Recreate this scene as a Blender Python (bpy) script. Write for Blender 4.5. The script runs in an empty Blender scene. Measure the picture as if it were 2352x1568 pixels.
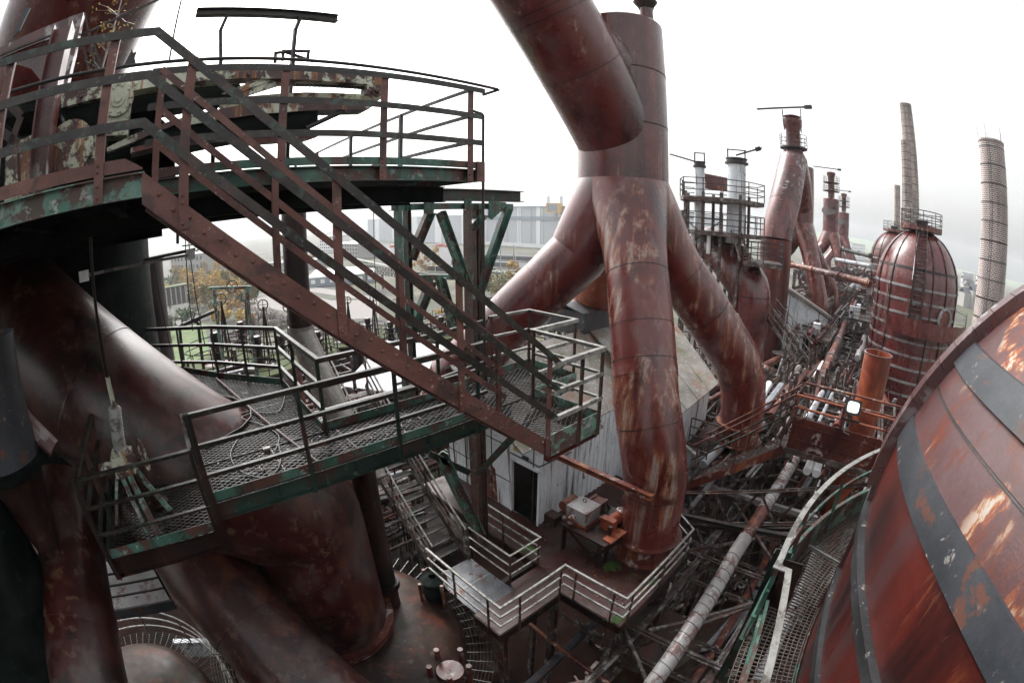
import bpy, math, random
from mathutils import Vector as VV, noise
from math import sin, cos, pi, radians, hypot, atan2, sqrt
random.seed(7)
SC = bpy.context.scene
COL = SC.collection

# ------------------------------------------------------------------ camera
# world: x and y run along the plant's own grid, z = 0 at the photographer's eye, yard at z = -28
FOC, PITCH, YAW = 1370 / 3000 * 2352, radians(15.3), radians(43.5)
cam_d = bpy.data.cameras.new('camera')
cam_d.type = 'PANO'
cam_d.panorama_type = 'FISHEYE_EQUISOLID'
cam_d.sensor_fit = 'HORIZONTAL'
cam_d.sensor_width = 36.0
cam_d.fisheye_lens = 1370 / 3000 * 36.0
cam_d.fisheye_fov = radians(179)
cam_d.clip_start, cam_d.clip_end = 0.05, 4000
cam = bpy.data.objects.new('camera', cam_d)
COL.objects.link(cam)
cam.rotation_euler = (radians(90) - PITCH, 0, -YAW)
SC.camera = cam

# ------------------------------------------------------------------ sky, sun, exposure
SUN_EL, SUN_AZ = radians(48), radians(15)      # overcast: a broad soft source high behind the trunk
w = bpy.data.worlds.new('World')
SC.world = w
w.use_nodes = True
wt = w.node_tree
wt.nodes.clear()
sky = wt.nodes.new('ShaderNodeTexSky')
sky.sky_type = 'NISHITA'
sky.sun_disc = False
sky.sun_elevation = SUN_EL
sky.sun_rotation = SUN_AZ
sky.dust_density = 6
sky.air_density = 1.6
hs = wt.nodes.new('ShaderNodeHueSaturation')
hs.inputs['Saturation'].default_value = 0.10
bg = wt.nodes.new('ShaderNodeBackground')
bg.inputs['Strength'].default_value = 0.15
wo = wt.nodes.new('ShaderNodeOutputWorld')
wt.links.new(sky.outputs[0], hs.inputs['Color'])
wt.links.new(hs.outputs[0], bg.inputs['Color'])
wt.links.new(bg.outputs[0], wo.inputs['Surface'])
ld = bpy.data.lights.new('sun', 'SUN')
ld.energy = 1.2
ld.angle = radians(25)
ld.color = (1.0, 0.97, 0.93)
lo = bpy.data.objects.new('sun', ld)
COL.objects.link(lo)
lo.rotation_euler = VV((sin(SUN_AZ) * cos(SUN_EL), cos(SUN_AZ) * cos(SUN_EL), sin(SUN_EL))).to_track_quat('Z', 'Y').to_euler()
SC.view_settings.view_transform = 'Standard'
SC.view_settings.look = 'None'
SC.view_settings.gamma = 1
SC.view_settings.exposure = 1.15
SC.cycles.max_bounces = 6
SC.cycles.diffuse_bounces = 3
SC.cycles.glossy_bounces = 3
SC.cycles.volume_bounces = 1
SC.cycles.use_denoising = True

# ------------------------------------------------------------------ survey helpers: sight lines cut with real planes
_c, _s = cos(YAW), sin(YAW)
_cp, _sp = cos(PITCH), sin(PITCH)
def ray(x, y):
    X, Y = x - 1176, 784 - y
    r = hypot(X, Y) + 1e-9
    th = 2 * math.asin(min(1, r / 2 / FOC))
    a, b, f = sin(th) * X / r, sin(th) * Y / r, cos(th)
    hx, hy, hz = a, b * _sp + f * _cp, b * _cp - f * _sp
    return VV((hx * _c + hy * _s, -hx * _s + hy * _c, hz))
def Z(x, y, z):
    r = ray(x, y); return r * (z / r.z)
def PV(x, y, v):
    r = ray(x, y); return r * (v / r.y)
def PU(x, y, u):
    r = ray(x, y); return r * (u / r.x)
def PD(x, y, d):
    r = ray(x, y); return r * (d / hypot(r.x, r.y))
def PR(x, y, d):
    return ray(x, y) * d
def XY(x, y, z=0):      # camera-square axes to plant axes
    return VV((x * _c + y * _s, -x * _s + y * _c, z))
def PY(x, y, Y):
    r = ray(x, y)
    return r * (Y / (r.x * _s + r.y * _c))

# ------------------------------------------------------------------ materials
MATS = {}
def ramp(nt, fac, stops):
    n = nt.nodes.new('ShaderNodeValToRGB')
    el = n.color_ramp.elements
    while len(el) < len(stops): el.new(0.5)
    for e, (p, c) in zip(el, stops):
        e.position = p
        e.color = (c[0], c[1], c[2], 1) if hasattr(c, '__len__') else (c, c, c, 1)
    nt.links.new(fac, n.inputs[0])
    return n.outputs[0]
def nz(nt, vec, scale, detail=5, rough=0.6, dist=0.0):
    n = nt.nodes.new('ShaderNodeTexNoise')
    n.inputs['Scale'].default_value = scale
    n.inputs['Detail'].default_value = detail
    n.inputs['Roughness'].default_value = rough
    n.inputs['Distortion'].default_value = dist
    if vec is not None: nt.links.new(vec, n.inputs['Vector'])
    return n.outputs['Fac']
def mapv(nt, vec, sc):
    n = nt.nodes.new('ShaderNodeMapping')
    n.inputs['Scale'].default_value = sc
    nt.links.new(vec, n.inputs['Vector'])
    return n.outputs[0]
def mixc(nt, fac, a, b):
    n = nt.nodes.new('ShaderNodeMix')
    n.data_type = 'RGBA'
    nt.links.new(fac, n.inputs[0])
    for v, s in ((a, n.inputs[6]), (b, n.inputs[7])):
        if hasattr(v, 'links'): nt.links.new(v, s)
        else: s.default_value = (v[0], v[1], v[2], 1)
    return n.outputs[2]
def steel(name, cols, scale=1.0, layers=(), rough=(0.35, 0.6), bump=0.25, metal=0.0, spec=0.5, fine=40, bdist=0.01, coat=0.0):
    """weathered metal: broad tone noise, then layers of (colour, kind, scale, threshold, softness, strength)"""
    m = bpy.data.materials.new(name)
    m.use_nodes = True
    nt = m.node_tree
    b = nt.nodes['Principled BSDF']
    g = nt.nodes.new('ShaderNodeNewGeometry').outputs['Position']
    f = nz(nt, g, 0.9 * scale, 8, 0.65, 0.4)
    n = len(cols)
    col = ramp(nt, f, [(0.34 + 0.32 * i / max(1, n - 1), c) for i, c in enumerate(cols)])
    gr = ramp(nt, nz(nt, g, fine * 0.6, 3, 0.7), [(0.3, 0.72), (0.7, 1.15)])
    mm = nt.nodes.new('ShaderNodeMix'); mm.data_type = 'RGBA'; mm.blend_type = 'MULTIPLY'
    mm.inputs[0].default_value = 0.6
    nt.links.new(col, mm.inputs[6]); nt.links.new(gr, mm.inputs[7])
    col = mm.outputs[2]
    masks = []
    for (c, kind, s, th, so, st) in layers:
        loc_ = 0.0
        if kind.endswith('+'): kind, loc_ = kind[:-1], 0.55
        if kind == 'streak': v = mapv(nt, g, (s, s, s * 0.07))
        elif kind == 'band': v = mapv(nt, g, (s * 0.3, s * 0.3, s * 2))
        else: v = mapv(nt, g, (s, s, s))
        k = nz(nt, v, 1.0, 7, 0.68, 0.3 if kind != 'streak' else 0.1)
        mk = ramp(nt, k, [(th, 0.0), (min(1, th + so), float(st))])
        if loc_:
            lm = ramp(nt, nz(nt, g, loc_ * (.8 + .13 * s), 3, 0.55, 0.6), [(0.47, 0.0), (0.57, 1.0)])
            ml = nt.nodes.new('ShaderNodeMath'); ml.operation = 'MULTIPLY'
            nt.links.new(mk, ml.inputs[0]); nt.links.new(lm, ml.inputs[1]); mk = ml.outputs[0]
        masks.append((mk, len(masks)))
        col = mixc(nt, mk, col, c)
    nt.links.new(col, b.inputs['Base Color'])
    rr = ramp(nt, nz(nt, g, 2.3 * scale, 5, 0.6), [(0.3, rough[0]), (0.7, rough[1])])
    nt.links.new(rr, b.inputs['Roughness'])
    b.inputs['Metallic'].default_value = metal
    b.inputs['Specular IOR Level'].default_value = spec
    b.inputs['Coat Weight'].default_value = coat; b.inputs['Coat Roughness'].default_value = 0.24
    if bump:
        h = nz(nt, g, fine, 6, 0.7)
        h2 = nz(nt, g, 1.6 * scale, 3, 0.5)
        ad = nt.nodes.new('ShaderNodeMath'); ad.operation = 'ADD'
        mu = nt.nodes.new('ShaderNodeMath'); mu.operation = 'MULTIPLY'; mu.inputs[1].default_value = 3.0
        nt.links.new(h2, mu.inputs[0]); nt.links.new(h, ad.inputs[0]); nt.links.new(mu.outputs[0], ad.inputs[1])
        bp = nt.nodes.new('ShaderNodeBump')
        bp.inputs['Strength'].default_value = bump
        bp.inputs['Distance'].default_value = bdist
        nt.links.new(ad.outputs[0], bp.inputs['Height'])
        nt.links.new(bp.outputs[0], b.inputs['Normal'])
    MATS[name] = m
    return m
def plain(name, c, rough=0.6, emit=None, metal=0.0, alpha=None):
    m = bpy.data.materials.new(name); m.use_nodes = True
    b = m.node_tree.nodes['Principled BSDF']
    nt = m.node_tree
    g = nt.nodes.new('ShaderNodeNewGeometry').outputs['Position']
    col = ramp(nt, nz(nt, g, 3, 5), [(0.3, [v * 0.75 for v in c]), (0.7, [min(1, v * 1.2) for v in c])])
    nt.links.new(col, b.inputs['Base Color'])
    b.inputs['Roughness'].default_value = rough
    b.inputs['Metallic'].default_value = metal
    if emit:
        b.inputs['Emission Color'].default_value = (*c, 1); b.inputs['Emission Strength'].default_value = emit
    MATS[name] = m
    return m
steel('rust_maroon', [(0.042, 0.0045, 0.0045), (0.110, 0.013, 0.012), (0.140, 0.030, 0.027)], 0.5,
      [((0.13, 0.085, 0.085), 'streak', 1.3, 0.51, 0.18, 0.5), ((0.016, 0.005, 0.005), 'streak', 0.9, 0.50, 0.14, 0.75), ((0.20, 0.055, 0.025), 'streak+', 4.6, 0.52, 0.08, 0.6), ((0.34, 0.30, 0.28), 'streak+', 4.6, 0.60, 0.05, 0.6)], (0.18, 0.38), 0.14, spec=0.6, coat=0.35)
steel('rust_dark', [(0.004, 0.002, 0.002), (0.016, 0.0055, 0.005), (0.040, 0.016, 0.014)], 0.6,
      [((0.12, 0.07, 0.05), 'patch+', 4.5, 0.55, 0.07, 0.6), ((0.085, 0.032, 0.018), 'streak+', 2.2, 0.52, 0.1, 0.6), ((0.008, 0.004, 0.004), 'patch', 0.7, 0.50, 0.08, 0.8)], (0.26, 0.55), 0.35, spec=0.42)
steel('rust_orange', [(0.045, 0.010, 0.008), (0.11, 0.024, 0.016), (0.165, 0.046, 0.026)], 0.9,
      [((0.04, 0.010, 0.008), 'patch', 1.1, 0.50, 0.1, 0.7), ((0.30, 0.11, 0.045), 'streak+', 2.6, 0.50, 0.08, 0.75), ((0.40, 0.35, 0.31), 'patch+', 3.6, 0.535, 0.05, 0.85)], (0.3, 0.55), 0.35)
steel('rust_leg', [(0.048, 0.006, 0.0055), (0.120, 0.016, 0.012), (0.155, 0.036, 0.028)], 0.6,
      [((0.020, 0.006, 0.006), 'streak', 1.0, 0.53, 0.12, 0.7), ((0.24, 0.085, 0.04), 'streak+', 4.2, 0.49, 0.06, 0.8), ((0.30, 0.26, 0.24), 'streak+', 4.2, 0.56, 0.06, 0.75), ((0.20, 0.15, 0.145), 'streak', 1.6, 0.55, 0.12, 0.5)], (0.18, 0.40), 0.16, spec=0.6, coat=0.3)
steel('rust_bright', [(0.13, 0.024, 0.013), (0.26, 0.055, 0.022), (0.34, 0.095, 0.038)], 1.0,
      [((0.42, 0.25, 0.15), 'streak', 3.0, 0.57, 0.08, 0.7), ((0.08, 0.02, 0.012), 'streak', 2.0, 0.55, 0.1, 0.7)], (0.35, 0.6), 0.3)
steel('rust_red', [(0.030, 0.005, 0.004), (0.090, 0.012, 0.008), (0.125, 0.020, 0.013)], 0.45,
      [((0.013, 0.005, 0.005), 'streak', 1.3, 0.48, 0.14, 0.85), ((0.055, 0.040, 0.044), 'streak', 1.0, 0.55, 0.12, 0.6), ((0.32, 0.10, 0.035), 'streak+', 3.2, 0.56, 0.06, 0.8)], (0.28, 0.5), 0.2, spec=0.45, coat=0.15)
steel('rust_flame', [(0.060, 0.016, 0.014), (0.095, 0.042, 0.042), (0.13, 0.078, 0.080)], 0.5,
      [((0.12, 0.025, 0.012), 'streak', 3.4, 0.55, 0.06, 0.8), ((0.15, 0.030, 0.012), 'streak+', 4.2, 0.46, 0.05, 0.85), ((0.33, 0.085, 0.020), 'streak+', 4.2, 0.515, 0.035, 0.9), ((0.40, 0.24, 0.10), 'streak+', 4.2, 0.555, 0.02, 0.9), ((0.42, 0.40, 0.37), 'streak+', 4.2, 0.575, 0.02, 0.95)], (0.3, 0.55), 0.25)
steel('primer', [(0.072, 0.028, 0.023), (0.135, 0.054, 0.043), (0.185, 0.080, 0.063)], 1.6,
      [((0.45, 0.42, 0.40), 'patch+', 20, 0.60, 0.05, 0.8), ((0.030, 0.022, 0.020), 'patch', 2.6, 0.53, 0.09, 0.7), ((0.055, 0.060, 0.040), 'patch', 5, 0.58, 0.08, 0.6)], (0.4, 0.65), 0.2, fine=90)
steel('post_steel', [(0.03, 0.020, 0.017), (0.09, 0.040, 0.032), (0.085, 0.062, 0.05)], 2.5,
      [((0.05, 0.12, 0.09), 'patch', 5, 0.55, 0.06, 0.6), ((0.35, 0.33, 0.30), 'patch', 11, 0.62, 0.05, 0.7)], (0.35, 0.6), 0.2, fine=90)
steel('rail_dark', [(0.006, 0.005, 0.0045), (0.018, 0.014, 0.012), (0.042, 0.034, 0.028)], 3,
      [((0.045, 0.10, 0.075), 'patch', 6, 0.56, 0.06, 0.6), ((0.07, 0.026, 0.018), 'patch', 5, 0.57, 0.08, 0.7), ((0.26, 0.27, 0.24), 'patch', 14, 0.62, 0.05, 0.6)], (0.25, 0.45), 0.25, fine=90)
steel('green_paint', [(0.022, 0.066, 0.050), (0.042, 0.115, 0.088), (0.085, 0.165, 0.135)], 1.4,
      [((0.085, 0.034, 0.027), 'patch', 2.4, 0.485, 0.05, 0.95), ((0.020, 0.024, 0.016), 'streak', 3.5, 0.54, 0.08, 0.8), ((0.30, 0.34, 0.32), 'patch', 9, 0.60, 0.05, 0.75)], (0.35, 0.6), 0.3, fine=70)
steel('green_pale', [(0.06, 0.16, 0.12), (0.12, 0.23, 0.185), (0.18, 0.30, 0.255)], 1.4,
      [((0.080, 0.035, 0.028), 'patch', 2.8, 0.49, 0.05, 0.95), ((0.05, 0.06, 0.045), 'streak', 4, 0.55, 0.08, 0.7), ((0.42, 0.42, 0.40), 'patch', 6, 0.57, 0.06, 0.8), ((0.22, 0.13, 0.05), 'patch', 4.5, 0.60, 0.06, 0.7)], (0.4, 0.65), 0.25, fine=70)
steel('green_dark', [(0.007, 0.018, 0.014), (0.017, 0.040, 0.030), (0.034, 0.066, 0.052)], 1.5,
      [((0.045, 0.024, 0.019), 'patch', 2.2, 0.49, 0.06, 0.9), ((0.16, 0.18, 0.16), 'patch', 9, 0.61, 0.05, 0.6)], (0.35, 0.6), 0.25, fine=70)
steel('grey_rail', [(0.14, 0.135, 0.12), (0.25, 0.245, 0.23), (0.34, 0.34, 0.32)], 3,
      [((0.05, 0.036, 0.030), 'patch', 6, 0.53, 0.07, 0.8), ((0.16, 0.20, 0.07), 'patch', 3, 0.60, 0.08, 0.6)], (0.4, 0.6), 0.25, fine=90)
steel('cream_paint', [(0.36, 0.38, 0.29), (0.48, 0.50, 0.39), (0.56, 0.57, 0.46)], 2,
      [((0.060, 0.025, 0.024), 'patch', 2.3, 0.485, 0.035, 0.98), ((0.28, 0.12, 0.04), 'streak', 6, 0.56, 0.06, 0.85), ((0.022, 0.012, 0.011), 'patch', 7, 0.60, 0.05, 0.8)], (0.4, 0.65), 0.3, fine=60)
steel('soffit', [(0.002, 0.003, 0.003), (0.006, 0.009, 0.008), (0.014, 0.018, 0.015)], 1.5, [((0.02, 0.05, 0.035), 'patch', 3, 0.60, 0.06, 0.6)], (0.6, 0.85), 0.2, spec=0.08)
steel('black_steel', [(0.008, 0.007, 0.007), (0.020, 0.017, 0.016), (0.038, 0.031, 0.028)], 2.0,
      [((0.075, 0.032, 0.023), 'patch', 3.5, 0.55, 0.07, 0.7)], (0.35, 0.6), 0.2)
steel('band_grey', [(0.020, 0.022, 0.027), (0.034, 0.038, 0.046), (0.055, 0.060, 0.070)], 1.0,
      [((0.38, 0.35, 0.33), 'patch+', 9, 0.60, 0.04, 0.8), ((0.12, 0.04, 0.022), 'patch', 3.4, 0.575, 0.05, 0.8), ((0.03, 0.032, 0.035), 'patch', 1.8, 0.54, 0.1, 0.6)], (0.35, 0.6), 0.25)
steel('band_pale', [(0.18, 0.16, 0.155), (0.26, 0.25, 0.25), (0.33, 0.33, 0.33)], 1.0, [((0.10, 0.03, 0.022), 'patch', 1.6, 0.53, 0.07, 0.85)], (0.3, 0.5), 0.2)
steel('band_dark', [(0.014, 0.014, 0.015), (0.028, 0.028, 0.031), (0.05, 0.05, 0.055)], 1.5,
      [((0.36, 0.34, 0.32), 'patch', 9, 0.615, 0.04, 0.8)], (0.35, 0.6), 0.25)
steel('white_sheet', [(0.58, 0.62, 0.66), (0.72, 0.76, 0.79), (0.78, 0.81, 0.83)], 1.0,
      [((0.05, 0.05, 0.05), 'streak', 2.6, 0.545, 0.1, 0.8), ((0.13, 0.048, 0.03), 'streak', 4.4, 0.57, 0.06, 0.9), ((0.12, 0.05, 0.035), 'patch', 2.0, 0.62, 0.04, 0.9)], (0.45, 0.7), 0.2)
steel('roof_grey', [(0.13, 0.12, 0.105), (0.20, 0.185, 0.17), (0.25, 0.24, 0.23)], 0.9,
      [((0.085, 0.090, 0.045), 'patch', 0.9, 0.52, 0.1, 0.75), ((0.46, 0.46, 0.44), 'patch', 8, 0.59, 0.045, 0.75), ((0.20, 0.09, 0.05), 'patch', 1.2, 0.55, 0.08, 0.7)], (0.3, 0.55), 0.2)
steel('deck_floor', [(0.014, 0.005, 0.004), (0.036, 0.009, 0.0065), (0.05, 0.016, 0.011)], 0.8,
      [((0.075, 0.060, 0.055), 'patch', 0.7, 0.56, 0.08, 0.6), ((0.035, 0.10, 0.010), 'patch', 1.1, 0.635, 0.03, 0.9)], (0.22, 0.65), 0.3)
steel('pit_dark', [(0.003, 0.002, 0.0018), (0.009, 0.004, 0.003), (0.018, 0.008, 0.006)], 0.4, [((0.035, 0.03, 0.028), 'patch+', 0.5, 0.55, 0.08, 0.6)], (0.6, 0.9), 0.3, spec=0.03)  # pit floors: the gloom down there is put into the colour
steel('rust_wine', [(0.010, 0.0025, 0.0025), (0.040, 0.0065, 0.0055), (0.070, 0.018, 0.015)], 0.5,
      [((0.15, 0.085, 0.055), 'patch+', 5, 0.54, 0.07, 0.65), ((0.10, 0.032, 0.016), 'streak+', 2.2, 0.50, 0.1, 0.7), ((0.006, 0.003, 0.003), 'patch+', 0.9, 0.48, 0.06, 0.85), ((0.085, 0.062, 0.058), 'patch+', 1.1, 0.50, 0.08, 0.6)], (0.26, 0.5), 0.25, spec=0.5, coat=0.3)
steel('ballast', [(0.02, 0.016, 0.014), (0.05, 0.042, 0.038), (0.09, 0.08, 0.075)], 0.6, [((0.045, 0.06, 0.02), 'patch', 0.25, 0.57, 0.08, 0.6), ((0.16, 0.15, 0.14), 'patch', 0.8, 0.6, 0.05, 0.7)], (0.7, 0.95), 0.3, spec=0.15)
steel('dome_steel', [(0.012, 0.007, 0.005), (0.032, 0.015, 0.010), (0.055, 0.032, 0.024)], 0.7,
      [((0.11, 0.028, 0.016), 'patch', 1.3, 0.53, 0.1, 0.7), ((0.05, 0.055, 0.026), 'patch', 0.8, 0.53, 0.1, 0.6), ((0.13, 0.10, 0.09), 'patch', 2.3, 0.58, 0.08, 0.5)], (0.32, 0.62), 0.25, spec=0.35)
steel('grate_steel', [(0.014, 0.013, 0.013), (0.034, 0.033, 0.032), (0.09, 0.09, 0.09)], 3, [((0.035, 0.016, 0.012), 'patch', 2, 0.52, 0.1, 0.7)], (0.3, 0.45), 0.1, metal=0.0, spec=0.35)
steel('grate_brown', [(0.075, 0.055, 0.045), (0.13, 0.105, 0.09), (0.18, 0.16, 0.14)], 3, [], (0.4, 0.6), 0.1)
steel('galvanised', [(0.17, 0.18, 0.20), (0.27, 0.285, 0.31), (0.38, 0.40, 0.42)], 2,
      [((0.18, 0.07, 0.04), 'patch', 2.2, 0.59, 0.05, 0.9), ((0.12, 0.12, 0.12), 'patch', 1.3, 0.55, 0.1, 0.5)], (0.3, 0.45), 0.15, metal=0.2)
steel('truss_steel', [(0.020, 0.013, 0.011), (0.055, 0.038, 0.032), (0.13, 0.115, 0.105)], 1.8,
      [((0.30, 0.29, 0.28), 'patch', 3.2, 0.53, 0.07, 0.75), ((0.10, 0.03, 0.018), 'patch', 2.6, 0.54, 0.07, 0.8)], (0.4, 0.65), 0.25)
steel('lilac_steel', [(0.055, 0.018, 0.018), (0.095, 0.042, 0.041), (0.14, 0.078, 0.078)], 0.8,
      [((0.42, 0.40, 0.40), 'patch+', 1.9, 0.53, 0.04, 0.85), ((0.10, 0.018, 0.013), 'streak', 1.2, 0.52, 0.1, 0.8)], (0.2, 0.45), 0.25, spec=0.6)
plain('floodlight_glass', (0.85, 0.9, 0.9), 0.15, emit=0.75)
plain('black_rubber', (0.02, 0.02, 0.02), 0.5)
plain('white_paint', (0.75, 0.75, 0.76), 0.5)
plain('yellow_paint', (0.45, 0.33, 0.05), 0.5)
plain('hall_panel', (0.50, 0.53, 0.56), 0.6)  # hall tones lightened: part of the distance haze is in the colour
plain('hall_white', (0.82, 0.84, 0.86), 0.6)
plain('hall_band', (0.26, 0.31, 0.35), 0.5)
plain('hall_yellow', (0.75, 0.45, 0.12), 0.5)
plain('concrete', (0.34, 0.33, 0.31), 0.85)
plain('concrete_dark', (0.075, 0.072, 0.068), 0.85)
plain('asphalt', (0.045, 0.045, 0.048), 0.8)
plain('path_gravel', (0.20, 0.185, 0.175), 0.9)
plain('white_roof', (0.78, 0.79, 0.80), 0.5)
plain('slate_roof', (0.09, 0.10, 0.11), 0.6)
plain('green_roof', (0.12, 0.15, 0.14), 0.6)
plain('window_glass', (0.03, 0.04, 0.05), 0.15)
plain('birch_bark', (0.45, 0.43, 0.40), 0.8)
plain('leaf_yellow', (0.46, 0.31, 0.06), 0.7)
plain('leaf_gold', (0.36, 0.21, 0.05), 0.7)
plain('leaf_green', (0.065, 0.11, 0.04), 0.7)
plain('leaf_olive', (0.16, 0.14, 0.035), 0.7)
plain('moss', (0.055, 0.07, 0.022), 0.9)
plain('red_paint', (0.45, 0.04, 0.03), 0.5)
plain('scrap', (0.09, 0.06, 0.055), 0.7)

def brick_mat(name, c1, c2, mort, scale=1.0, bw=0.9, bh=0.35):
    m = bpy.data.materials.new(name); m.use_nodes = True
    nt = m.node_tree; b = nt.nodes['Principled BSDF']
    tc = nt.nodes.new('ShaderNodeUVMap')
    t = nt.nodes.new('ShaderNodeTexBrick')
    t.inputs['Color1'].default_value = (*c1, 1); t.inputs['Color2'].default_value = (*c2, 1); t.inputs['Mortar'].default_value = (*mort, 1)
    t.inputs['Scale'].default_value = scale; t.inputs['Brick Width'].default_value = bw; t.inputs['Row Height'].default_value = bh
    t.inputs['Mortar Size'].default_value = 0.05
    nt.links.new(tc.outputs[0], t.inputs['Vector'])
    g = nt.nodes.new('ShaderNodeNewGeometry').outputs['Position']
    k = ramp(nt, nz(nt, mapv(nt, g, (1, 1, .15)), 0.5, 6), [(0.35, 0.55), (0.65, 1.2)])
    mm = nt.nodes.new('ShaderNodeMix'); mm.data_type = 'RGBA'; mm.blend_type = 'MULTIPLY'; mm.inputs[0].default_value = 1
    nt.links.new(t.outputs[0], mm.inputs[6]); nt.links.new(k, mm.inputs[7])
    nt.links.new(mm.outputs[2], b.inputs['Base Color'])
    b.inputs['Roughness'].default_value = 0.85
    MATS[name] = m
brick_mat('chimney_brick', (0.24, 0.13, 0.11), (0.10, 0.06, 0.055), (0.60, 0.56, 0.53), 1.0, 0.62, 0.26)
brick_mat('chimney_pale', (0.33, 0.26, 0.22), (0.20, 0.14, 0.12), (0.42, 0.38, 0.35), 1.0, 1.1, 0.4)

def ground_mat():
    m = bpy.data.materials.new('yard_ground'); m.use_nodes = True
    nt = m.node_tree; b = nt.nodes['Principled BSDF']
    g = nt.nodes.new('ShaderNodeNewGeometry').outputs['Position']
    c = ramp(nt, nz(nt, g, 0.035, 10, 0.7, 0.5), [(0.38, (0.022, 0.020, 0.018)), (0.46, (0.055, 0.050, 0.044)), (0.50, (0.045, 0.055, 0.022)), (0.55, (0.075, 0.075, 0.035)), (0.60, (0.10, 0.088, 0.08)), (0.68, (0.20, 0.185, 0.18))])
    nt.links.new(c, b.inputs['Base Color']); b.inputs['Roughness'].default_value = 0.9
    MATS['yard_ground'] = m
ground_mat()
def grass_mat():
    m = bpy.data.materials.new('grass'); m.use_nodes = True
    nt = m.node_tree; b = nt.nodes['Principled BSDF']
    g = nt.nodes.new('ShaderNodeNewGeometry').outputs['Position']
    c = ramp(nt, nz(nt, g, 0.25, 9, 0.7), [(0.35, (0.04, 0.075, 0.018)), (0.5, (0.075, 0.12, 0.032)), (0.66, (0.13, 0.14, 0.06))])
    nt.links.new(c, b.inputs['Base Color']); b.inputs['Roughness'].default_value = 0.9
    MATS['grass'] = m
grass_mat()

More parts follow.
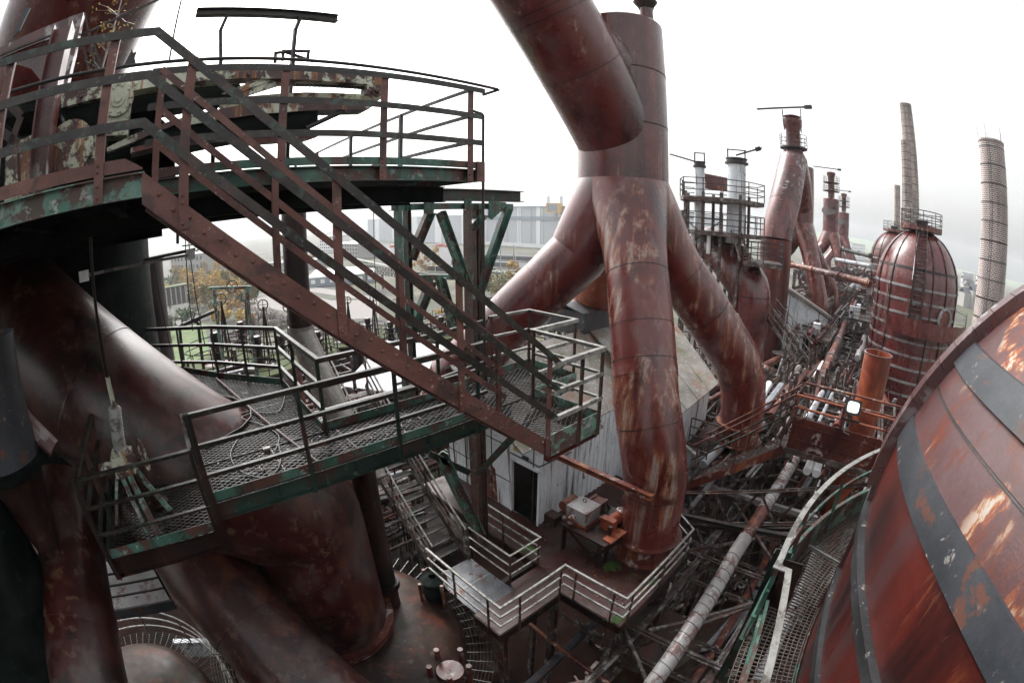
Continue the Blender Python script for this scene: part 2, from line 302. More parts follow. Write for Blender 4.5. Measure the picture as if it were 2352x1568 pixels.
# ------------------------------------------------------------------ mesh builder
UPZ = VV((0, 0, 1))
class MB:
    def __init__(s): s.v, s.f, s.uv = [], [], {}
    def add(s, vs, fs):
        o = len(s.v); s.v += [VV(v) for v in vs]; s.f += [tuple(i + o for i in f) for f in fs]
        return s
    def hexa(s, a):    # 8 corners: bottom ring 0-3, top ring 4-7
        return s.add(a, [(3, 2, 1, 0), (4, 5, 6, 7), (0, 1, 5, 4), (1, 2, 6, 5), (2, 3, 7, 6), (3, 0, 4, 7)])
    def box(s, x0, x1, y0, y1, z0, z1):
        return s.hexa([(x0, y0, z0), (x1, y0, z0), (x1, y1, z0), (x0, y1, z0), (x0, y0, z1), (x1, y0, z1), (x1, y1, z1), (x0, y1, z1)])
    def frame(s, p, q, up=None):
        d = (VV(q) - VV(p)).normalized()
        u = VV(up) if up is not None else UPZ
        if abs(d.dot(u)) > 0.98: u = VV((0, 1, 0)) if abs(d.y) < 0.9 else VV((1, 0, 0))
        l = d.cross(u).normalized()
        return d, l, l.cross(d).normalized()
    def bar(s, p, q, w, h, up=None, du=0.0, dl=0.0):
        p, q = VV(p), VV(q)
        if (q - p).length < 1e-5: return s
        d, l, u = s.frame(p, q, up)
        o = u * du + l * dl
        a, b = l * (w / 2), u * (h / 2)
        return s.hexa([p + o - a - b, p + o + a - b, p + o + a + b, p + o - a + b, q + o - a - b, q + o + a - b, q + o + a + b, q + o - a + b])
    def angle(s, p, q, w=0.06, t=0.008, side=1, up=None):
        s.bar(p, q, w, t, up, du=-t / 2)
        return s.bar(p, q, t, w - t, up, du=-t - (w - t) / 2, dl=side * (w / 2 - t / 2))
    def ibeam(s, p, q, w=0.15, h=0.3, t=0.015, up=None):
        s.bar(p, q, w, t, up, du=h / 2 - t / 2); s.bar(p, q, w, t, up, du=-h / 2 + t / 2)
        return s.bar(p, q, t, h - 2 * t, up)
    def channel(s, p, q, w=0.08, h=0.25, t=0.012, side=1, up=None):
        s.bar(p, q, w, t, up, du=h / 2 - t / 2); s.bar(p, q, w, t, up, du=-h / 2 + t / 2)
        return s.bar(p, q, t, h - 2 * t, up, dl=side * (w / 2 - t / 2))
    def tube(s, pts, r, n=12, caps=True, first=None):
        pts = [VV(p) for p in pts]
        if not hasattr(r, '__len__'): r = [r] * len(pts)
        N = len(pts); rings = []
        t0 = VV(first) if first is not None else (pts[1] - pts[0]).normalized()
        u = UPZ if abs(t0.z) < 0.9 else VV((1, 0, 0))
        l = t0.cross(u).normalized(); u = l.cross(t0)
        for i in range(N):
            if i == 0: t = t0
            elif i == N - 1: t = (pts[i] - pts[i - 1]).normalized()
            else:
                t = ((pts[i] - pts[i - 1]).normalized() + (pts[i + 1] - pts[i]).normalized())
                t = t.normalized() if t.length > 1e-6 else t0
            l = (l - t * l.dot(t)).normalized(); u = l.cross(t)
            k = 1.0
            if 0 < i < N - 1:
                cc = max(0.5, t.dot((pts[i + 1] - pts[i]).normalized()))
                k = 1 / cc
                bdir = ((pts[i + 1] - pts[i]).normalized() - (pts[i] - pts[i - 1]).normalized())
                bdir = bdir.normalized() if bdir.length > 1e-4 else None
            ring = []
            for j in range(n):
                a = 2 * pi * j / n
                o = l * (cos(a) * r[i]) + u * (sin(a) * r[i])
                if k > 1.001 and bdir is not None: o += bdir * (o.dot(bdir)) * (k - 1)
                ring.append(pts[i] + o)
            rings.append(ring)
        o = len(s.v)
        for rg in rings: s.v += rg
        for i in range(N - 1):
            for j in range(n):
                a, b = o + i * n + j, o + i * n + (j + 1) % n
                s.f.append((a, b, b + n, a + n))
        if caps:
            s.f.append(tuple(o + j for j in reversed(range(n)))); s.f.append(tuple(o + (N - 1) * n + j for j in range(n)))
        return s
    def lathe(s, c, prof, n=32, a0=0, a1=2 * pi, closed=True):
        c = VV(c); o = len(s.v); full = abs(a1 - a0 - 2 * pi) < 1e-6
        m = n if full else n + 1
        for (r, z) in prof:
            for j in range(m):
                a = a0 + (a1 - a0) * j / n
                s.v.append(c + VV((r * cos(a), r * sin(a), z)))
        for i in range(len(prof) - 1):
            for j in range(n):
                k = (j + 1) % m
                a, b = o + i * m + j, o + i * m + k
                s.f.append((a, b, b + m, a + m))
        return s
    def sweep(s, pts, prof, closed=False):
        pts = [VV(q) for q in pts]; N = len(pts); rings = []; up = UPZ
        for i in range(N):
            ti = (pts[i] - pts[i - 1]).normalized() if i else None
            to = (pts[i + 1] - pts[i]).normalized() if i < N - 1 else None
            t = (ti or to) + (to or ti); t.normalize()
            l = t.cross(up).normalized(); u = l.cross(t).normalized(); kl = ku = 1.0
            if ti is not None and to is not None:
                c = max(.3, t.dot(to)); ax = ti.cross(to)
                if ax.length > 1e-4:
                    if abs(ax.normalized().z) > .7: kl = 1 / c
                    else: ku = 1 / c
            rings.append([pts[i] + l * a * kl + u * b * ku for a, b in prof])
        o = len(s.v); m = len(prof)
        for r in rings: s.v += r
        for i in range(N - 1):
            for j in range(m):
                a, b = o + i * m + j, o + i * m + (j + 1) % m
                s.f.append((a, b, b + m, a + m))
        s.f.append(tuple(o + j for j in reversed(range(m)))); s.f.append(tuple(o + (N - 1) * m + j for j in range(m)))
        return s
    def lsweep(s, pts, w=0.06, t=0.009, side=1):
        h = w / 2
        s.sweep(pts, [(-h, -t), (h, -t), (h, 0), (-h, 0)])
        a, b = (h - t, h) if side > 0 else (-h, -h + t)
        return s.sweep(pts, [(a, -w), (b, -w), (b, -t), (a, -t)])
    def prism(s, poly, z0, z1):
        n = len(poly)
        ar = sum(poly[i][0] * poly[(i + 1) % n][1] - poly[(i + 1) % n][0] * poly[i][1] for i in range(n))
        if ar < 0: poly = list(reversed(poly))
        vs = [(p[0], p[1], z0) for p in poly] + [(p[0], p[1], z1) for p in poly]
        fs = [tuple(reversed(range(n))), tuple(range(n, 2 * n))] + [(i, (i + 1) % n, (i + 1) % n + n, i + n) for i in range(n)]
        return s.add(vs, fs)
    def slab(s, pts, n, t):   # planar polygon pts thickened by t against n
        n = VV(n).normalized(); k = len(pts); pts = [VV(p) for p in pts]
        vs = pts + [p - n * t for p in pts]
        return s.add(vs, [tuple(range(k)), tuple(reversed(range(k, 2 * k)))] + [(i, i + k, (i + 1) % k + k, (i + 1) % k) for i in range(k)])
    def disc(s, c, ax, r, t, n=20):
        c, ax = VV(c), VV(ax).normalized()
        return s.tube([c, c + ax * t], r, n)
    def dome(s, c, ax, r, n=6):
        c, ax = VV(c), VV(ax).normalized()
        return s.tube([c, c + ax * r * .5, c + ax * r * 0.8], [r, r * .85, r * .4], n)
    def ringtube(s, c, R, r, n=28, m=6, ax=None, a0=0, a1=2 * pi):
        c = VV(c); ax = VV(ax).normalized() if ax is not None else UPZ
        u = ax.cross(VV((1, 0, 0)) if abs(ax.x) < .9 else VV((0, 1, 0))).normalized(); v = ax.cross(u)
        full = abs(a1 - a0 - 2 * pi) < 1e-6
        pts = [c + (u * cos(a0 + (a1 - a0) * i / n) + v * sin(a0 + (a1 - a0) * i / n)) * R for i in range(n + 1)]
        return s.tube(pts, r, m, caps=not full)
    def build_each(s, name, mat, parent=None, smooth=False, sharp=35):
        par = list(range(len(s.v)))
        def fd(i):
            while par[i] != i: par[i] = par[par[i]]; i = par[i]
            return i
        for f in s.f:
            for j in f[1:]: par[fd(j)] = fd(f[0])
        gs = {}
        for f in s.f: gs.setdefault(fd(f[0]), []).append(f)
        for fs in gs.values():
            ids = sorted({i for f in fs for i in f}); ix = {i: k for k, i in enumerate(ids)}
            m = MB(); m.v = [s.v[i] for i in ids]; m.f = [tuple(ix[i] for i in f) for f in fs]; m.build(name, mat, parent, smooth, sharp)
    def build(s, name, mat, parent=None, smooth=False, sharp=35):
        me = bpy.data.meshes.new(name)
        off = parent['_o'] if parent is not None else (0, 0, 0)
        off = VV(off)
        me.from_pydata([tuple(v - off) for v in s.v], [], s.f)
        me.validate()
        me.materials.append(MATS[mat])
        if smooth:
            for p in me.polygons: p.use_smooth = True
            me.set_sharp_from_angle(angle=radians(sharp))
        me.update()
        o = bpy.data.objects.new(name, me)
        COL.objects.link(o)
        if parent is not None:
            o.parent = parent
        o['_o'] = tuple(off)
        return o
ALL = []
def thing(name, label, cat, loc=(0, 0, 0), group=None, kind=None):
    o = bpy.data.objects.new(name, None); COL.objects.link(o)
    o.location = VV(loc); o['_o'] = tuple(loc); o.empty_display_size = 0.2
    o['label'] = label; o['category'] = cat
    if group: o['group'] = group
    if kind: o['kind'] = kind
    return o
def single(mb, name, mat, label, cat, group=None, kind=None, smooth=False, sharp=35):
    c = sum(mb.v, VV((0, 0, 0))) / max(1, len(mb.v))
    zmin = min(v.z for v in mb.v)
    base = VV((c.x, c.y, zmin))
    mb.v = [v - base for v in mb.v]
    o = mb.build(name, mat, None, smooth, sharp)
    o.location = base
    if label: o['label'] = label
    if cat: o['category'] = cat
    if group: o['group'] = group
    if kind: o['kind'] = kind
    return o
def struct(mb, name, mat, smooth=False, kind='structure'):
    o = mb.build(name, mat, None, smooth); o['kind'] = kind
    return o

def clipline(poly, holes, p, d):
    """parameters where the line p + t d is inside poly and outside holes"""
    ts = []
    for pg in [poly] + holes:
        n = len(pg)
        for i in range(n):
            a, b = pg[i], pg[(i + 1) % n]
            ex, ey = b[0] - a[0], b[1] - a[1]
            den = d[0] * ey - d[1] * ex
            if abs(den) < 1e-12: continue
            t = ((a[0] - p[0]) * ey - (a[1] - p[1]) * ex) / den
            u = ((a[0] - p[0]) * d[1] - (a[1] - p[1]) * d[0]) / den
            if 0 <= u < 1: ts.append(t)
    ts.sort()
    return [(ts[i], ts[i + 1]) for i in range(0, len(ts) - 1, 2)]
def grating(poly, z, step=0.06, ang=(30, -30), w=0.006, h=0.018, holes=[], steps=None):
    mb = MB()
    cx = sum(p[0] for p in poly) / len(poly); cy = sum(p[1] for p in poly) / len(poly)
    R = max(hypot(p[0] - cx, p[1] - cy) for p in poly)
    for ai, a in enumerate(ang):
        st = steps[ai] if steps else step
        a = radians(a); d = (cos(a), sin(a)); nn = (-d[1], d[0])
        k = int(R / st) + 1
        for i in range(-k, k + 1):
            p = (cx + nn[0] * i * st, cy + nn[1] * i * st)
            for t0, t1 in clipline(poly, holes, p, d):
                if t1 - t0 < 0.01: continue
                mb.bar((p[0] + d[0] * t0, p[1] + d[1] * t0, z), (p[0] + d[0] * t1, p[1] + d[1] * t1, z), w, h)
    return mb
def rivet_rows(mb, pts, ax, r=0.014):
    for p in pts: mb.dome(p, ax, r)
def railing(parent, nodes, hts=(0.38, 0.75, 1.12), posts=None, mat='rail_dark', pmat='post_steel', w=0.06, below=0.3, side=1, mids='angle', pw=0.06, post_out=0.0):
    """rails through floor-level nodes, one part per rail, a part per post; posts is a list of (point)"""
    nodes = [VV(n) for n in nodes]
    for k, h in enumerate(hts):
        mb = MB(); top = (k == len(hts) - 1)
        ps = [n + UPZ * h for n in nodes]
        e0, e1 = (ps[0] - ps[1]).normalized() * .03, (ps[-1] - ps[-2]).normalized() * .03
        ps[0] = ps[0] + e0; ps[-1] = ps[-1] + e1
        mb.lsweep(ps, w if top else w * 0.85, 0.009, side)
        mb.build('handrail' if top else 'mid_rail', mat, parent)
    for p in (posts or nodes):
        p = VV(p); mb = MB()
        mb.bar(p - UPZ * below, p + UPZ * (hts[-1] - 0.012), pw, 0.010, (1, 0, 0), du=0)
        mb.bar(p - UPZ * below, p + UPZ * (hts[-1] - 0.012), 0.010, pw * 0.8, (1, 0, 0), du=-pw * .4)
        mb.build('post', pmat, parent)
# ================================================================== UPPER WALKWAY (floor z 0.6, rails 1.77)
t = thing('upper_walkway', 'overhead green and rust walkway at the head of the long stair, its dark underside showing', 'walkway', (-0.3, 3.9, 0.6))
mb = MB()
mb.box(-4.2, -0.33, 3.80, 3.812, 0.60, 0.705)                                   # near toe board, chamfered end
mb.prism([(-0.33, 3.80), (-0.33, 3.812), (-0.33, 3.812)], 0.60, 0.705)
mb.hexa([(-0.33, 3.80, .60), (-0.17, 3.80, .60), (-0.17, 3.812, .60), (-0.33, 3.812, .60), (-0.33, 3.80, .705), (-0.17, 3.80, .615), (-0.17, 3.812, .615), (-0.33, 3.812, .705)])
mb.build('toe_board', 'primer', t)
MB().box(-0.05, 3.95, 4.75, 4.762, 0.645, 0.735).build('toe_board', 'green_paint', t)
mb = MB(); mb.channel((-4.2, 3.84, 0.485), (-0.16, 3.84, 0.485), 0.08, 0.195, 0.012, -1)
mb.bar((-0.16, 3.80, 0.49), (-0.16, 4.75, 0.49), 0.012, 0.19)
mb.build('edge_beam', 'green_pale', t)
mb = MB(); mb.channel((-0.16, 4.79, 0.55), (3.9, 4.79, 0.55), 0.08, 0.17, 0.012, -1)
mb.bar((3.9, 4.75, 0.55), (3.9, 8.8, 0.55), 0.012, 0.17)
mb.build('edge_beam', 'green_paint', t)
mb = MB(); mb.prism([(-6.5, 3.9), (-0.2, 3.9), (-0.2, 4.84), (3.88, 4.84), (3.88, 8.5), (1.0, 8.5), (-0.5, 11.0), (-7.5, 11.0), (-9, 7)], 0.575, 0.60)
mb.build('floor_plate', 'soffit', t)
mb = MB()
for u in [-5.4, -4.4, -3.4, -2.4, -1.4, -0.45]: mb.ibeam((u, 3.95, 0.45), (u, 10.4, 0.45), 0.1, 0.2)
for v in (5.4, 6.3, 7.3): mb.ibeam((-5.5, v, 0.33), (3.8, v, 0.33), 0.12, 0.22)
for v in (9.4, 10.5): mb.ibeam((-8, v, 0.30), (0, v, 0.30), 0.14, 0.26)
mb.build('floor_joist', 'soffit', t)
r = MB()
def rail_pts(V_): return V_
# near guard rail: level part then down the stair
HZ = (0.40, 0.80, 1.17)
SL = -0.797                          # stair slope
def st(u): return 0.555 + SL * (u + 0.17)   # top edge of the near stringer
for u in (-0.56, -1.62, -2.7):
    mb = MB(); mb.bar((u, 3.785, 0.39), (u, 3.785, 1.77), 0.010, 0.085, (1, 0, 0)); mb.bar((u + .038, 3.81, 0.39), (u + .038, 3.81, 1.77), 0.05, 0.009, (1, 0, 0))
    for z in (.43, .52, .63, .68, 1.0, 1.4): mb.dome((u - .01, 3.78, z), (0, -1, 0), 0.014)
    mb.build('post', 'primer', t)
# far guard rail
for k, z0 in enumerate((1.03, 1.395, 1.77)):
    mb = MB(); mb.angle((-0.2, 4.745, z0), (3.93 if k < 2 else 3.98, 4.745, z0), 0.075, 0.009, 1)
    mb.build('handrail' if k == 2 else 'mid_rail', 'rail_dark', t)
    mb = MB(); mb.bar((3.80, 4.75, z0 - .03), (3.80, 12.5, z0 - .03), 0.010, 0.055)
    if k == 2: mb.bar((3.80, 12.5, z0 - .03), (2.6, 13.6, z0 - .03), 0.010, 0.055)
    mb.build('side_rail', 'rail_dark', t)
for u in (1.29, 2.5, 3.76):
    mb = MB(); mb.bar((u, 4.735, 0.465), (u, 4.735, 1.75), 0.010, 0.09, (1, 0, 0)); mb.bar((u + .04, 4.76, 0.465), (u + .04, 4.76, 1.75), 0.05, 0.009, (1, 0, 0))
    for z in (.5, .56, .66, .71, 1.03, 1.395): mb.dome((u - .01, 4.73, z), (0, -1, 0), 0.014)
    mb.build('post', 'primer', t)
for v in (6.6, 8.6, 10.6, 12.4):
    MB().bar((3.80, v, 0.56), (3.80, v, 1.75), 0.06, 0.06, (1, 0, 0)).build('post', 'rail_dark', t)
MB().box(3.87, 4.0, 4.73, 4.775, .47, .74).build('end_plate', 'primer', t)

# conduit pipe on the far rail and the thin down pipe at the corner
mb = MB(); mb.tube([(-2.5, 4.72, 1.83), (1.0, 4.70, 1.83), (4.18, 4.70, 1.80), (4.22, 4.72, 1.80), (4.0, 4.78, 1.70)], 0.022, 8)
single(mb, 'conduit', 'black_steel', 'thin black conduit clipped along the top rail of the upper walkway', 'conduit', smooth=True)
q = PV(1110, 262, 4.9)
mb = MB(); mb.tube([(3.85, 4.85, q.z + .01), (q.x - .03, 4.9, q.z), (q.x, 4.9, q.z - .03), (q.x, 4.9, -2.25)], 0.02, 8)
single(mb, 'down_pipe', 'black_steel', 'thin black pipe running straight down beside the walkway corner', 'pipe', smooth=True)

# ================================================================== LONG STAIR
t = thing('steel_stair', 'long rust-brown stair slanting down from the upper walkway to the grating landing', 'stair', (2.0, 4.2, -3.0))
u1 = 4.34
zs = lambda u: 0.46 + SL * (u + 0.17)
for v, sd, m in ((3.80, 1, 'primer'), (4.66, -1, 'primer')):
    mb = MB()
    a, b = VV((-0.17, v, zs(-0.17))), VV((u1, v, zs(u1)))
    # side plate with vertical cut ends
    hh = 0.125
    mb.hexa([(a.x, v - .005, a.z - hh), (b.x, v - .005, b.z - hh), (b.x, v + .005, b.z - hh), (a.x, v + .005, a.z - hh), (a.x, v - .005, a.z + hh), (b.x, v - .005, b.z + hh), (b.x, v + .005, b.z + hh), (a.x, v + .005, a.z + hh)])
    mb.bar(a + VV((0, sd * .045, hh - .004)), b + VV((0, sd * .045, hh - .004)), 0.08, 0.008); mb.bar(a + VV((0, sd * .045, -hh)), b + VV((0, sd * .045, -hh)), 0.08, 0.008)
    if v < 4:
        n = 17
        for i in range(n):
            u = -0.02 + i * (u1 - 0.15) / (n - 1)
            mb.dome((u, v - .005, zs(u) + 0.045), (0, -1, 0), 0.021); mb.dome((u + .12, v - .005, zs(u + .12) + 0.005 ), (0, -1, 0), 0.021)
    mb.build('stringer', m, t)
for i in range(14):
    u = 0.05 + i * 0.312; z0 = zs(u) - 0.09
    g = grating([(u, 3.82), (u + .24, 3.82), (u + .24, 4.64), (u, 4.64)], z0, 0.05, (0, 90), 0.006, 0.016, steps=(0.12, 0.03))
    g.bar((u, 3.82, z0), (u, 4.64, z0), 0.008, 0.04); g.bar((u + .24, 3.82, z0), (u + .24, 4.64, z0), 0.008, 0.04)
    g.build('tread', 'black_steel', t)
for k, (zt, ze, ue) in enumerate(((1.0, -2.68, 4.50), (1.40, -2.28, 4.52), (1.79, -1.90, 4.52))):
    mb = MB(); mb.lsweep([(-4.2, 3.79, zt), (-0.17, 3.79, zt), (ue, 3.79, ze)], 0.078, 0.009, 1)
    mb.build('handrail' if k == 2 else 'mid_rail', 'rail_dark', t)
for k, (zt, ze) in enumerate(((0.99, -2.57), (1.34, -2.20), (1.73, -1.82))):
    mb = MB(); mb.bar((-0.10, 4.64, zt), (4.28, 4.64, ze), 0.010, 0.07)
    mb.build('inner_rail', 'primer', t)
for u, zb, zt in ((0.19, .09, 1.50), (1.54, -0.99, 0.44), (2.845, -2.10, -0.61), (4.26, -3.18, -1.72)):
    mb = MB(); mb.bar((u, 3.783, zb), (u, 3.783, zt), 0.010, 0.085, (1, 0, 0)); mb.bar((u + .038, 3.81, zb), (u + .038, 3.81, zt), 0.06, 0.009, (1, 0, 0))
    for z in (zb + .04, zb + .2, zb + .26): mb.dome((u - .01, 3.778, z), (0, -1, 0), 0.016)
    mb.build('post', 'primer', t)
for u in (-0.07, 1.2, 2.65, 4.15):
    zb = zs(u); MB().bar((u, 4.65, zb - .1), (u, 4.65, zb + 1.28), 0.05, 0.07, (1, 0, 0)).build('post', 'primer', t)

# ================================================================== LOWER WALKWAY
ZF = -3.02
t = thing('lower_walkway', 'green-edged grating walkway running under the long stair, with a wide bay at its back', 'walkway', (2.5, 5.7, ZF))
A = Z(390, 848, ZF); B = Z(505, 868, ZF); C = Z(650, 883, ZF)
hx, hy = 0.55, 6.75
d_mid, d_far = PR(430, 1061, 8.9), PR(90, 785, 10.2)
d_ax = (d_far - d_mid).normalized(); d_c = d_mid + d_ax * ((ZF - d_mid.z) / d_ax.z)
def _ell(r):
    out = []
    for i in range(40):
        e = VV((cos(2 * pi * i / 40), sin(2 * pi * i / 40), 0)); s_ = r / sqrt(1 - e.dot(d_ax) ** 2); out.append((d_c.x + e.x * s_, d_c.y + e.y * s_))
    return out
hole = _ell(1.50)
walk = [(0.0, 5.2), (5.42, 5.2), (5.42, 5.25), (6.62, 5.25), (6.62, 6.45), (5.3, 6.45), (4.1, 6.22), (2.02, 6.26), (C.x, C.y), (B.x, B.y), (A.x, A.y), (-1.0, 9.5), (0.0, 6.9)]
g = grating(walk, ZF, 0.072, (32, -32), 0.008, 0.014, holes=[hole])
for v in (5.2, 6.2): g.bar((0.0, v, ZF), (5.4, v, ZF), 0.01, 0.05)
for u in (1.1, 2.2, 3.3, 4.4): g.bar((u, 5.22, ZF), (u, 6.2, ZF), 0.012, 0.03)
for v in (6.9, 7.8): g.bar((1.0, v, ZF), (2.1, v, ZF), 0.012, 0.03)
g.build('grating', 'grate_steel', t)
mb = MB(); hh = [VV((p[0], p[1], ZF + .02)) for p in hole + hole[:1] if p[0] > -.1]
for a, b in zip(hh[:-1], hh[1:]):
    if (a - b).length < .8: mb.bar(a, b, 0.012, 0.10)
mb.build('opening_rim', 'black_steel', t)
MB().box(0.0, 4.3, 5.19, 5.202, ZF + .0, ZF + .13).build('toe_board', 'green_paint', t)
mb = MB(); mb.channel((-0.05, 5.25, ZF - .17), (5.0, 5.25, ZF - .17), 0.09, 0.26, 0.012, -1); mb.build('edge_beam', 'green_dark', t)
mb = MB()
pts = [(6.6, 6.45), (5.3, 6.45), (4.1, 6.24), (2.02, 6.28), (C.x, C.y), (B.x, B.y), (A.x, A.y)]
for a, b in zip(pts[:-1], pts[1:]): mb.bar((a[0], a[1], ZF + .06), (b[0], b[1], ZF + .06), 0.010, 0.14)
mb.build('toe_board', 'green_paint', t)
mb = MB()
for a, b in zip(pts[:-1], pts[1:]): mb.bar((a[0], a[1], ZF - .14), (b[0], b[1], ZF - .14), 0.06, 0.22)
for v in (5.75, 7.0, 8.0): mb.ibeam((0.2 if v < 6 else 1.2, v, ZF - .16), (5.3 if v < 6 else 2.1, v, ZF - .16), 0.08, 0.2)
for u in (0.9, 2.1, 3.3, 4.5): mb.ibeam((u, 5.25, ZF - .14), (u, 6.2, ZF - .14), 0.08, 0.2)
mb.build('floor_beam', 'green_dark', t)
rn = [(-0.05, 5.18, ZF), (4.35, 5.18, ZF)]
railing(t, rn, (0.39, 0.78, 1.17), [(u, 5.17, ZF) for u in (-0.03, 1.42, 2.78, 4.2)], 'rail_dark', 'green_dark', 0.06, 0.30)
rb = [(A.x - .6, A.y - .2), (B.x, B.y), (C.x, C.y), (2.05, 6.15), (4.1, 6.15), (5.35, 6.35)]
rb = [VV((a, b, ZF)) for a, b in rb]
railing(t, rb, (0.39, 0.78, 1.17), [rb[0].lerp(rb[1], .55), rb[1], rb[1].lerp(rb[2], .5), rb[2], rb[2].lerp(rb[3], .45), rb[3], rb[4].lerp(rb[5], .05), rb[5]], 'rail_dark', 'green_dark', 0.07, 0.1)

# ------------------------------------------------------------------ landing at the stair foot
t = thing('stair_landing', 'grating landing with green and rust guard rails at the foot of the long stair', 'landing', (4.85, 4.5, ZF))
land = [(4.25, 3.8), (5.42, 3.8), (5.42, 5.18), (4.25, 5.18)]
g = grating(land, ZF, 0.072, (32, -32), 0.008, 0.014)
g.bar((4.25, 4.5, ZF), (5.4, 4.5, ZF), 0.012, 0.03)
g.build('grating', 'grate_steel', t)
mb = MB(); mb.box(4.34, 5.45, 3.785, 3.797, ZF - .22, ZF + .13); mb.box(5.44, 5.452, 3.8, 5.2, ZF - .2, ZF + .13); mb.box(5.46, 6.62, 5.2, 5.212, ZF - .2, ZF + .13); mb.box(6.61, 6.622, 5.2, 6.45, ZF - .2, ZF + .13)
mb.build('toe_board', 'green_pale', t)
mb = MB(); mb.channel((4.3, 3.84, ZF - .19), (5.44, 3.84, ZF - .19), 0.09, 0.22, 0.012, -1); mb.channel((5.42, 3.8, ZF - .19), (5.42, 5.2, ZF - .19), 0.09, 0.22, 0.012, 1)
mb.build('edge_beam', 'rust_orange', t)
rl = [VV(p) for p in ((4.36, 3.78, ZF), (5.43, 3.78, ZF), (5.44, 5.24, ZF), (6.6, 5.24, ZF), (6.6, 6.45, ZF), (5.6, 6.5, ZF))]
railing(t, rl, (0.39, 0.78, 1.17), [(5.43, 3.78, ZF), (4.95, 3.78, ZF), (5.44, 5.2, ZF), (6.6, 5.25, ZF), (6.6, 6.44, ZF), (5.62, 6.48, ZF)], 'grey_rail', 'post_steel', 0.07, 0.25)
# galvanised pipe and hoses lying on the back bay
a, b = Z(560, 885, ZF + .04), Z(790, 1075, ZF + .04)
single(MB().tube([Z(497, 868, ZF + .05), Z(730, 1060, ZF + .05)], 0.022, 8), 'loose_pipe', 'lilac_steel', 'long thin pipe lying loose across the grating bay', 'pipe', smooth=True)
def hose(name, pts, r, label):
    P_ = [Z(x, y, ZF + .03) for x, y in pts]; out = []
    for i in range(len(P_) - 1):
        p0, p1, p2, p3 = P_[max(i - 1, 0)], P_[i], P_[i + 1], P_[min(i + 2, len(P_) - 1)]
        for k in range(4):
            s = k / 4; out.append(0.5 * ((2 * p1) + (p2 - p0) * s + (2 * p0 - 5 * p1 + 4 * p2 - p3) * s * s + (3 * p1 - p0 - 3 * p2 + p3) * s ** 3))
    out.append(P_[-1])
    single(MB().tube(out, r, 6), name, 'black_rubber', label, 'hose', smooth=True)
hose('hose', [(655, 905), (640, 945), (585, 948), (555, 960), (600, 975), (640, 1000), (632, 1035)], 0.011, 'thin black hose looping over the grating by the pipe')
hose('hose', [(545, 1010), (530, 1040), (540, 1070), (575, 1092), (620, 1095), (645, 1060), (640, 1020)], 0.011, 'loop of cable lying on the grating near the front rail')

# ================================================================== VALVE PLATFORM
ZV = -3.42
t = thing('valve_platform', 'small low platform of grating and rusty green rails left of the walkway', 'platform', (-0.9, 6.2, ZV))
pl = [(-1.72, 5.2), (-0.08, 5.2), (-0.08, 7.2), (-1.72, 7.2)]
g = grating(pl, ZV, 0.072, (30, -30), 0.008, 0.014); g.build('grating', 'grate_steel', t)
mb = MB(); mb.box(-1.72, -0.08, 5.19, 5.202, ZV, ZV + .14); mb.build('toe_board', 'green_paint', t)
mb = MB(); mb.box(-1.735, -1.723, 5.2, 7.2, ZV, ZV + .14); mb.build('toe_board', 'green_dark', t)
mb = MB(); mb.channel((-1.72, 5.25, ZV - .17), (-0.05, 5.25, ZV - .17), 0.09, 0.30, 0.012, -1); mb.channel((-1.72, 5.2, ZV - .17), (-1.72, 7.2, ZV - .17), 0.09, 0.3, 0.012, -1)
mb.ibeam((-0.9, 5.3, ZV - .14), (-0.9, 7.2, ZV - .14), 0.1, 0.22)
mb.build('edge_beam', 'rust_dark', t)
rn = [VV((-0.05, 5.18, ZV)), VV((-1.73, 5.18, ZV)), VV((-1.73, 7.35, ZV))]
railing(t, rn, (0.38, 0.76, 1.15), [(-0.05, 5.18, ZV), (-1.73, 5.18, ZV), (-1.73, 6.3, ZV), (-1.73, 7.35, ZV)], 'rail_dark', 'rust_dark', 0.065, 0.32, pw=.09)
MB().bar((-0.07, 5.165, ZV + 1.15), (-0.05, 5.165, ZF + 1.19), 0.012, 0.10, (1, 0, 0)).build('link_plate', 'grey_rail', t)
MB().bar((-0.02, 5.16, ZV + .75), (-0.02, 5.16, ZV + 1.12), 0.012, 0.08, (1, 0, 0)).build('link_plate', 'grey_rail', t)
MB().bar((-0.0, 5.17, ZV - .35), (-0.02, 5.17, ZF + 1.16), 0.05, 0.09, (1, 0, 0)).build('corner_post', 'rust_dark', t)
# valve actuator
c = PV(285, 1060, 6.15); 
t = thing('valve_actuator', 'hand-wheel valve drive on splayed legs, with a concertina boot and long rod above', 'valve', (c.x, c.y, ZV))
mb = MB(); mb.box(c.x - .17, c.x + .17, c.y - .15, c.y + .15, c.z - .15, c.z + .14); mb.tube([c + VV((0, 0, .12)), c + VV((0, 0, .2))], [.15, .13], 16); mb.tube([c + VV((-.42, 0, -.02)), c + VV((-.13, 0, -.02))], .075, 14); mb.tube([c + VV((.13, 0, 0)), c + VV((.2, 0, 0))], .07, 14)
for i in range(6): mb.dome(c + VV((.11 * cos(i), .11 * sin(i), .2)), (0, 0, 1), .02)
mb.build('gearbox', 'cream_paint', t, smooth=True)
mb = MB(); wc = c + VV((.33, -.02, 0.04)); mb.ringtube(wc, 0.21, 0.018, 24, 6, (1, .35, 0)); mb.tube([c + VV((.18, 0, 0)), wc + VV((.05, 0, 0))], .016, 8)
for i in range(4):
    a = i * pi / 2; mb.bar(wc, wc + VV((-.07 * cos(a), .20 * cos(a), .20 * sin(a))), .016, .02)
mb.build('handwheel', 'cream_paint', t, smooth=True)
top = PD(207, 500, 5.6)
p2 = PD(262, 930, 6.0); 
mb = MB(); N = 11; base = c + VV((0, 0, .2)); tp = base.lerp(p2, .95)
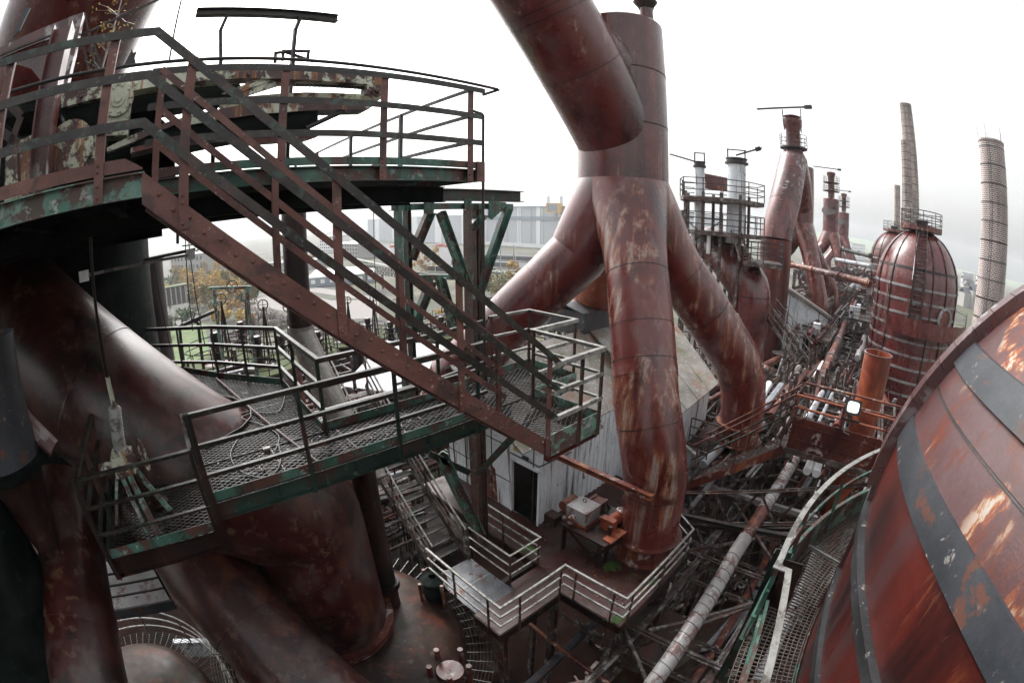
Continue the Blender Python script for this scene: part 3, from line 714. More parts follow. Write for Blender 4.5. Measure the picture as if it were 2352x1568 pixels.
pts = [base.lerp(tp, i / (2 * N)) for i in range(2 * N + 1)]; mb.tube(pts, [(.105 if i % 2 else .066) for i in range(2 * N + 1)], 14)
mb.build('concertina_boot', 'grey_rail', t)
mb = MB(); mb.tube([tp, tp.lerp(top, .18)], .035, 10); mb.build('rod_sleeve', 'cream_paint', t, smooth=True)
mb = MB(); mb.tube([tp.lerp(top, .16), top], .022, 8); mb.tube([tp.lerp(top, .2), tp.lerp(top, .5)], .03, 8); mb.build('rod', 'rust_dark', t, smooth=True)
for (ox, oy), (fx, fy), wl in (((-.1, -.08), (340, 1222), .07), ((.02, -.06), (366, 1228), .09), ((.1, .05), (392, 1172), .08), ((-.16, .06), (268, 1205), .05)):
    ft = Z(fx, fy, ZV + .02); mb = MB(); mb.bar(c + VV((ox, oy, -.1)), ft, wl, .02, (0, 1, 0)); mb.bar(c + VV((ox, oy + .02, -.1)), ft + VV((0, .02, 0)), .02, wl, (0, 1, 0)); mb.build('leg', 'green_pale', t)
mb = MB(); mb.tube([c + VV((.05, 0, -.12)), VV((c.x + .3, c.y + .05, ZV + .05))], [.07, .1], 12); mb.disc((c.x + .3, c.y + .05, ZV + .03), (0, 0, 1), .17, .03); mb.build('stem_housing', 'rust_dark', t, smooth=True)

# ================================================================== CHARGING MACHINE ON THE UPPER WALKWAY
t = thing('charging_machine', 'peeling cream-painted lever machine with riveted beams, gear housing and drive chain', 'machine', (1.5, 5.9, 0.6))
VM = 5.9
def q_(x, y, v=VM): return PV(x, y, v)
def plate(mb, pts, v0, v1):
    ps = [PV(x, y, v0) for x, y in pts]; k = len(ps); d = v1 - v0
    n = VV((0, -1, 0)); bk = [p + VV((0, d, 0)) for p in ps]
    return mb.add(ps + bk, [tuple(range(k)), tuple(reversed(range(k, 2 * k)))] + [(i, i + k, (i + 1) % k + k, (i + 1) % k) for i in range(k)])
mb = MB(); plate(mb, [(140, 213), (245, 190), (350, 172), (549, 160), (706, 162), (877, 178), (877, 197), (735, 186), (549, 180), (350, 200), (243, 222), (140, 248)], VM, VM + .25)
for x, y in ((188, 222), (312, 193), (402, 180), (485, 172), (537, 172), (572, 172), (705, 172), (800, 183)): mb.dome(PV(x, y, VM), (0, -1, 0), .035)
mb.build('top_beam', 'cream_paint', t)
mb = MB(); plate(mb, [(845, 193), (872, 196), (876, 228), (858, 228), (842, 215)], VM - .02, VM + .2); mb.disc(PV(866, 209, VM - .03), (0, -1, 0), .09, .03); mb.dome(PV(866, 209, VM - .06), (0, -1, 0), .05); mb.build('arm_end', 'cream_paint', t, smooth=True)
mb = MB(); plate(mb, [(505, 242), (560, 222), (700, 212), (840, 217), (868, 222), (860, 232), (700, 226), (600, 232), (520, 252)], VM + .3, VM + .45); mb.build('upper_arm', 'cream_paint', t)
mb = MB(); plate(mb, [(400, 275), (560, 240), (700, 236), (862, 240), (846, 252), (740, 253), (600, 262), (430, 288)], VM - .05, VM + .3); plate(mb, [(245, 340), (300, 312), (400, 275), (410, 284), (310, 325), (246, 350)], VM - .05, VM + .05); mb.build('lower_arm', 'cream_paint', t)
mb = MB(); mb.bar(PV(555, 215, VM + .1), PV(648, 186, VM + .1), .06, .12); plate(mb, [(510, 215), (600, 180), (640, 180), (545, 215)], VM + .05, VM + .1); mb.build('cross_brace', 'cream_paint', t)
mb = MB(); plate(mb, [(255, 190), (302, 186), (302, 205), (292, 310), (243, 312), (238, 262)], VM - .1, VM + .25); mb.build('bearing_housing', 'cream_paint', t)
c = PV(272, 230, VM - .12); 
mb = MB(); mb.disc(c, (0, -1, 0), .21, .04, 28); mb.disc(c + VV((0, -.04, 0)), (0, -1, 0), .10, .02, 20); mb.disc(c + VV((0, -.06, 0)), (0, -1, 0), .05, .02, 14)
for i in range(9): mb.dome(c + VV((.17 * cos(i * .698), -.04, .17 * sin(i * .698))), (0, -1, 0), .022)
mb.build('flange_cover', 'cream_paint', t, smooth=True)
c = PV(168, 350, VM - .2)
mb = MB(); mb.disc(c, (0, -1, 0), .32, .3, 30); plate(mb, [(175, 320), (228, 305), (228, 378), (172, 392)], VM - .45, VM - .1); mb.build('motor_drum', 'cream_paint', t, smooth=True)
mb = MB(); plate(mb, [(190, 325), (214, 318), (212, 356), (190, 360)], VM - .52, VM - .45); mb.build('terminal_box', 'cream_paint', t)
mb = MB(); p, q = PV(600, 196, VM + .15), PV(846, 204, VM + .15); n = 46
for i in range(n):
    a, b = p.lerp(q, i / n), p.lerp(q, (i + .8) / n); mb.bar(a, b, .03 if i % 2 else .05, .035)
mb.build('chain', 'black_steel', t)
mb = MB(); plate(mb, [(300, 210), (550, 192), (560, 215), (300, 262)], VM + .4, VM + 1.0); plate(mb, [(150, 250), (238, 232), (240, 330), (150, 330)], VM + .1, VM + .5)
plate(mb, [(310, 300), (560, 262), (730, 256), (731, 285), (700, 296), (560, 298), (310, 350)], VM, VM + 1.0); mb.build('drive_body', 'soffit', t)
mb = MB(); plate(mb, [(548, 318), (640, 312), (740, 302), (730, 314), (700, 324), (560, 334)], VM, VM + .1); plate(mb, [(300, 340), (430, 312), (740, 298), (745, 303), (430, 322), (300, 352)], VM - .05, VM + .3); mb.build('base_rail', 'rust_orange', t)
MB().tube([PV(703, 295, VM), PV(790, 255, VM)], .035, 10).build('strut', 'black_steel', t, smooth=True)
# steel column and frames beside the machine
mb = MB(); b = PV(98, 340, 5.2); zt = PV(165, 60, 5.2).z; mb.ibeam((b.x, 5.2, .6), (b.x, 5.2, zt), .30, .26, .02, (1, 0, 0))
single(mb, 'steel_column', 'lilac_steel', 'broad rusty steel column rising through the upper walkway left of the motor drum', 'column')
mb = MB(); plate(mb, [(0, 240), (130, 212), (135, 235), (330, 235), (400, 300), (405, 428), (330, 425), (120, 460), (0, 505)], 6.9, 7.1)  # dark backing sheet added to close the bright gaps behind the left rails
single(mb, 'dark_backing', 'soffit', 'black backing plate added to darken the space behind the charging machine', 'casing')
t = thing('riveted_tank', 'boxy cream tank half hidden behind the left rails of the upper walkway', 'tank', (-1.3, 5.4, .6))
mb = MB(); plate(mb, [(15, 335), (100, 300), (105, 440), (10, 470)], 5.4, 6.2); mb.build('shell', 'cream_paint', t)
mb = MB(); plate(mb, [(5, 255), (118, 228), (118, 245), (5, 275)], 5.35, 6.3); mb.build('rim', 'soffit', t)
for pts, lab in (([(0, 212), (48, 268), (20, 345)], 'crooked flat brace crossing the far left rails'), ([(0, 300), (42, 330), (45, 420)], 'bent flat brace low at the far left rails')):
    mb = MB(); ps = [PV(x, y, 4.6) for x, y in pts]
    for a, b in zip(ps[:-1], ps[1:]): mb.bar(a, b, .012, .09)
    single(mb, 'brace', 'rust_dark', lab, 'brace')
# sky rail gantry
t = thing('crane_rail', 'short dark rail beam held up against the sky on two bent posts', 'crane rail', (1.4, 7.0, .6))
a, b = PV(450, 32, 7.0), PV(775, 42, 7.0); zz = (a.z + b.z) / 2; a.z = b.z = zz
MB().ibeam(a, b, .14, .13, .015).build('rail_beam', 'black_steel', t)
for px, bx in ((520, 507), (690, 672)):
    m_ = PV(px, 40, 7.0); l_ = PV(bx, 140, 7.0); mb = MB(); mb.bar(m_, VV((m_.x - .06, 7.0, m_.z - .25)), .06, .12, (0, 1, 0)); mb.bar(VV((m_.x - .06, 7.0, m_.z - .25)), l_, .05, .10, (0, 1, 0)); mb.bar(l_, VV((l_.x, 7.0, .6)), .06, .12, (0, 1, 0)); mb.build('post', 'rust_dark', t)
t = thing('guard_frame', 'small open pipe frame standing on top behind the upper walkway rail', 'frame', PV(672, 140, 7.3))
mb = MB(); v = 7.3
ps = [(632, 145), (633, 122), (655, 120), (720, 142)]
mb.tube([PV(x, y, v) for x, y in ps], .03, 8); mb.tube([PV(649, 140, v), PV(651, 118, v), PV(709, 118, v), PV(706, 142, v)], .03, 8); mb.build('frame_tube', 'rust_dark', t, smooth=True)
mb = MB(); plate(mb, [(285, 150), (300, 120), (302, 112), (306, 122), (314, 118), (309, 132), (313, 148)], 7.6, 7.7)
single(mb, 'torn_plate', 'black_steel', 'jagged torn plate stub sticking up behind the top rail', 'plate')
single(MB().bar(PV(388, 145, 6.4), PV(424, -30, 6.4), .03, .03), 'mast', 'black_steel', 'thin straight mast rising out of the picture above the stair head', 'mast')

# ================================================================== GREEN TRESTLE
t = thing('trestle_tower', 'riveted green steel trestle with V bracing that carries the upper walkway beam', 'trestle', (6.7, 8.6, -9.3))
mb = MB(); mb.ibeam((-1.0, 8.6, .52), (8.45, 8.6, .52), .28, .28, .02); mb.build('top_beam', 'green_dark', t)
mb = MB(); mb.channel((4.7, 8.6, .26), (8.15, 8.6, .26), .12, .14, .012); mb.build('chord', 'green_paint', t)
for u, m in ((6.85, 'post_steel'), (5.0, 'green_paint')):
    mb = MB()
    for s in (-.11, .11): mb.channel((u + s, 8.6, -9.3 if u > 6 else -4.6), (u + s, 8.6, .3), .2, .1, .014, 1 if s > 0 else -1, (1, 0, 0))
    mb.build('column', m, t)
def brc(a, b, m='green_paint', w=.15):
    mb = MB(); mb.angle(a, b, w, .014, 1, (0, 1, 0)); mb.bar(a, b, .014, w, (0, 1, 0), du=.0, dl=-w / 2); mb.build('brace', m, t)
def V6(x, y, v=8.55): return PV(x, y, v)
brc(V6(987, 487), V6(942, 595)); brc(V6(1010, 487), V6(1072, 655), 'green_pale'); brc(V6(1165, 478), V6(1092, 690)); brc(V6(1010, 640), V6(1048, 772), 'green_pale'); brc(V6(990, 645), V6(945, 760)); brc(V6(1110, 490), V6(1080, 525))
mb = MB(); mb.channel((5.0, 8.6, V6(975, 632).z), (6.85, 8.6, V6(1060, 640).z), .12, .12, .012); mb.build('chord', 'green_pale', t)
for pts in ([(974, 462), (998, 462), (996, 492), (974, 490)], [(1123, 462), (1163, 465), (1160, 478), (1130, 505), (1122, 500)], [(1066, 455), (1084, 458), (1083, 475), (1068, 492)], [(1040, 600), (1056, 602), (1056, 640), (1042, 632)], [(1070, 615), (1088, 615), (1082, 660), (1070, 655)], [(972, 632), (995, 636), (994, 662), (974, 656)]):
    mb = MB(); plate(mb, pts, 8.44, 8.46)
    xs = [p[0] for p in pts]; ys = [p[1] for p in pts]; cx, cy = sum(xs) / len(xs), sum(ys) / len(ys)
    for i in range(9):
        k = pts[i % len(pts)]; f = .75 if i < 5 else .4
        mb.dome(PV(cx + (k[0] - cx) * f, cy + (k[1] - cy) * f, 8.44), (0, -1, 0), .022)
    mb.build('gusset_plate', 'green_paint', t)
# lower part of the trestle down to the deck
D1 = VV((6.85, 8.6, -9.3))
brc(PV(1010, 1040, 8.5), PV(1100, 1225, 8.5), 'green_pale', .22); brc(VV((5.35, 5.1, -3.3)), VV((6.75, 8.5, PV(1100, 1085, 8.5).z)), 'green_paint', .1); brc(PV(985, 1040, 8.5), PV(1080, 1085, 8.5), 'green_dark', .16)
MB().tube([(7.15, 8.75, -9.3), (7.15, 8.75, 0.3)], .13, 14).build('drain_pipe', 'rust_dark', t, smooth=True)
# ================================================================== FOUR-LEGGED GAS TRUNK
def sleeve(mb, p, d, r, ln=0.02, n=36):
    d = VV(d).normalized(); p = VV(p)
    return mb.tube([p - d * ln / 2, p + d * ln / 2], r, n)
def bez(pts, k=6):
    out = []; P_ = [VV(p) for p in pts]
    for i in range(len(P_) - 1):
        p0, p1, p2, p3 = P_[max(i - 1, 0)], P_[i], P_[i + 1], P_[min(i + 2, len(P_) - 1)]
        for j in range(k):
            s = j / k; out.append(0.5 * ((2 * p1) + (p2 - p0) * s + (2 * p0 - 5 * p1 + 4 * p2 - p3) * s * s + (3 * p1 - p0 - 3 * p2 + p3) * s ** 3))
    return out + [P_[-1]]
TC = XY(3.5, 14.6)
t = thing('gas_main', 'huge rust-red gas main with slanting duct and splayed pipe legs, nearest of its row', 'gas duct', (TC.x, TC.y, -7.0), 'four-legged gas mains in a row')
mb = MB(); mb.lathe((TC.x, TC.y, 0), [(0.02, 1.0), (1.46, 1.25), (1.46, 6.62), (1.40, 6.68), (0.02, 6.86)], 56); mb.build('riser_body', 'rust_maroon', t, smooth=True)
for z0 in (2.95, 4.75):
    mb = MB(); mb.lathe((TC.x, TC.y, 0), [(1.462, z0), (1.474, z0 + .01), (1.474, z0 + .04), (1.462, z0 + .05)], 56); mb.build('seam_ring', 'rust_dark', t, smooth=True)
mb = MB(); c = XY(4.42, 14.3); mb.tube([(c.x, c.y, 6.6), (c.x, c.y, 7.45)], .24, 18)
mb.build('vent_stub', 'rust_maroon', t, smooth=True)
mb = MB(); mb.lathe((c.x, c.y, 0), [(0.22, 7.50), (0.34, 7.62), (0.42, 7.74), (0.40, 7.76), (.02, 7.66)], 20)
for i in range(5): mb.bar((c.x + .22 * cos(i * 1.25), c.y + .22 * sin(i * 1.25), 7.35), (c.x + .33 * cos(i * 1.25), c.y + .33 * sin(i * 1.25), 7.62), .03, .03)
mb.build('vent_cap', 'black_steel', t, smooth=True)
Q = VV((TC.x, TC.y, 2.30)); Pn = PR(1243, 0, 14.0); a = (Pn - Q).normalized()
mb = MB(); mb.tube([Q, Q + a * 16], 1.30, 56); mb.build('main_duct', 'rust_maroon', t, smooth=True)
for s in (3.05, 4.95, 5.25, 8.0):
    mb = MB(); sleeve(mb, Q + a * s, a, 1.308, 0.025, 56); mb.build('seam_ring', 'rust_dark', t, smooth=True)
mb = MB(); mb.tube([Q + a * 4.1, VV((TC.x, TC.y, 4.6))], [1.18, 1.1], 48); mb.build('throat_gusset', 'lilac_steel', t, smooth=True)
def leg(pts, rs, mat, seams, n=44):
    ps = [VV((TC.x, TC.y, 1.26))] + [VV(p) for p in pts[2:]]; rs = [1.455] + rs[2:]; seams = [(i - 1, f, w_) for i, f, w_ in seams]
    mb = MB(); mb.tube(ps, rs, n, first=(0, 0, -1))
    lg = mb.build('leg', mat, t, smooth=True, sharp=13)
    for i, f, w_ in seams:
        d = ps[i + 1] - ps[i]; p = ps[i].lerp(ps[i + 1], f); r = rs[i] + (rs[i + 1] - rs[i]) * f
        mb = MB(); sleeve(mb, p, d, r + (0.012 if w_ > .1 else .007), w_, 44); mb.build('band' if w_ > .1 else 'weld_seam', mat if w_ > .1 else 'rust_dark', lg, smooth=True)
X = lambda x, y, z: XY(x, y, z)
leg([X(3.5, 14.35, 1.9), X(3.50, 13.95, 1.0), X(3.48, 13.0, -.75), X(3.48, 12.6, -1.45), X(3.50, 10.95, -4.55), X(3.72, 10.55, -5.75), X(3.92, 10.45, -6.75), X(3.98, 10.42, -8.62)], [1.1, 1.12, .95, .89, .89, .90, .90, .86], 'rust_leg', [(3, .02, .02), (3, .45, .02), (3, .80, .24), (4, .5, .02), (6, .15, .02), (3, .72, .02)])
leg([X(3.3, 14.5, 1.9), X(2.95, 14.55, .95), X(2.02, 14.6, -1.22), X(1.1, 14.6, -2.12), X(.2, 14.6, -2.98), X(-1.9, 14.6, -5.2), X(-2.6, 14.6, -7)], [1.05, 1.08, .95, .90, .89, .89, .89], 'rust_maroon', [(3, .05, .02), (3, .3, .30), (4, .5, .02)])
leg([X(3.7, 14.5, 1.9), X(4.05, 14.55, .95), X(4.95, 14.6, -.85), X(5.35, 14.6, -1.45), X(7.9, 14.6, -4.45), X(8.5, 14.6, -5.5), X(8.68, 14.6, -6.4), X(8.72, 14.6, -7.15)], [1.05, 1.08, .95, .91, .90, .90, .89, .87], 'rust_leg', [(3, .08, .02), (3, .5, .02), (3, .72, .24), (4, .6, .02), (6, .1, .02)])
leg([X(3.5, 14.8, 1.9), X(3.45, 15.2, .95), X(3.4, 16.8, -1.0), X(3.45, 17.8, -1.8), X(3.5, 19.6, -3.6), X(3.5, 20.0, -5), X(3.5, 20.0, -8)], [1.05, 1.08, .92, .87, .83, .83, .83], 'rust_bright', [(4, .5, .02)])
for c, z0, zb in ((XY(3.98, 10.42), -8.62, -9.28), (XY(8.72, 14.6), -7.15, -7.9)):
    mb = MB(); mb.lathe((c.x, c.y, 0), [(.84, zb), (.84, z0 - .02), (1.02, z0 - .02), (1.02, z0 + .03), (.86, z0 + .03)], 40)
    mb.lathe((c.x, c.y, 0), [(.98, zb), (.98, zb + .04), (.80, zb + .04)], 40)
    for i in range(10):
        a_ = i * pi / 5 + .2; mb.bar((c.x + .80 * cos(a_), c.y + .80 * sin(a_), zb), (c.x + .80 * cos(a_), c.y + .80 * sin(a_), z0), .02, .16, (cos(a_), sin(a_), 0))
    mb.build('foot_flange', 'rust_orange', t, smooth=True)

# ================================================================== ROOFED HUT ON THE DECK
ZD = -9.3
t = thing('white_hut', 'white sheet-metal hut with open dark doorway under the trunk legs', 'hut', (11, 9.5, ZD))
mb = MB(); vr, vl = PU(1238, 1090, 8.8).y, PU(1177, 1060, 8.8).y
mb.box(8.78, 8.86, 8.1, vr, ZD, -6.3); mb.box(8.78, 8.86, vl, 12.6, ZD, -6.3); mb.box(8.78, 8.86, vr, vl, -7.3, -6.3)
mb.build('wall', 'white_sheet', t)
mb = MB(); mb.box(8.86, 13.2, 8.1, 8.16, ZD, -6.35)
for u in [8.9 + .26 * i for i in range(17)]: mb.box(u, u + .1, 8.07, 8.1, ZD, -6.4)
mb.build('wall', 'white_sheet', t)
mb = MB(); mb.box(13.2, 17.4, 6.5, 6.56, -9.9, -6.45); mb.box(17.35, 17.41, 6.5, 11.5, -9.9, -6.45); mb.box(13.15, 13.2, 6.5, 8.1, -9.9, -6.45)
for u in [13.3 + .5 * i for i in range(8)]: mb.box(u, u + .02, 6.49, 6.5, -9.9, -6.45)
mb.build('wall', 'white_sheet', t)
mb = MB(); mb.box(8.75, 8.78, vr - .07, vr, ZD, -7.25); mb.box(8.75, 8.78, vl, vl + .07, ZD, -7.25); mb.box(8.75, 8.78, vr - .07, vl + .07, -7.3, -7.2); mb.build('door_frame', 'white_sheet', t)
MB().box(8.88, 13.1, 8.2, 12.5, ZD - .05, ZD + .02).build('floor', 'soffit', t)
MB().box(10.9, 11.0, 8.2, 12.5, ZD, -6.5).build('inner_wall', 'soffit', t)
def roofslab(pts, mat, name='roof'):
    ps = [VV(p) for p in pts]; n = (ps[1] - ps[0]).cross(ps[2] - ps[0]).normalized()
    if n.z < 0: n = -n
    mb = MB(); mb.slab(ps, n, .06)
    a, b, c, d = ps[0], ps[1], ps[2], ps[3]
    k = int((b - a).length / 1.0)
    for i in range(k + 1): mb.bar(a.lerp(b, i / k) + n * .012, d.lerp(c, i / k) + n * .012, .035, .03, n)
    mb.build(name, mat, t)
roofslab([(8.0, 8.0, -6.3), (13.1, 8.03, -6.3), (15.9, 11.2, -4.5), (8.0, 11.2, -4.5)], 'roof_grey')
roofslab([(13.0, 6.0, -6.33), (17.5, 6.2, -6.3), (21.6, 11.3, -4.5), (14.9, 11.2, -4.48)], 'roof_grey')
roofslab([(8.0, 11.2, -4.5), (21.6, 11.3, -4.5), (21.6, 15, -6.2), (8.0, 15, -6.2)], 'roof_grey')
mb = MB(); mb.hexa([(14.4, 11.0, -4.7), (17.4, 11.0, -4.7), (17.4, 13, -4.7), (14.4, 13, -4.7), (14.4, 11.0, -3.75), (17.4, 11.0, -3.75), (17.4, 13, -3.75), (14.4, 13, -3.75)])
mb.build('roof_box', 'band_grey', t)
mb = MB(); mb.slab([(14.2, 10.9, -3.74), (17.6, 10.9, -3.74), (17.6, 12, -3.45), (14.2, 12, -3.45)], (0, 0, 1), .04); mb.slab([(14.2, 12, -3.45), (17.6, 12, -3.45), (17.6, 13.1, -3.74), (14.2, 13.1, -3.74)], (0, 0, 1), .04); mb.build('roof_cap', 'band_grey', t)
mb = MB(); mb.tube([(8.74, 9.3, -7.05), (8.74, 8.05, -7.05), (10.2, 8.03, -7.1)], .02, 6); mb.tube([(8.7, 8.7, -6.95), (8.7, 8.5, -6.95)], .06, 8); mb.build('cable', 'black_rubber', t)
MB().box(8.74, 8.78, 8.9, 9.15, -6.9, -6.65).build('sign_plate', 'yellow_paint', t)
# red cantilever beam
a, b = Z(1300, 1050, -6.6), Z(1497, 1143, -6.6)
single(MB().ibeam((9.05, 8.2, -6.62), (9.0, b.y, -6.62), .16, .16, .02), 'hoist_beam', 'rust_orange', 'rusty hoist beam jutting out from under the hut eave in front of the pipe leg', 'beam')

# ================================================================== RED DECK
t = thing('machine_deck', 'red-brown steel deck with pale guard rails around its stepped edge and mossy corners', 'deck', (8.5, 6, ZD))
dp = [(4.83, 5.5), (7.03, 5.5), (7.03, 3.55), (10.55, 3.6), (11.3, 4.7), (12.8, 4.7), (13.1, 8.1), (8.8, 8.1), (8.8, 12.6), (7.45, 12.6), (7.45, 6.72), (6.28, 6.72), (6.2, 6.45), (4.83, 6.45)]
MB().prism(dp, ZD - .02, ZD).build('floor', 'deck_floor', t)
mb = MB()
for i in range(len(dp)):
    a, b = dp[i], dp[(i + 1) % len(dp)]; mb.bar((a[0], a[1], ZD - .17), (b[0], b[1], ZD - .17), .05, .28)
mb.build('edge_beam', 'rust_dark', t)
g = grating([(4.88, 6.45), (6.2, 6.45), (6.2, 8.3), (4.88, 8.3)], ZD, 0.05, (0, 90), .010, .02)
g.bar((4.88, 7.4, ZD), (6.2, 7.4, ZD), .02, .04); g.build('grating', 'galvanised', t)
rn = [VV(p) for p in ((4.83, 8.35, ZD), (4.83, 5.48, ZD), (7.03, 5.46, ZD), (7.05, 3.54, ZD), (10.52, 3.6, ZD), (11.0, 4.35, ZD))]
railing(t, rn, (0.38, 0.74, 1.1), [(4.83, 7.2, ZD), (4.83, 5.9, ZD), (5.45, 5.46, ZD), (6.9, 5.46, ZD), (7.05, 3.9, ZD), (7.35, 3.55, ZD), (8.9, 3.57, ZD), (10.3, 3.6, ZD), (7.05, 5.1, ZD)], 'grey_rail', 'post_steel', .055, .25)
for rn, pp in (([(7.43, 9.4, ZD), (7.42, 6.7, ZD), (6.28, 6.7, ZD), (6.28, 8.35, ZD)], [(7.43, 8.2, ZD), (7.42, 6.75, ZD), (6.3, 6.7, ZD), (7.43, 9.4, ZD)]),):
    railing(t, rn, (0.38, 0.74, 1.1), pp, 'grey_rail', 'post_steel', .055, .25)
mb = MB()
for u, v in ((5.0, 5.6), (6.9, 5.6), (10.2, 3.9), (7.2, 3.8), (12.6, 7.9), (9, 12), (8.9, 8.2)): mb.ibeam((u, v, ZD - .3), (u, v, -20), .2, .2, .02, (1, 0, 0))
mb.build('support_column', 'truss_steel', t)
mb = MB(); mb.ibeam((4.9, 7.0, ZD - .25), (13, 7.0, ZD - .25), .15, .3); mb.ibeam((7.1, 4.9, ZD - .25), (13, 4.9, ZD - .25), .15, .3); mb.build('deck_joist', 'rust_dark', t)
# lower stair
t = thing('lower_stair', 'steep dark stair of open grating treads dropping to the pale grating on the deck', 'stair', (5.6, 11, ZD))
n = 17; v0, v1, z0, z1 = 8.35, 13.6, ZD, -5.35
for i in range(1, n):
    f = i / n; v = v0 + (v1 - v0) * f; z_ = z0 + (z1 - z0) * f
    g = grating([(5.02, v - .02), (6.12, v - .02), (6.12, v + .26), (5.02, v + .26)], z_, .05, (0, 90), .012, .014, steps=(.04, .06))
    g.bar((5.02, v - .03, z_), (6.12, v - .03, z_), .012, .04); g.build('tread', 'black_steel', t)
for u in (5.0, 6.15):
    MB().bar((u, v0 - .1, z0 - .02), (u, v1, z1 - .0), .012, .24).build('stringer', 'truss_steel', t)
    for k, h in enumerate((.4, .75, 1.1)):
        MB().bar((u, v0, z0 + h), (u, v1, z1 + h), .045, .045).build('handrail' if k == 2 else 'mid_rail', 'grey_rail' if k == 2 else 'truss_steel', t)
    for f in (.02, .35, .68, .97):
        v, z_ = v0 + (v1 - v0) * f, z0 + (z1 - z0) * f; MB().bar((u, v, z_ - .1), (u, v, z_ + 1.1), .05, .05, (1, 0, 0)).build('post', 'truss_steel', t)
# machinery on the deck
c = VV((9.15, 6.2, ZD))
t = thing('winch_unit', 'rusty winch table on the deck carrying a white box, motors and tangled wire', 'winch', c)
mb = MB()
for dx, dy in ((-.65, .55), (.75, .55), (-.65, -.75), (.75, -.9)): mb.bar(c + VV((dx, dy, 0)), c + VV((dx, dy, .95)), .1, .1, (1, 0, 0))
mb.bar(c + VV((-.7, -.75, .5)), c + VV((.8, -.9, .5)), .06, .08); mb.bar(c + VV((-.65, -.75, .1)), c + VV((-.65, .6, .9)), .05, .06)
mb.build('stand', 'rust_dark', t)
MB().hexa([c + VV(p) for p in ((-.8, -1.0, .95), (.9, -1.1, .95), (.9, .75, .95), (-.8, .75, .95), (-.8, -1.0, 1.02), (.9, -1.1, 1.02), (.9, .75, 1.02), (-.8, .75, 1.02))]).build('table_top', 'rust_dark', t)
MB().box(c.x - .55, c.x + .12, c.y - .1, c.y + .62, c.z + 1.1, c.z + 1.55).build('cover_box', 'band_pale', t)
MB().box(c.x - .62, c.x + .2, c.y - .18, c.y + .70, c.z + 1.02, c.z + 1.12).build('box_base', 'rust_orange', t)
MB().ringtube(c + VV((-.2, .25, 1.70)), .06, .012, 12, 6, (1, 0, 0)).build('lifting_eye', 'rust_dark', t)
mb = MB(); mb.tube([c + VV((-.3, .95, 1.2)), c + VV((.25, .95, 1.2))], .17, 14); mb.tube([c + VV((-.75, .35, 1.2)), c + VV((-.5, .35, 1.2))], .12, 12); mb.build_each('motor', 'rust_orange', t, smooth=True)
mb = MB(); mb.tube([c + VV((-.1, -.55, 1.22)), c + VV((.65, -.62, 1.22))], .18, 14); mb.box(c.x - .2, c.x + .0, c.y - .8, c.y - .35, c.z + 1.02, c.z + 1.4); mb.disc(c + VV((.66, -.62, 1.22)), (1, 0, 0), .22, .05, 16); mb.build('motor', 'rust_bright', t, smooth=True)
mb = MB(); mb.tube([c + VV((.2, -.3, 1.1)), c + VV((.35, -.1, 1.5)), c + VV((.6, .1, 1.3)), c + VV((.8, .0, 1.0))], .035, 8); mb.tube([c + VV((.3, .6, 1.05)), c + VV((.75, .5, 1.25)), c + VV((.8, .2, 1.05))], .05, 8); mb.build('hose', 'rust_dark', t, smooth=True)
mb = MB(); mb.box(c.x + .3, c.x + .75, c.y + .1, c.y + .5, c.z + 1.03, c.z + 1.3); mb.bar(c + VV((.32, .1, 1.32)), c + VV((.73, .1, 1.32)), .08, .05); mb.bar(c + VV((.32, .5, 1.32)), c + VV((.73, .5, 1.32)), .08, .05); mb.build('gear_case', 'rust_orange', t)
mb = MB(); mb.bar(c + VV((-.6, -.9, 1.03)), c + VV((.1, -.95, 1.03)), .3, .06); mb.bar(c + VV((.4, -1.2, .6)), c + VV((.55, -1.15, .05)), .2, .03); mb.build_each('plate_scrap', 'rust_bright', t)
mb = MB()
for i in range(5):
    r0 = .12 + .02 * i; mb.ringtube(c + VV((.45 + .03 * i, -.6, 1.40)), r0, .008, 14, 5, (.3, .2 * i - .4, 1))
mb.build('wire', 'white_paint', t)
mb = MB(); mb.box(c.x - .95, c.x - .62, c.y + .7, c.y + 1.1, c.z + .9, c.z + 1.2); mb.bar(c + VV((-.9, 1.0, .85)), c + VV((-.4, .8, .85)), .3, .05); mb.build('switch_box', 'rust_dark', t)
q = Z(1390, 1290, ZD)
single(MB().bar((q.x, q.y, ZD), (q.x, q.y, ZD + 1.35), .10, .10, (1, 0, 0)), 'steel_post', 'rust_dark', 'short dark square post standing free on the deck before the winch table', 'post')

# ================================================================== LEFT DUCTS (gas offtakes under the walkways)
A_, B_, C_, D_ = PR(60, 757, 9.6), PR(440, 1068, 8.6), None, None
CX = VV(((PR(440, 1068, 8.6)).x, 0, 0))
base = VV((1.75, 8.35, 0))
t = thing('gas_offtake', 'fat dark rust duct sloping through the walkway grating and bending down to a bolted flange', 'gas duct', (base.x, base.y, -9.4))
r_ = 1.42
elb = VV((base.x - .1, base.y - .05, -5.6))
mid = d_mid
far = d_far
dirn = (far - mid).normalized()
mb = MB(); mb.tube([far + dirn * 3, far] + bez([mid, elb.lerp(mid, .25) + VV((0, 0, .1)), elb, VV((base.x, base.y, -7.2)), VV((base.x, base.y, -9.0))], 5), r_, 48)
mb.build('duct', 'rust_wine', t, smooth=True, sharp=60)
mb = MB(); mb.lathe((base.x, base.y, 0), [(r_, -9.0), (r_ + .17, -9.0), (r_ + .17, -9.09), (r_ + .02, -9.09), (r_ + .17, -9.11), (r_ + .17, -9.19), (r_ + .02, -9.19), (r_ + .02, -9.9)], 48)
for i in range(44):
    a_ = 2 * pi * i / 44; mb.dome((base.x + (r_ + .11) * cos(a_), base.y + (r_ + .11) * sin(a_), -9.0), (0, 0, 1), .03)
mb.build('flange', 'rust_orange', t, smooth=True)
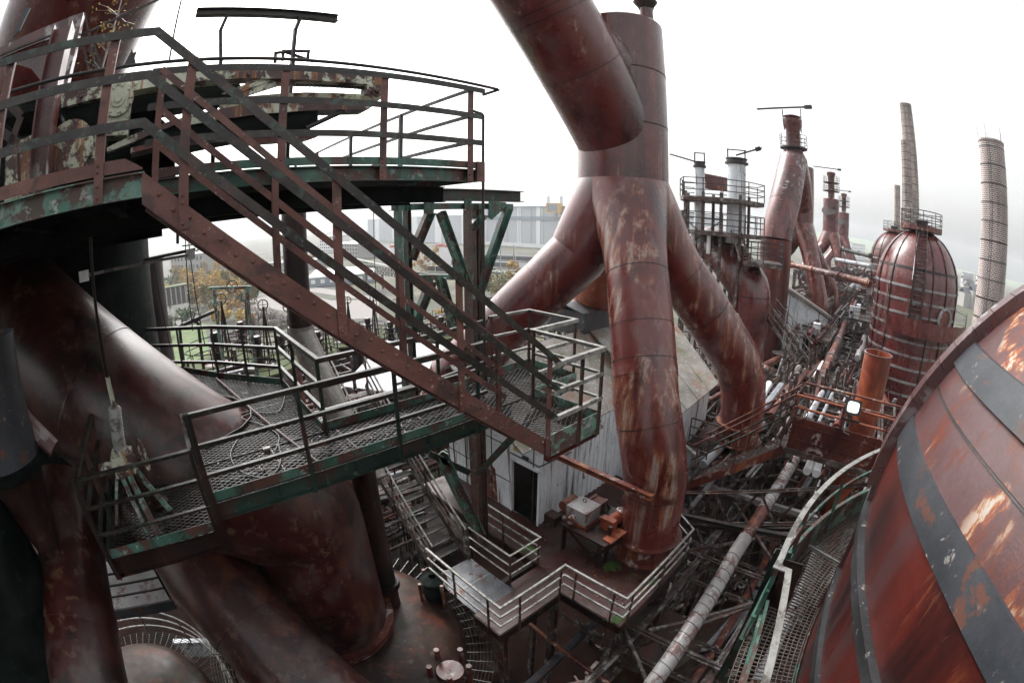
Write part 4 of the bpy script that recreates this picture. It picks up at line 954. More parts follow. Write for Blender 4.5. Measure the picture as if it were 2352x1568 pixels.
sv = (mid - elb).normalized()
mb = MB(); sleeve(mb, mid.lerp(far, .55), dirn, r_ + .012, .04, 48); mb.build('seam_ring', 'rust_wine', t, smooth=True)
# second duct, going down to the lower right
t = thing('downcomer_pipe', 'glossy brown rust pipe slanting down from under the valve platform', 'gas duct', (-1, 6.5, -9))
p0, p1, p2 = PR(400, 1215, 10.6), PR(545, 1400, 9.9), PR(760, 1620, 9.6)
mb = MB(); mb.tube([p0 + (p0 - p1) * .6, p0, p1, p2, p2 + (p2 - p1) * 1.2], .96, 44); mb.build('pipe', 'rust_wine', t, smooth=True, sharp=60)
d = p2 - p1
mb = MB(); sleeve(mb, p1.lerp(p2, .08), d, .985, .42, 44); mb.build('band', 'rust_wine', t, smooth=True)
mb = MB(); sleeve(mb, p1.lerp(p2, .75), d, .97, .02, 44); mb.build('seam_ring', 'rust_wine', t, smooth=True)
t = thing('downcomer_pipe', 'big brown pipe bending down along the bottom left edge, paler towards its foot', 'gas duct', (-5, 4, -8))
p0, p1, p2, p3 = PR(150, 1130, 8.6), PR(165, 1290, 8.2), PR(185, 1450, 7.6), PR(235, 1700, 7.2)
mb = MB(); mb.tube(bez([p0 + (p0 - p1) * .15, p0, p1, p2, p3, p3 + (p3 - p2)], 4), .66, 40); mb.build('pipe', 'rust_wine', t, smooth=True, sharp=60)
mb = MB(); sleeve(mb, p1.lerp(p2, .9), p3 - p2, .68, .3, 40); mb.build('band', 'rust_wine', t, smooth=True)
# furnace shell and bell at far left
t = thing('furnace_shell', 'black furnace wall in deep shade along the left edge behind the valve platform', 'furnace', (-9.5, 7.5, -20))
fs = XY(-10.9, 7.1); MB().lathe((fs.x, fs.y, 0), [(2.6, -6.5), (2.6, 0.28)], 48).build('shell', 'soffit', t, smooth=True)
t = thing('offtake_bell', 'grey-streaked bell-shaped casing at the left edge above a dark flange', 'casing', (-5, 3.5, -5))
c = PR(-5, 960, 7.0)
MB().lathe((c.x, c.y, 0), [(.15, c.z - 2.3), (.50, c.z - .75)], 36).build('cone', 'rust_dark', t, smooth=True)
MB().lathe((c.x, c.y, 0), [(.50, c.z - .75), (.62, c.z - .70), (.62, c.z - .60), (.54, c.z - .56)], 36).build('flange', 'soffit', t, smooth=True)
MB().lathe((c.x, c.y, 0), [(.54, c.z - .56), (.56, c.z + .3), (.60, c.z + 1.0)], 36).build('casing', 'band_grey', t, smooth=True)
mb = MB(); q = [PR(0, 900, 7.2), PR(45, 950, 7.2), PR(110, 1015, 7.2), PR(70, 930, 7.6), PR(20, 850, 7.8)]
mb.tube(bez([PR(-40, 830, 7.4), PR(10, 900, 7.2), PR(60, 965, 7.1), PR(125, 1030, 7.0)], 5), .14, 10); mb.build('edge_glint', 'lilac_steel', t, smooth=True)  # pale tube stands in for the reflection along the sloping duct's lower edge
t = thing('dark_filler', 'black cylinder added to darken the bottom left corner', 'furnace', XY(-9, 2, -16))
c = PR(-60, 1300, 8.0); MB().lathe((c.x, c.y, 0), [(1.3, -16), (1.3, -3.2), (1.2, -2.6)], 40).build('shell', 'soffit', t, smooth=True)  # black filler drum, added only to make this corner dark
# pipes and columns in the dark behind
t = thing('tall_column', 'tall dark cylindrical column behind the walkway, standing left of the view to the yard', 'column', (-3.5, 14, -20))
p = PD(343, 760, 15.5); MB().tube([(p.x, p.y, -22), (p.x, p.y, -.4)], .75, 28).build('shaft', 'rust_dark', t, smooth=True)
p = PD(275, 760, 14.5); MB().tube([(p.x, p.y, -22), (p.x, p.y, -.2)], .9, 28).build('side_shaft', 'soffit', t, smooth=True)
for x in (260, 298, 318):
    p = PD(x, 700, 12.5); MB().tube([(p.x, p.y, -5), (p.x, p.y, .3)], .05, 8).build('riser_pipe', 'rail_dark', t, smooth=True)
t = thing('support_leg', 'rust-brown tubular column rising through the stair rails in the middle of the view', 'column', (4, 12, -20))
p = PD(675, 500, 13.6)
mb = MB(); mb.tube([(p.x, p.y, 1.3), (p.x, p.y, -3.0)], .37, 28); mb.build('upper_shaft', 'rust_dark', t, smooth=True)
f1 = PD(690, 800, 13.5); f2 = PD(775, 950, 12.0); 
mb = MB(); mb.tube([(p.x, p.y, -2.85), (p.x, p.y, -3.1), f2 + (f2 - VV((p.x, p.y, -3.1))) * .8], [.40, .40, .44], 28); mb.build('lower_shaft', 'roof_grey', t, smooth=True)
p = PD(865, 1250, 9.0)
t = thing('riser', 'slim dark vertical pipe with a bolted joint beside the big flanged duct', 'pipe', (p.x, p.y, -9.9))
MB().tube([(p.x, p.y, -10.2), (p.x, p.y, -4.85)], .29, 24).build('pipe', 'rust_dark', t, smooth=True)
mb = MB(); mb.lathe((p.x, p.y, 0), [(.29, -8.6), (.38, -8.6), (.38, -8.68), (.30, -8.68), (.38, -8.70), (.38, -8.78), (.29, -8.78)], 24); mb.build('flange', 'rust_dark', t, smooth=True)
# tube lamp and hangers under the upper walkway
t = thing('tube_lamp', 'unlit fluorescent tube in white end caps hung under the upper walkway', 'lamp', PR(310, 615, 7.2))
a, b = PR(193, 634, 6.6), PR(438, 585, 7.6); MB().tube([a, b], .022, 8).build('tube', 'grey_rail', t, smooth=True)
for e in (a, b): MB().box(e.x - .07, e.x + .07, e.y - .05, e.y + .05, e.z - .07, e.z + .07).build('end_cap', 'white_paint', t)
mb = MB(); mb.bar(PR(330, 598, 7.4), PR(448, 573, 7.8), .03, .05); mb.bar(PR(408, 560, 7.6), PR(408, 520, 7.6), .05, .05, (1, 0, 0)); mb.tube([PR(418, 565, 7.7), PR(445, 562, 7.7), PR(460, 570, 7.7), PR(450, 577, 7.7)], .012, 6); mb.build('bracket', 'rail_dark', t)

# ================================================================== LOWER DOME VESSEL AND RING WALKWAY
def vessel(c, R, zt, label, rail=True, name='dust_catcher', a0=0, a1=2 * pi, stubs=(), lab2=''):
    t = thing(name, label, 'vessel', (c[0], c[1], zt - 8))
    prof = [(R, zt - 9), (R, zt - .9)] + [(R * cos(x), zt - .9 + .9 * sin(x)) for x in (0.3, 0.6, .9, 1.2)] + [(.03, zt)]
    MB().lathe((c[0], c[1], 0), prof, 56).build('shell', 'dome_steel', t, smooth=True)
    Ri, Ro, zw = R + .02, R + .75, zt - 1.0
    mb = MB(); n = 72
    for i in range(n):
        a = a0 + (a1 - a0) * i / n
        mb.bar((c[0] + Ri * cos(a), c[1] + Ri * sin(a), zw), (c[0] + Ro * cos(a), c[1] + Ro * sin(a), zw), .02, .02)
    for k in range(9): mb.ringtube((c[0], c[1], zw), Ri + (Ro - Ri) * k / 8, .012, 60, 4, None, a0, a1)
    mb.build('ring_grating', 'rail_dark', t)
    if rail:
        for k, h in enumerate((.35, .72, 1.08)): MB().ringtube((c[0], c[1], zw + h), Ro, .03, 60, 6, None, a0, a1).build('handrail' if k == 2 else 'mid_rail', 'grey_rail', t, smooth=True)
        m = 12
        for i in range(m):
            a = a0 + (a1 - a0) * (i + .5) / m; MB().bar((c[0] + Ro * cos(a), c[1] + Ro * sin(a), zw - .1), (c[0] + Ro * cos(a), c[1] + Ro * sin(a), zw + 1.08), .05, .05, (1, 0, 0)).build('post', 'post_steel', t)
    for (x, y, r, h) in stubs:
        MB().tube([(x, y, zt - .8), (x, y, zt + h)], r, 20).build('stub_pipe', 'rust_dark', t, smooth=True)
    return t
s = Z(1035, 1545, -9.9); s2 = Z(1000, 1375, -9.9)
vt = vessel((1.75, 8.35), 3.3, -9.35, 'broad brown dome vessel in the pit below the flanged duct, ringed by a dark walkway', rail=False)
mb = MB(); mb.lathe((s.x, s.y, 0), [(.20, -10.3), (.20, -9.85), (.33, -9.85), (.33, -9.75), (.02, -9.75)], 20)
vt2 = mb.build('manhole', 'rust_orange', vt, smooth=True)
for i in range(5):
    a = i * 1.256 + .3; MB().tube([(s.x + .48 * cos(a), s.y + .48 * sin(a), -10.3), (s.x + .48 * cos(a), s.y + .48 * sin(a), -9.35)], .07, 10).build('stub_pipe', 'rust_orange', vt, smooth=True)
mb = MB(); mb.lathe((s2.x, s2.y, 0), [(.30, -10.2), (.30, -9.5), (.36, -9.45), (.28, -9.3), (.28, -9.1), (.34, -9.05), (.1, -8.95)], 20); mb.build('relief_valve', 'soffit', vt, smooth=True)
for i in range(4):
    a = i * 1.57; MB().tube([(s2.x + .42 * cos(a), s2.y + .42 * sin(a), -10.2), (s2.x + .42 * cos(a), s2.y + .42 * sin(a), -9.0)], .05, 8).build('tie_rod', 'rust_orange', vt, smooth=True)
vt = vessel((-5.3, 9.4), 2.65, -10.6, 'small dome vessel low at the bottom left inside curved pale guard rails')
# ================================================================== HOT STOVE AT THE RIGHT AND ITS CURVED WALKWAY
SCN = XY(5.68, -.40)
t = thing('hot_stove', 'very large rust-red domed stove close at the right edge, strapped with grey hoops', 'stove', (SCN.x, SCN.y, -14))
RS = 3.80; zsp = -2.0; hd = 2.67
prof = [(RS, -16), (RS, zsp)] + [(RS * cos(x), zsp + hd * sin(x)) for x in [i * pi / 2 / 22 for i in range(1, 22)]] + [(.02, zsp + hd)]
zc = -.62
def rz(z_): return RS if z_ <= zsp else RS * sqrt(max(0, 1 - ((z_ - zsp) / hd) ** 2))
lo_ = [(r, z_) for r, z_ in prof if z_ < -1.45]; up_ = [(r, z_) for r, z_ in prof if z_ >= -1.45]
MB().lathe((SCN.x, SCN.y, 0), lo_ + [(rz(-1.45), -1.45)], 120).build('shell', 'rust_red', t, smooth=True, sharp=60)
MB().lathe((SCN.x, SCN.y, 0), [(rz(-1.45), -1.45)] + up_, 120).build('dome', 'rust_flame', t, smooth=True, sharp=60)
def hoop(z0, z1, pr, mat, nm='hoop'):
    k = 5; pf = [(rz(z0) - .01, z0)] + [(rz(z0 + (z1 - z0) * i / k) + pr, z0 + (z1 - z0) * i / k) for i in range(k + 1)] + [(rz(z1) - .01, z1)]
    MB().lathe((SCN.x, SCN.y, 0), pf, 120).build(nm, mat, t, smooth=True)
hoop(-1.50, -1.27, .03, 'band_grey'); hoop(-2.30, -2.18, .07, 'band_dark'); hoop(-3.10, -3.0, .05, 'band_dark'); hoop(-3.9, -3.8, .03, 'band_dark'); hoop(-4.9, -4.8, .07, 'band_dark'); hoop(-6.2, -6.1, .07, 'band_dark')
hoop(-.76, -.56, .04, 'band_grey')
for z_ in (-.98,): hoop(z_, z_ + .012, .008, 'black_steel', 'lap_seam')
mb = MB(); a_ = atan2(-SCN.y, -SCN.x) + radians(14)
for i in range(16): z0, z1 = -1.25 + i * .14, -1.25 + (i + 1) * .14; mb.bar((SCN.x + (rz(z0) + .004) * cos(a_), SCN.y + (rz(z0) + .004) * sin(a_), z0), (SCN.x + (rz(z1) + .004) * cos(a_), SCN.y + (rz(z1) + .004) * sin(a_), z1), .05, .012, (cos(a_), sin(a_), 0))
mb.build('upright_seam', 'rust_dark', t)
# upright straps
a_cam = atan2(-SCN.y, -SCN.x)
for a_ in (a_cam - radians(47), a_cam + radians(60)):
    n = 26; mb = MB()
    for i in range(n):
        za, zb = (-14 + i * 1.2, -14 + (i + 1) * 1.2) if i < 10 else (-2 + (i - 10) * .164, -2 + (i - 9) * .164)
        mb.bar((SCN.x + (rz(za) + .03) * cos(a_), SCN.y + (rz(za) + .03) * sin(a_), za), (SCN.x + (rz(zb) + .03) * cos(a_), SCN.y + (rz(zb) + .03) * sin(a_), zb), .26 if i >= 10 else .12, .17 if i >= 10 else .05, (cos(a_), sin(a_), 0))
    mb.build('upright_strap', 'lilac_steel', t)
def sp(az, r, z_): return VV((SCN.x + r * cos(az), SCN.y + r * sin(az), z_))
# in plant axes, the camera lies in direction of the origin from the stove
a_cam = atan2(-SCN.y, -SCN.x)
mb = MB(); a_ = a_cam - radians(12); p = sp(a_, RS, -3.15); q = sp(a_, RS + .25, -3.12); mb.bar(p, q, .02, .03); mb.bar(q - UPZ * .05, q + UPZ * .07, .02, .02, (1, 0, 0)); mb.build('bracket', 'rust_dark', t)

def angof(p): return atan2(p.y - SCN.y, p.x - SCN.x)
aA = angof(XY(5.06, 4.01)); aB = angof(XY(2.20, 2.43)); aC = angof(XY(1.62, 1.34))
# angles decrease or increase monotonic: unwrap
def unw(a, ref):
    while a - ref > pi: a -= 2 * pi
    while a - ref < -pi: a += 2 * pi
    return a
aB = unw(aB, aA); aC = unw(aC, aB); sg = 1 if aB > aA else -1
RO, RI, ZW = 4.47, 3.84, -3.6
t = thing('curved_walkway', 'curved grating walkway with a green kick plate hugging the big stove at the right', 'walkway', sp(aB, 4.2, ZW))
CW = t
def arc(r, a0, a1, z_, n): return [sp(a0 + (a1 - a0) * i / n, r, z_) for i in range(n + 1)]
aS = aA - sg * radians(35)
aE = aB + sg * radians(9)
mb = MB(); L_ = RO * abs(aE - aS); n = int(L_ / .055)
for i in range(n + 1):
    a_ = aS + (aE - aS) * i / n; mb.bar(sp(a_, RI, ZW), sp(a_, RO, ZW), .007, .018)
for k in range(12):
    ps = arc(RI + (RO - RI) * k / 11, aS, aE, ZW, 40)
    for a, b in zip(ps[:-1], ps[1:]): mb.bar(a, b, .007, .014)
mb.build('grating', 'grate_brown', t)
for an in (aS + (aE - aS) * .33, aS + (aE - aS) * .62, aE): MB().bar(sp(an, RI, ZW + .01), sp(an, RO, ZW + .01), .025, .04).build('panel_edge', 'grey_rail', t)
def strip(ps, w_, h_, m, nm, side=0):
    mb = MB()
    for a, b in zip(ps[:-1], ps[1:]): mb.bar(a, b + (b - a) * .04, w_, h_)
    mb.build(nm, m, t)
strip(arc(RO, aS, aB, ZW + .16, 36), .012, .36, 'green_pale', 'toe_board')
strip(arc(RO + .02, aS, aB, ZW + .34, 36), .045, .012, 'green_paint', 'toe_board_lip')
strip(arc(RO, aS, aB, ZW + .68, 40), .03, .04, 'green_paint', 'mid_rail')
strip(arc(RI - .02, aS, aC, ZW, 40), .012, .08, 'green_paint', 'inner_edge')
for f in (0.0, .22, .45, .62, .80, .99): 
    p = sp(aS + (aB - aS) * f, RO, ZW); MB().bar(p - UPZ * .1, p + UPZ * 1.0, .045, .045, (1, 0, 0)).build('post', 'green_paint', t)
strip(arc(RO + .03, aS, aB, ZW - .1, 36), .05, .18, 'green_dark', 'edge_beam')
# steps beyond
t = thing('curved_stair', 'broad grating steps continuing down from the curved walkway beside the stove', 'stair', sp(aC, 4.2, ZW - .6))
r1, r3 = XY(2.28, 2.34, ZW + 1.0), XY(1.62, 1.34, ZW + 1.0); r4 = r3 + (r3 - r1) * .7; r0 = XY(2.20, 2.43, ZW + 1.0)
mb = MB(); mb.sweep([r1.lerp(r3, .02), r3, r4], [(-.031, -.007), (.031, -.007), (.031, .007), (-.031, .007)]); mb.build('handrail', 'grey_rail', t)
mb = MB(); mb.sweep(arc(RO, aS, aB, ZW + 1.0, 40)[:-1] + [r0, r1, r1.lerp(r3, .02)], [(-.031, -.007), (.031, -.007), (.031, .007), (-.031, .007)]); mb.build('handrail', 'grey_rail', CW)
for k, h in enumerate((-.35, -.55)):
    mb = MB(); mb.bar(r1 + UPZ * h + VV((-.06, 0.06, 0)), r4 + UPZ * (h - .2) + VV((-.06, .06, 0)), .03, .03); mb.build('mid_rail', 'green_paint', t)
for i in range(7):
    a0_, a1_ = aE + sg * radians(7.5) * i, aE + sg * radians(7.5) * (i + 1) - sg * .008
    zz = ZW - .02 - .20 * max(0, i - .0) if i > 1 else ZW - .02 * i
    mb = MB()
    for k in range(12): mb.bar(sp(a0_ + (a1_ - a0_) * k / 11, RI + .02, zz), sp(a0_ + (a1_ - a0_) * k / 11, RO + .05, zz), .007, .018)
    for k in range(11):
        rr = RI + .02 + (RO - RI) * k / 10; mb.bar(sp(a0_, rr, zz), sp(a1_, rr, zz), .007, .014)
    mb.build('tread', 'grate_brown', t)
    mb = MB(); mb.bar(sp(a0_, RI, zz + .01), sp(a0_, RO + .05, zz + .01), .035, .05); mb.build('nosing', 'grey_rail', t)
a, b = Z(1810, 1215, ZW - .1), None
b = PR(1655, 1568, 7.0); a = PR(1800, 1270, 5.2)
mb = MB(); mb.channel(a, b, .10, .22, .012, 1)
d_ = b - a
for i in range(9): mb.dome(a + d_ * (.08 + .1 * i) + VV((-.02, -.0, .11)), (0, 0, 1), .015)
mb.build('stringer', 'green_dark', t)
mb = MB(); a2, b2 = PR(1825, 1290, 4.9), PR(1700, 1568, 6.2); mb.bar(a2, b2, .02, .22)
for i in range(8): mb.dome(a2 + (b2 - a2) * (.08 + .1 * i) + VV((0, 0, .1)), (0, 0, 1), .013)
mb.build('stringer', 'rust_dark', t)
for i in range(9):
    f = .06 + i * .1; p, q = a.lerp(b, f), a2.lerp(b2, f); mb = MB()
    for k in range(6): e = (b - a) * (.012 * k); mb.bar(p + e, q + e, .006, .01)
    mb.bar(p, q, .012, .03); mb.build('tread', 'grate_brown', t)

# ================================================================== RED PARAPET GALLERY
UG = 13.0
t = thing('red_gallery', 'rust-red plated gallery with a pair of pipe rails on top, below the distant stoves', 'gallery', (UG, 0, -6.0))
mb = MB(); mb.box(UG, UG + .02, -2.2, 1.95, -6.03, -5.05)
for z_ in (-5.3, -5.75): mb.box(UG - .03, UG, -2.2, 1.95, z_, z_ + .03)
for v in (1.9, .5, -.9): mb.box(UG - .05, UG, v, v + .08, -6.05, -5.02)
for v in [1.8 - .12 * i for i in range(32)]: mb.dome((UG, v, -5.12), (-1, 0, 0), .018); mb.dome((UG, v, -5.96), (-1, 0, 0), .018)
mb.build('parapet_plate', 'rust_orange', t)
mb = MB(); mb.box(UG, UG + 1.3, -2.2, 1.95, -6.1, -6.04); mb.build('floor', 'rust_dark', t)
mb = MB(); mb.channel((UG - .02, 2.0, -6.12), (UG - .02, -2.2, -6.12), .14, .16); mb.build('edge_beam', 'truss_steel', t)
for z_ in (-4.40, -4.76): MB().tube([(UG, 2.0, z_), (UG, -2.3, z_)], .035, 10).build('handrail', 'rust_bright', t, smooth=True)
for z_ in (-4.40, -4.76): MB().tube([(UG + 1.3, 2.0, z_), (UG + 1.3, -2.3, z_)], .035, 10).build('handrail', 'rust_orange', t, smooth=True)
for v in (1.95, .45, -1.0): MB().tube([(UG, v, -5.1), (UG, v, -4.4)], .03, 8).build('post', 'rust_orange', t, smooth=True)
# hose ring and bulkhead lamp
mb = MB(); 
for i in range(4): mb.ringtube((UG - .08, 1.75 + .02 * i, -4.85 - .02 * i), .20 + .02 * i, .012, 20, 5, (1, .2, .1 * i))
single(mb, 'rope_coil', 'rust_orange', 'rusty coil of rope hung on the corner of the red gallery', 'rope', smooth=True)
fp = PU(1960, 935, UG - .12)
t = thing('floodlight', 'black floodlight with a bright white lens mounted on the red gallery rail', 'floodlight', (fp.x, fp.y, fp.z - .35))
nv = (-fp).normalized(); l_ = nv.cross(UPZ).normalized(); u_ = l_.cross(nv)
def fq(a, b, c): return fp + l_ * a + u_ * b + nv * c
mb = MB(); mb.hexa([fq(-.13, -.11, -.28), fq(.13, -.11, -.28), fq(.13, .11, -.28), fq(-.13, .11, -.28), fq(-.25, -.21, 0), fq(.25, -.21, 0), fq(.25, .21, 0), fq(-.25, .21, 0)]); mb.build('housing', 'black_rubber', t)
mb = MB(); k = 20; ps = [fq(.185 * (abs(cos(2 * pi * i / k)) ** .45) * (1 if cos(2 * pi * i / k) >= 0 else -1), .15 * (abs(sin(2 * pi * i / k)) ** .45) * (1 if sin(2 * pi * i / k) >= 0 else -1), .02) for i in range(k)]
n_ = nv; mb.add(ps + [p - n_ * .02 for p in ps], [tuple(range(k)), tuple(reversed(range(k, 2 * k)))] + [(i, i + k, (i + 1) % k + k, (i + 1) % k) for i in range(k)]); mb.build('lens', 'floodlight_glass', t)
mb = MB(); mb.bar(fq(-.29, -.35, -.1), fq(-.29, .02, -.1), .02, .05); mb.bar(fq(.29, -.35, -.1), fq(.29, .02, -.1), .02, .05); mb.bar(fq(-.3, -.36, -.1), fq(.3, -.36, -.1), .03, .05); mb.build('bracket', 'black_rubber', t)
mb = MB(); mb.tube(bez([fq(0, -.2, -.25), fq(-.05, -.5, -.2), fq(.1, -.7, -.1), fq(-.1, -.75, 0)], 5), .015, 6); mb.build('cable', 'black_rubber', t)
# stair going down from the gallery
t = thing('gallery_stair', 'rusty stair with grated treads leading down from the red gallery towards the pipe leg', 'stair', (UG + .5, 3.5, -8))
za, zb = -6.05, -8.45; va, vb = 2.05, 5.1
for u in (UG, UG + 1.05):
    MB().bar((u, va, za - .1), (u, vb, zb - .1), .015, .26).build('stringer', 'rust_orange', t)
    for k, h in enumerate((.75, 1.3)): MB().tube([(u, va, -4.4 - (1.3 - h) + .0), (u, vb, zb + h + .2)], .032, 8).build('handrail' if k else 'mid_rail', 'rust_orange' if k else 'rail_dark', t, smooth=True)
    for f in (.05, .5, .95):
        v = va + (vb - va) * f; z_ = za + (zb - za) * f; MB().bar((u, v, z_), (u, v, z_ + 1.5), .04, .04, (1, 0, 0)).build('post', 'rust_orange', t)
for i in range(12):
    f = (i + .5) / 12; v = va + (vb - va) * f; z_ = za + (zb - za) * f
    g = grating([(UG, v - .1), (UG + 1.05, v - .1), (UG + 1.05, v + .12), (UG, v + .12)], z_, .05, (0, 90), .01, .02); g.bar((UG, v - .1, z_), (UG + 1.05, v - .1, z_), .02, .05); g.build('tread', 'truss_steel', t)
# orange stack
p = PD(2025, 800, 19); 
t = thing('orange_stack', 'short open-topped orange rust pipe standing between the two stoves', 'pipe', (p.x, p.y, -12))
zt = PD(2018, 810, 19).z
mb = MB(); mb.lathe((p.x - .1, p.y + .1, 0), [(.62, -13), (.62, zt), (.585, zt), (.585, zt - 4)], 36); mb.build('shaft', 'rust_bright', t, smooth=True)
MB().lathe((p.x - .1, p.y + .1, 0), [(.62, zt - .03), (.65, zt - .03), (.65, zt + .01), (.585, zt + .01)], 36).build('rim', 'lilac_steel', t, smooth=True)

# ================================================================== SPIRAL PIPE
def U_(x, y, u): return PU(x, y, u)
t = thing('lagged_pipe', 'long pale pipe wrapped in spiral bands with brown bare stretches, running off to the distance', 'pipe', U_(1740, 1190, 13))
pts = [U_(1440, 1660, 5.6), U_(1500, 1568, 6.6), U_(1600, 1420, 8.7), U_(1690, 1268, 11.3), U_(1712, 1235, 12), U_(1752, 1172, 13.8), U_(1826, 1055, 17.5)]
mb = MB(); mb.tube(pts[:5], .235, 24); mb.build('lagging', 'band_pale', t, smooth=True)
mb = MB(); mb.tube(pts[4:6], .22, 24); mb.build('bare_pipe', 'rust_orange', t, smooth=True)
mb = MB(); mb.tube(pts[5:], .235, 24); mb.build('lagging', 'band_pale', t, smooth=True)
mb = MB()
for A0, A1 in ((pts[0], pts[3]), (pts[5], pts[6])):
    d = A1 - A0; L = d.length; d.normalize(); l = d.cross(UPZ).normalized(); u = l.cross(d); hel = []
    n = int(L / .34 * 14)
    pl = pts[:4] if A0 == pts[0] else pts[5:]
    acc = 0
    for i in range(n + 1):
        s_ = L * i / n; 
        # follow the polyline
        rem = s_; P0 = pl[0]
        for a, b in zip(pl[:-1], pl[1:]):
            ln = (b - a).length
            if rem <= ln: P0 = a.lerp(b, rem / ln); break
            rem -= ln; P0 = b
        an = 2 * pi * i / 14; hel.append(P0 + l * (.24 * cos(an)) + u * (.24 * sin(an)))
    mb.tube(hel, .010, 5)
mb.build('spiral_band', 'rust_dark', t)
q = [U_(1826, 1055, 17.5), U_(1862, 940, 22), U_(1905, 825, 31), U_(1938, 750, 42), U_(1962, 690, 58)]
mb = MB(); mb.tube(q, [.25, .25, .27, .28, .3], 20); mb.build('bare_pipe', 'rust_orange', t, smooth=True)
mb = MB()
for i, f in ((0, .4), (1, .0), (1, .5), (2, .05), (2, .5), (3, .1)): sleeve(mb, q[i].lerp(q[i + 1], f), q[i + 1] - q[i], .34, .2, 20)
mb.build_each('collar', 'band_pale', t, smooth=True)

# ================================================================== TRUSS DECK IN THE PIT
def truss(name, a, b, h, label, group=None, bays=8, m='truss_steel', w_=.12):
    a, b = VV(a), VV(b); t = thing(name, label, 'truss', a.lerp(b, .5) - UPZ * h, group)
    for z_ in (0, -h):
        mb = MB(); s_ = (b - a).cross(UPZ).normalized() * .07
        mb.bar(a + UPZ * z_ + s_, b + UPZ * z_ + s_, w_ * .8, .02); mb.bar(a + UPZ * z_ - s_, b + UPZ * z_ - s_, w_ * .8, .02); mb.bar(a + UPZ * z_ + s_ * .3, b + UPZ * z_ + s_ * .3, .015, w_); mb.build('chord', m, t)
    for i in range(bays):
        p, q = a.lerp(b, i / bays), a.lerp(b, (i + 1) / bays)
        if i % 2: p, q = q, p
        mb = MB(); mb.bar(p, q - UPZ * h, .09, .012, (b - a).cross(UPZ)); mb.bar(p, q - UPZ * h, .012, .07, (b - a).cross(UPZ)); mb.build('diagonal', m, t)
    return t
zt_ = -10.9
truss('cross_truss', (8.4, 6.5, zt_), (8.6, -.6, zt_), 1.3, 'nearest cross truss of the pit, running under the lagged pipe beside the deck corner')
truss('cross_truss', (12.7, 4.6, zt_), (12.9, -.8, zt_), 1.3, 'middle cross truss of the pit, meeting the deck under its right corner')
truss('cross_truss', (16.3, 7, zt_ + .4), (16.7, .2, zt_ + .4), 1.5, 'cross truss right behind the pipe leg, higher than the others')
truss('cross_truss', (19.8, 7, zt_ + .6), (20.2, 0, zt_ + .6), 1.5, 'farthest cross truss, half hidden under the gallery stair')
truss('long_truss', (5.5, .9, zt_ - .2), (26, 1.3, zt_ - .2), 1.4, 'long lattice girder running beside the lagged pipe on its right', bays=22)
truss('long_truss', (5.5, 3.6, zt_ - .3), (26, 4.4, zt_ - .3), 1.4, 'long lattice girder running left of the lagged pipe', bays=22)
truss('gallery_truss', (13.0, 5.6, -9.0), (13.1, -1.5, -6.3), 1.3, 'sloping lattice girder that carries the gallery stair', bays=9)
truss('gallery_truss', (14.0, -1.2, -6.4), (22, -1.0, -6.6), 1.4, 'level lattice girder running back from the red gallery', bays=10)
rnd = random.Random(3)
desc = ['bent over', 'thin', 'thick', 'pale', 'dark', 'short', 'long', 'rust-streaked', 'flat', 'sagging']
def beam_thing(a, b, w_, h_, m, label, name='steel_beam', kind=0):
    mb = MB()
    if kind == 0: mb.ibeam(a, b, w_, h_, .02)
    elif kind == 1: mb.tube([a, b], w_, 12)
    else: mb.angle(a, b, w_, .015)
    single(mb, name, m, label, 'beam' if kind != 1 else 'pipe', smooth=(kind == 1))
beam_thing(PU(1570, 1130, 15.5), PU(1770, 1152, 15.8), .22, .22, 'truss_steel', 'pale straight beam just right of the leg foot, under the gallery stair')
beam_thing(PU(1430, 1150, 12), PU(1860, 1240, 12.6), .16, .16, 'black_steel', 'dark double beam crossing behind the lagged pipe')
beam_thing(PU(1560, 1205, 13.4), PU(1840, 1215, 13.4), .12, .12, 'black_steel', 'thin level dark beam passing behind the brown stretch of lagged pipe')
beam_thing(Z(1215, 1430, -11.5), Z(1470, 1620, -11.5), .07, .07, 'rust_orange', 'thin rust-red rod stretched across the dark pit at the bottom', 'tie_rod', 1)
beam_thing(Z(1160, 1620, -12), Z(1390, 1400, -12.5), .25, .15, 'band_grey', 'grey channel beam sloping out of the bottom edge below the deck')
beam_thing(Z(1415, 1400, -11), Z(1500, 1600, -11), .10, .12, 'truss_steel', 'dark strut dropping from the nearest deck corner into the pit')
beam_thing(Z(1620, 1500, -14), Z(1760, 1330, -14), .5, .1, 'galvanised', 'pale flat duct lying deep in the pit beside the lagged pipe')
beam_thing(Z(1640, 1540, -14.5), Z(1800, 1250, -14.5), .3, .3, 'white_sheet', 'off-white box duct deep down between the trusses')
beam_thing(Z(1490, 1480, -12.5), Z(1590, 1240, -12.5), .10, .10, 'black_steel', 'black diagonal pipe low under the middle cross truss', 'strut', 1)
# vessels below deck
t = thing('pit_vessel', 'dark red cylindrical vessel top sunk in the pit under the deck corner', 'vessel', (9.5, 3.2, -18))
MB().lathe((9.6, 3.6, 0), [(1.5, -19), (1.5, -12.6), (1.56, -12.6), (1.56, -12.45), (1.5, -12.45), (.03, -12.2)], 40).build('shell', 'dome_steel', t, smooth=True)
mb = MB(); mb.prism([(-60, -30), (12, -30), (12, 3), (4, 3), (4, 36), (-60, 36)], -16.2, -16); struct(mb, 'cast_floor', 'pit_dark')
mb = MB(); mb.prism([(4, -6), (40, -6), (40, 16), (4, 20)], -19.2, -19); struct(mb, 'pit_floor', 'pit_dark')
mb = MB(); mb.prism([(6.5, .2), (14, .2), (14, 3.2), (6.5, 3.2)], -14.6, -14.5)
single(mb, 'steel_platform', 'dome_steel', 'dark red plate floor low in the pit beneath the lagged pipe', 'platform')
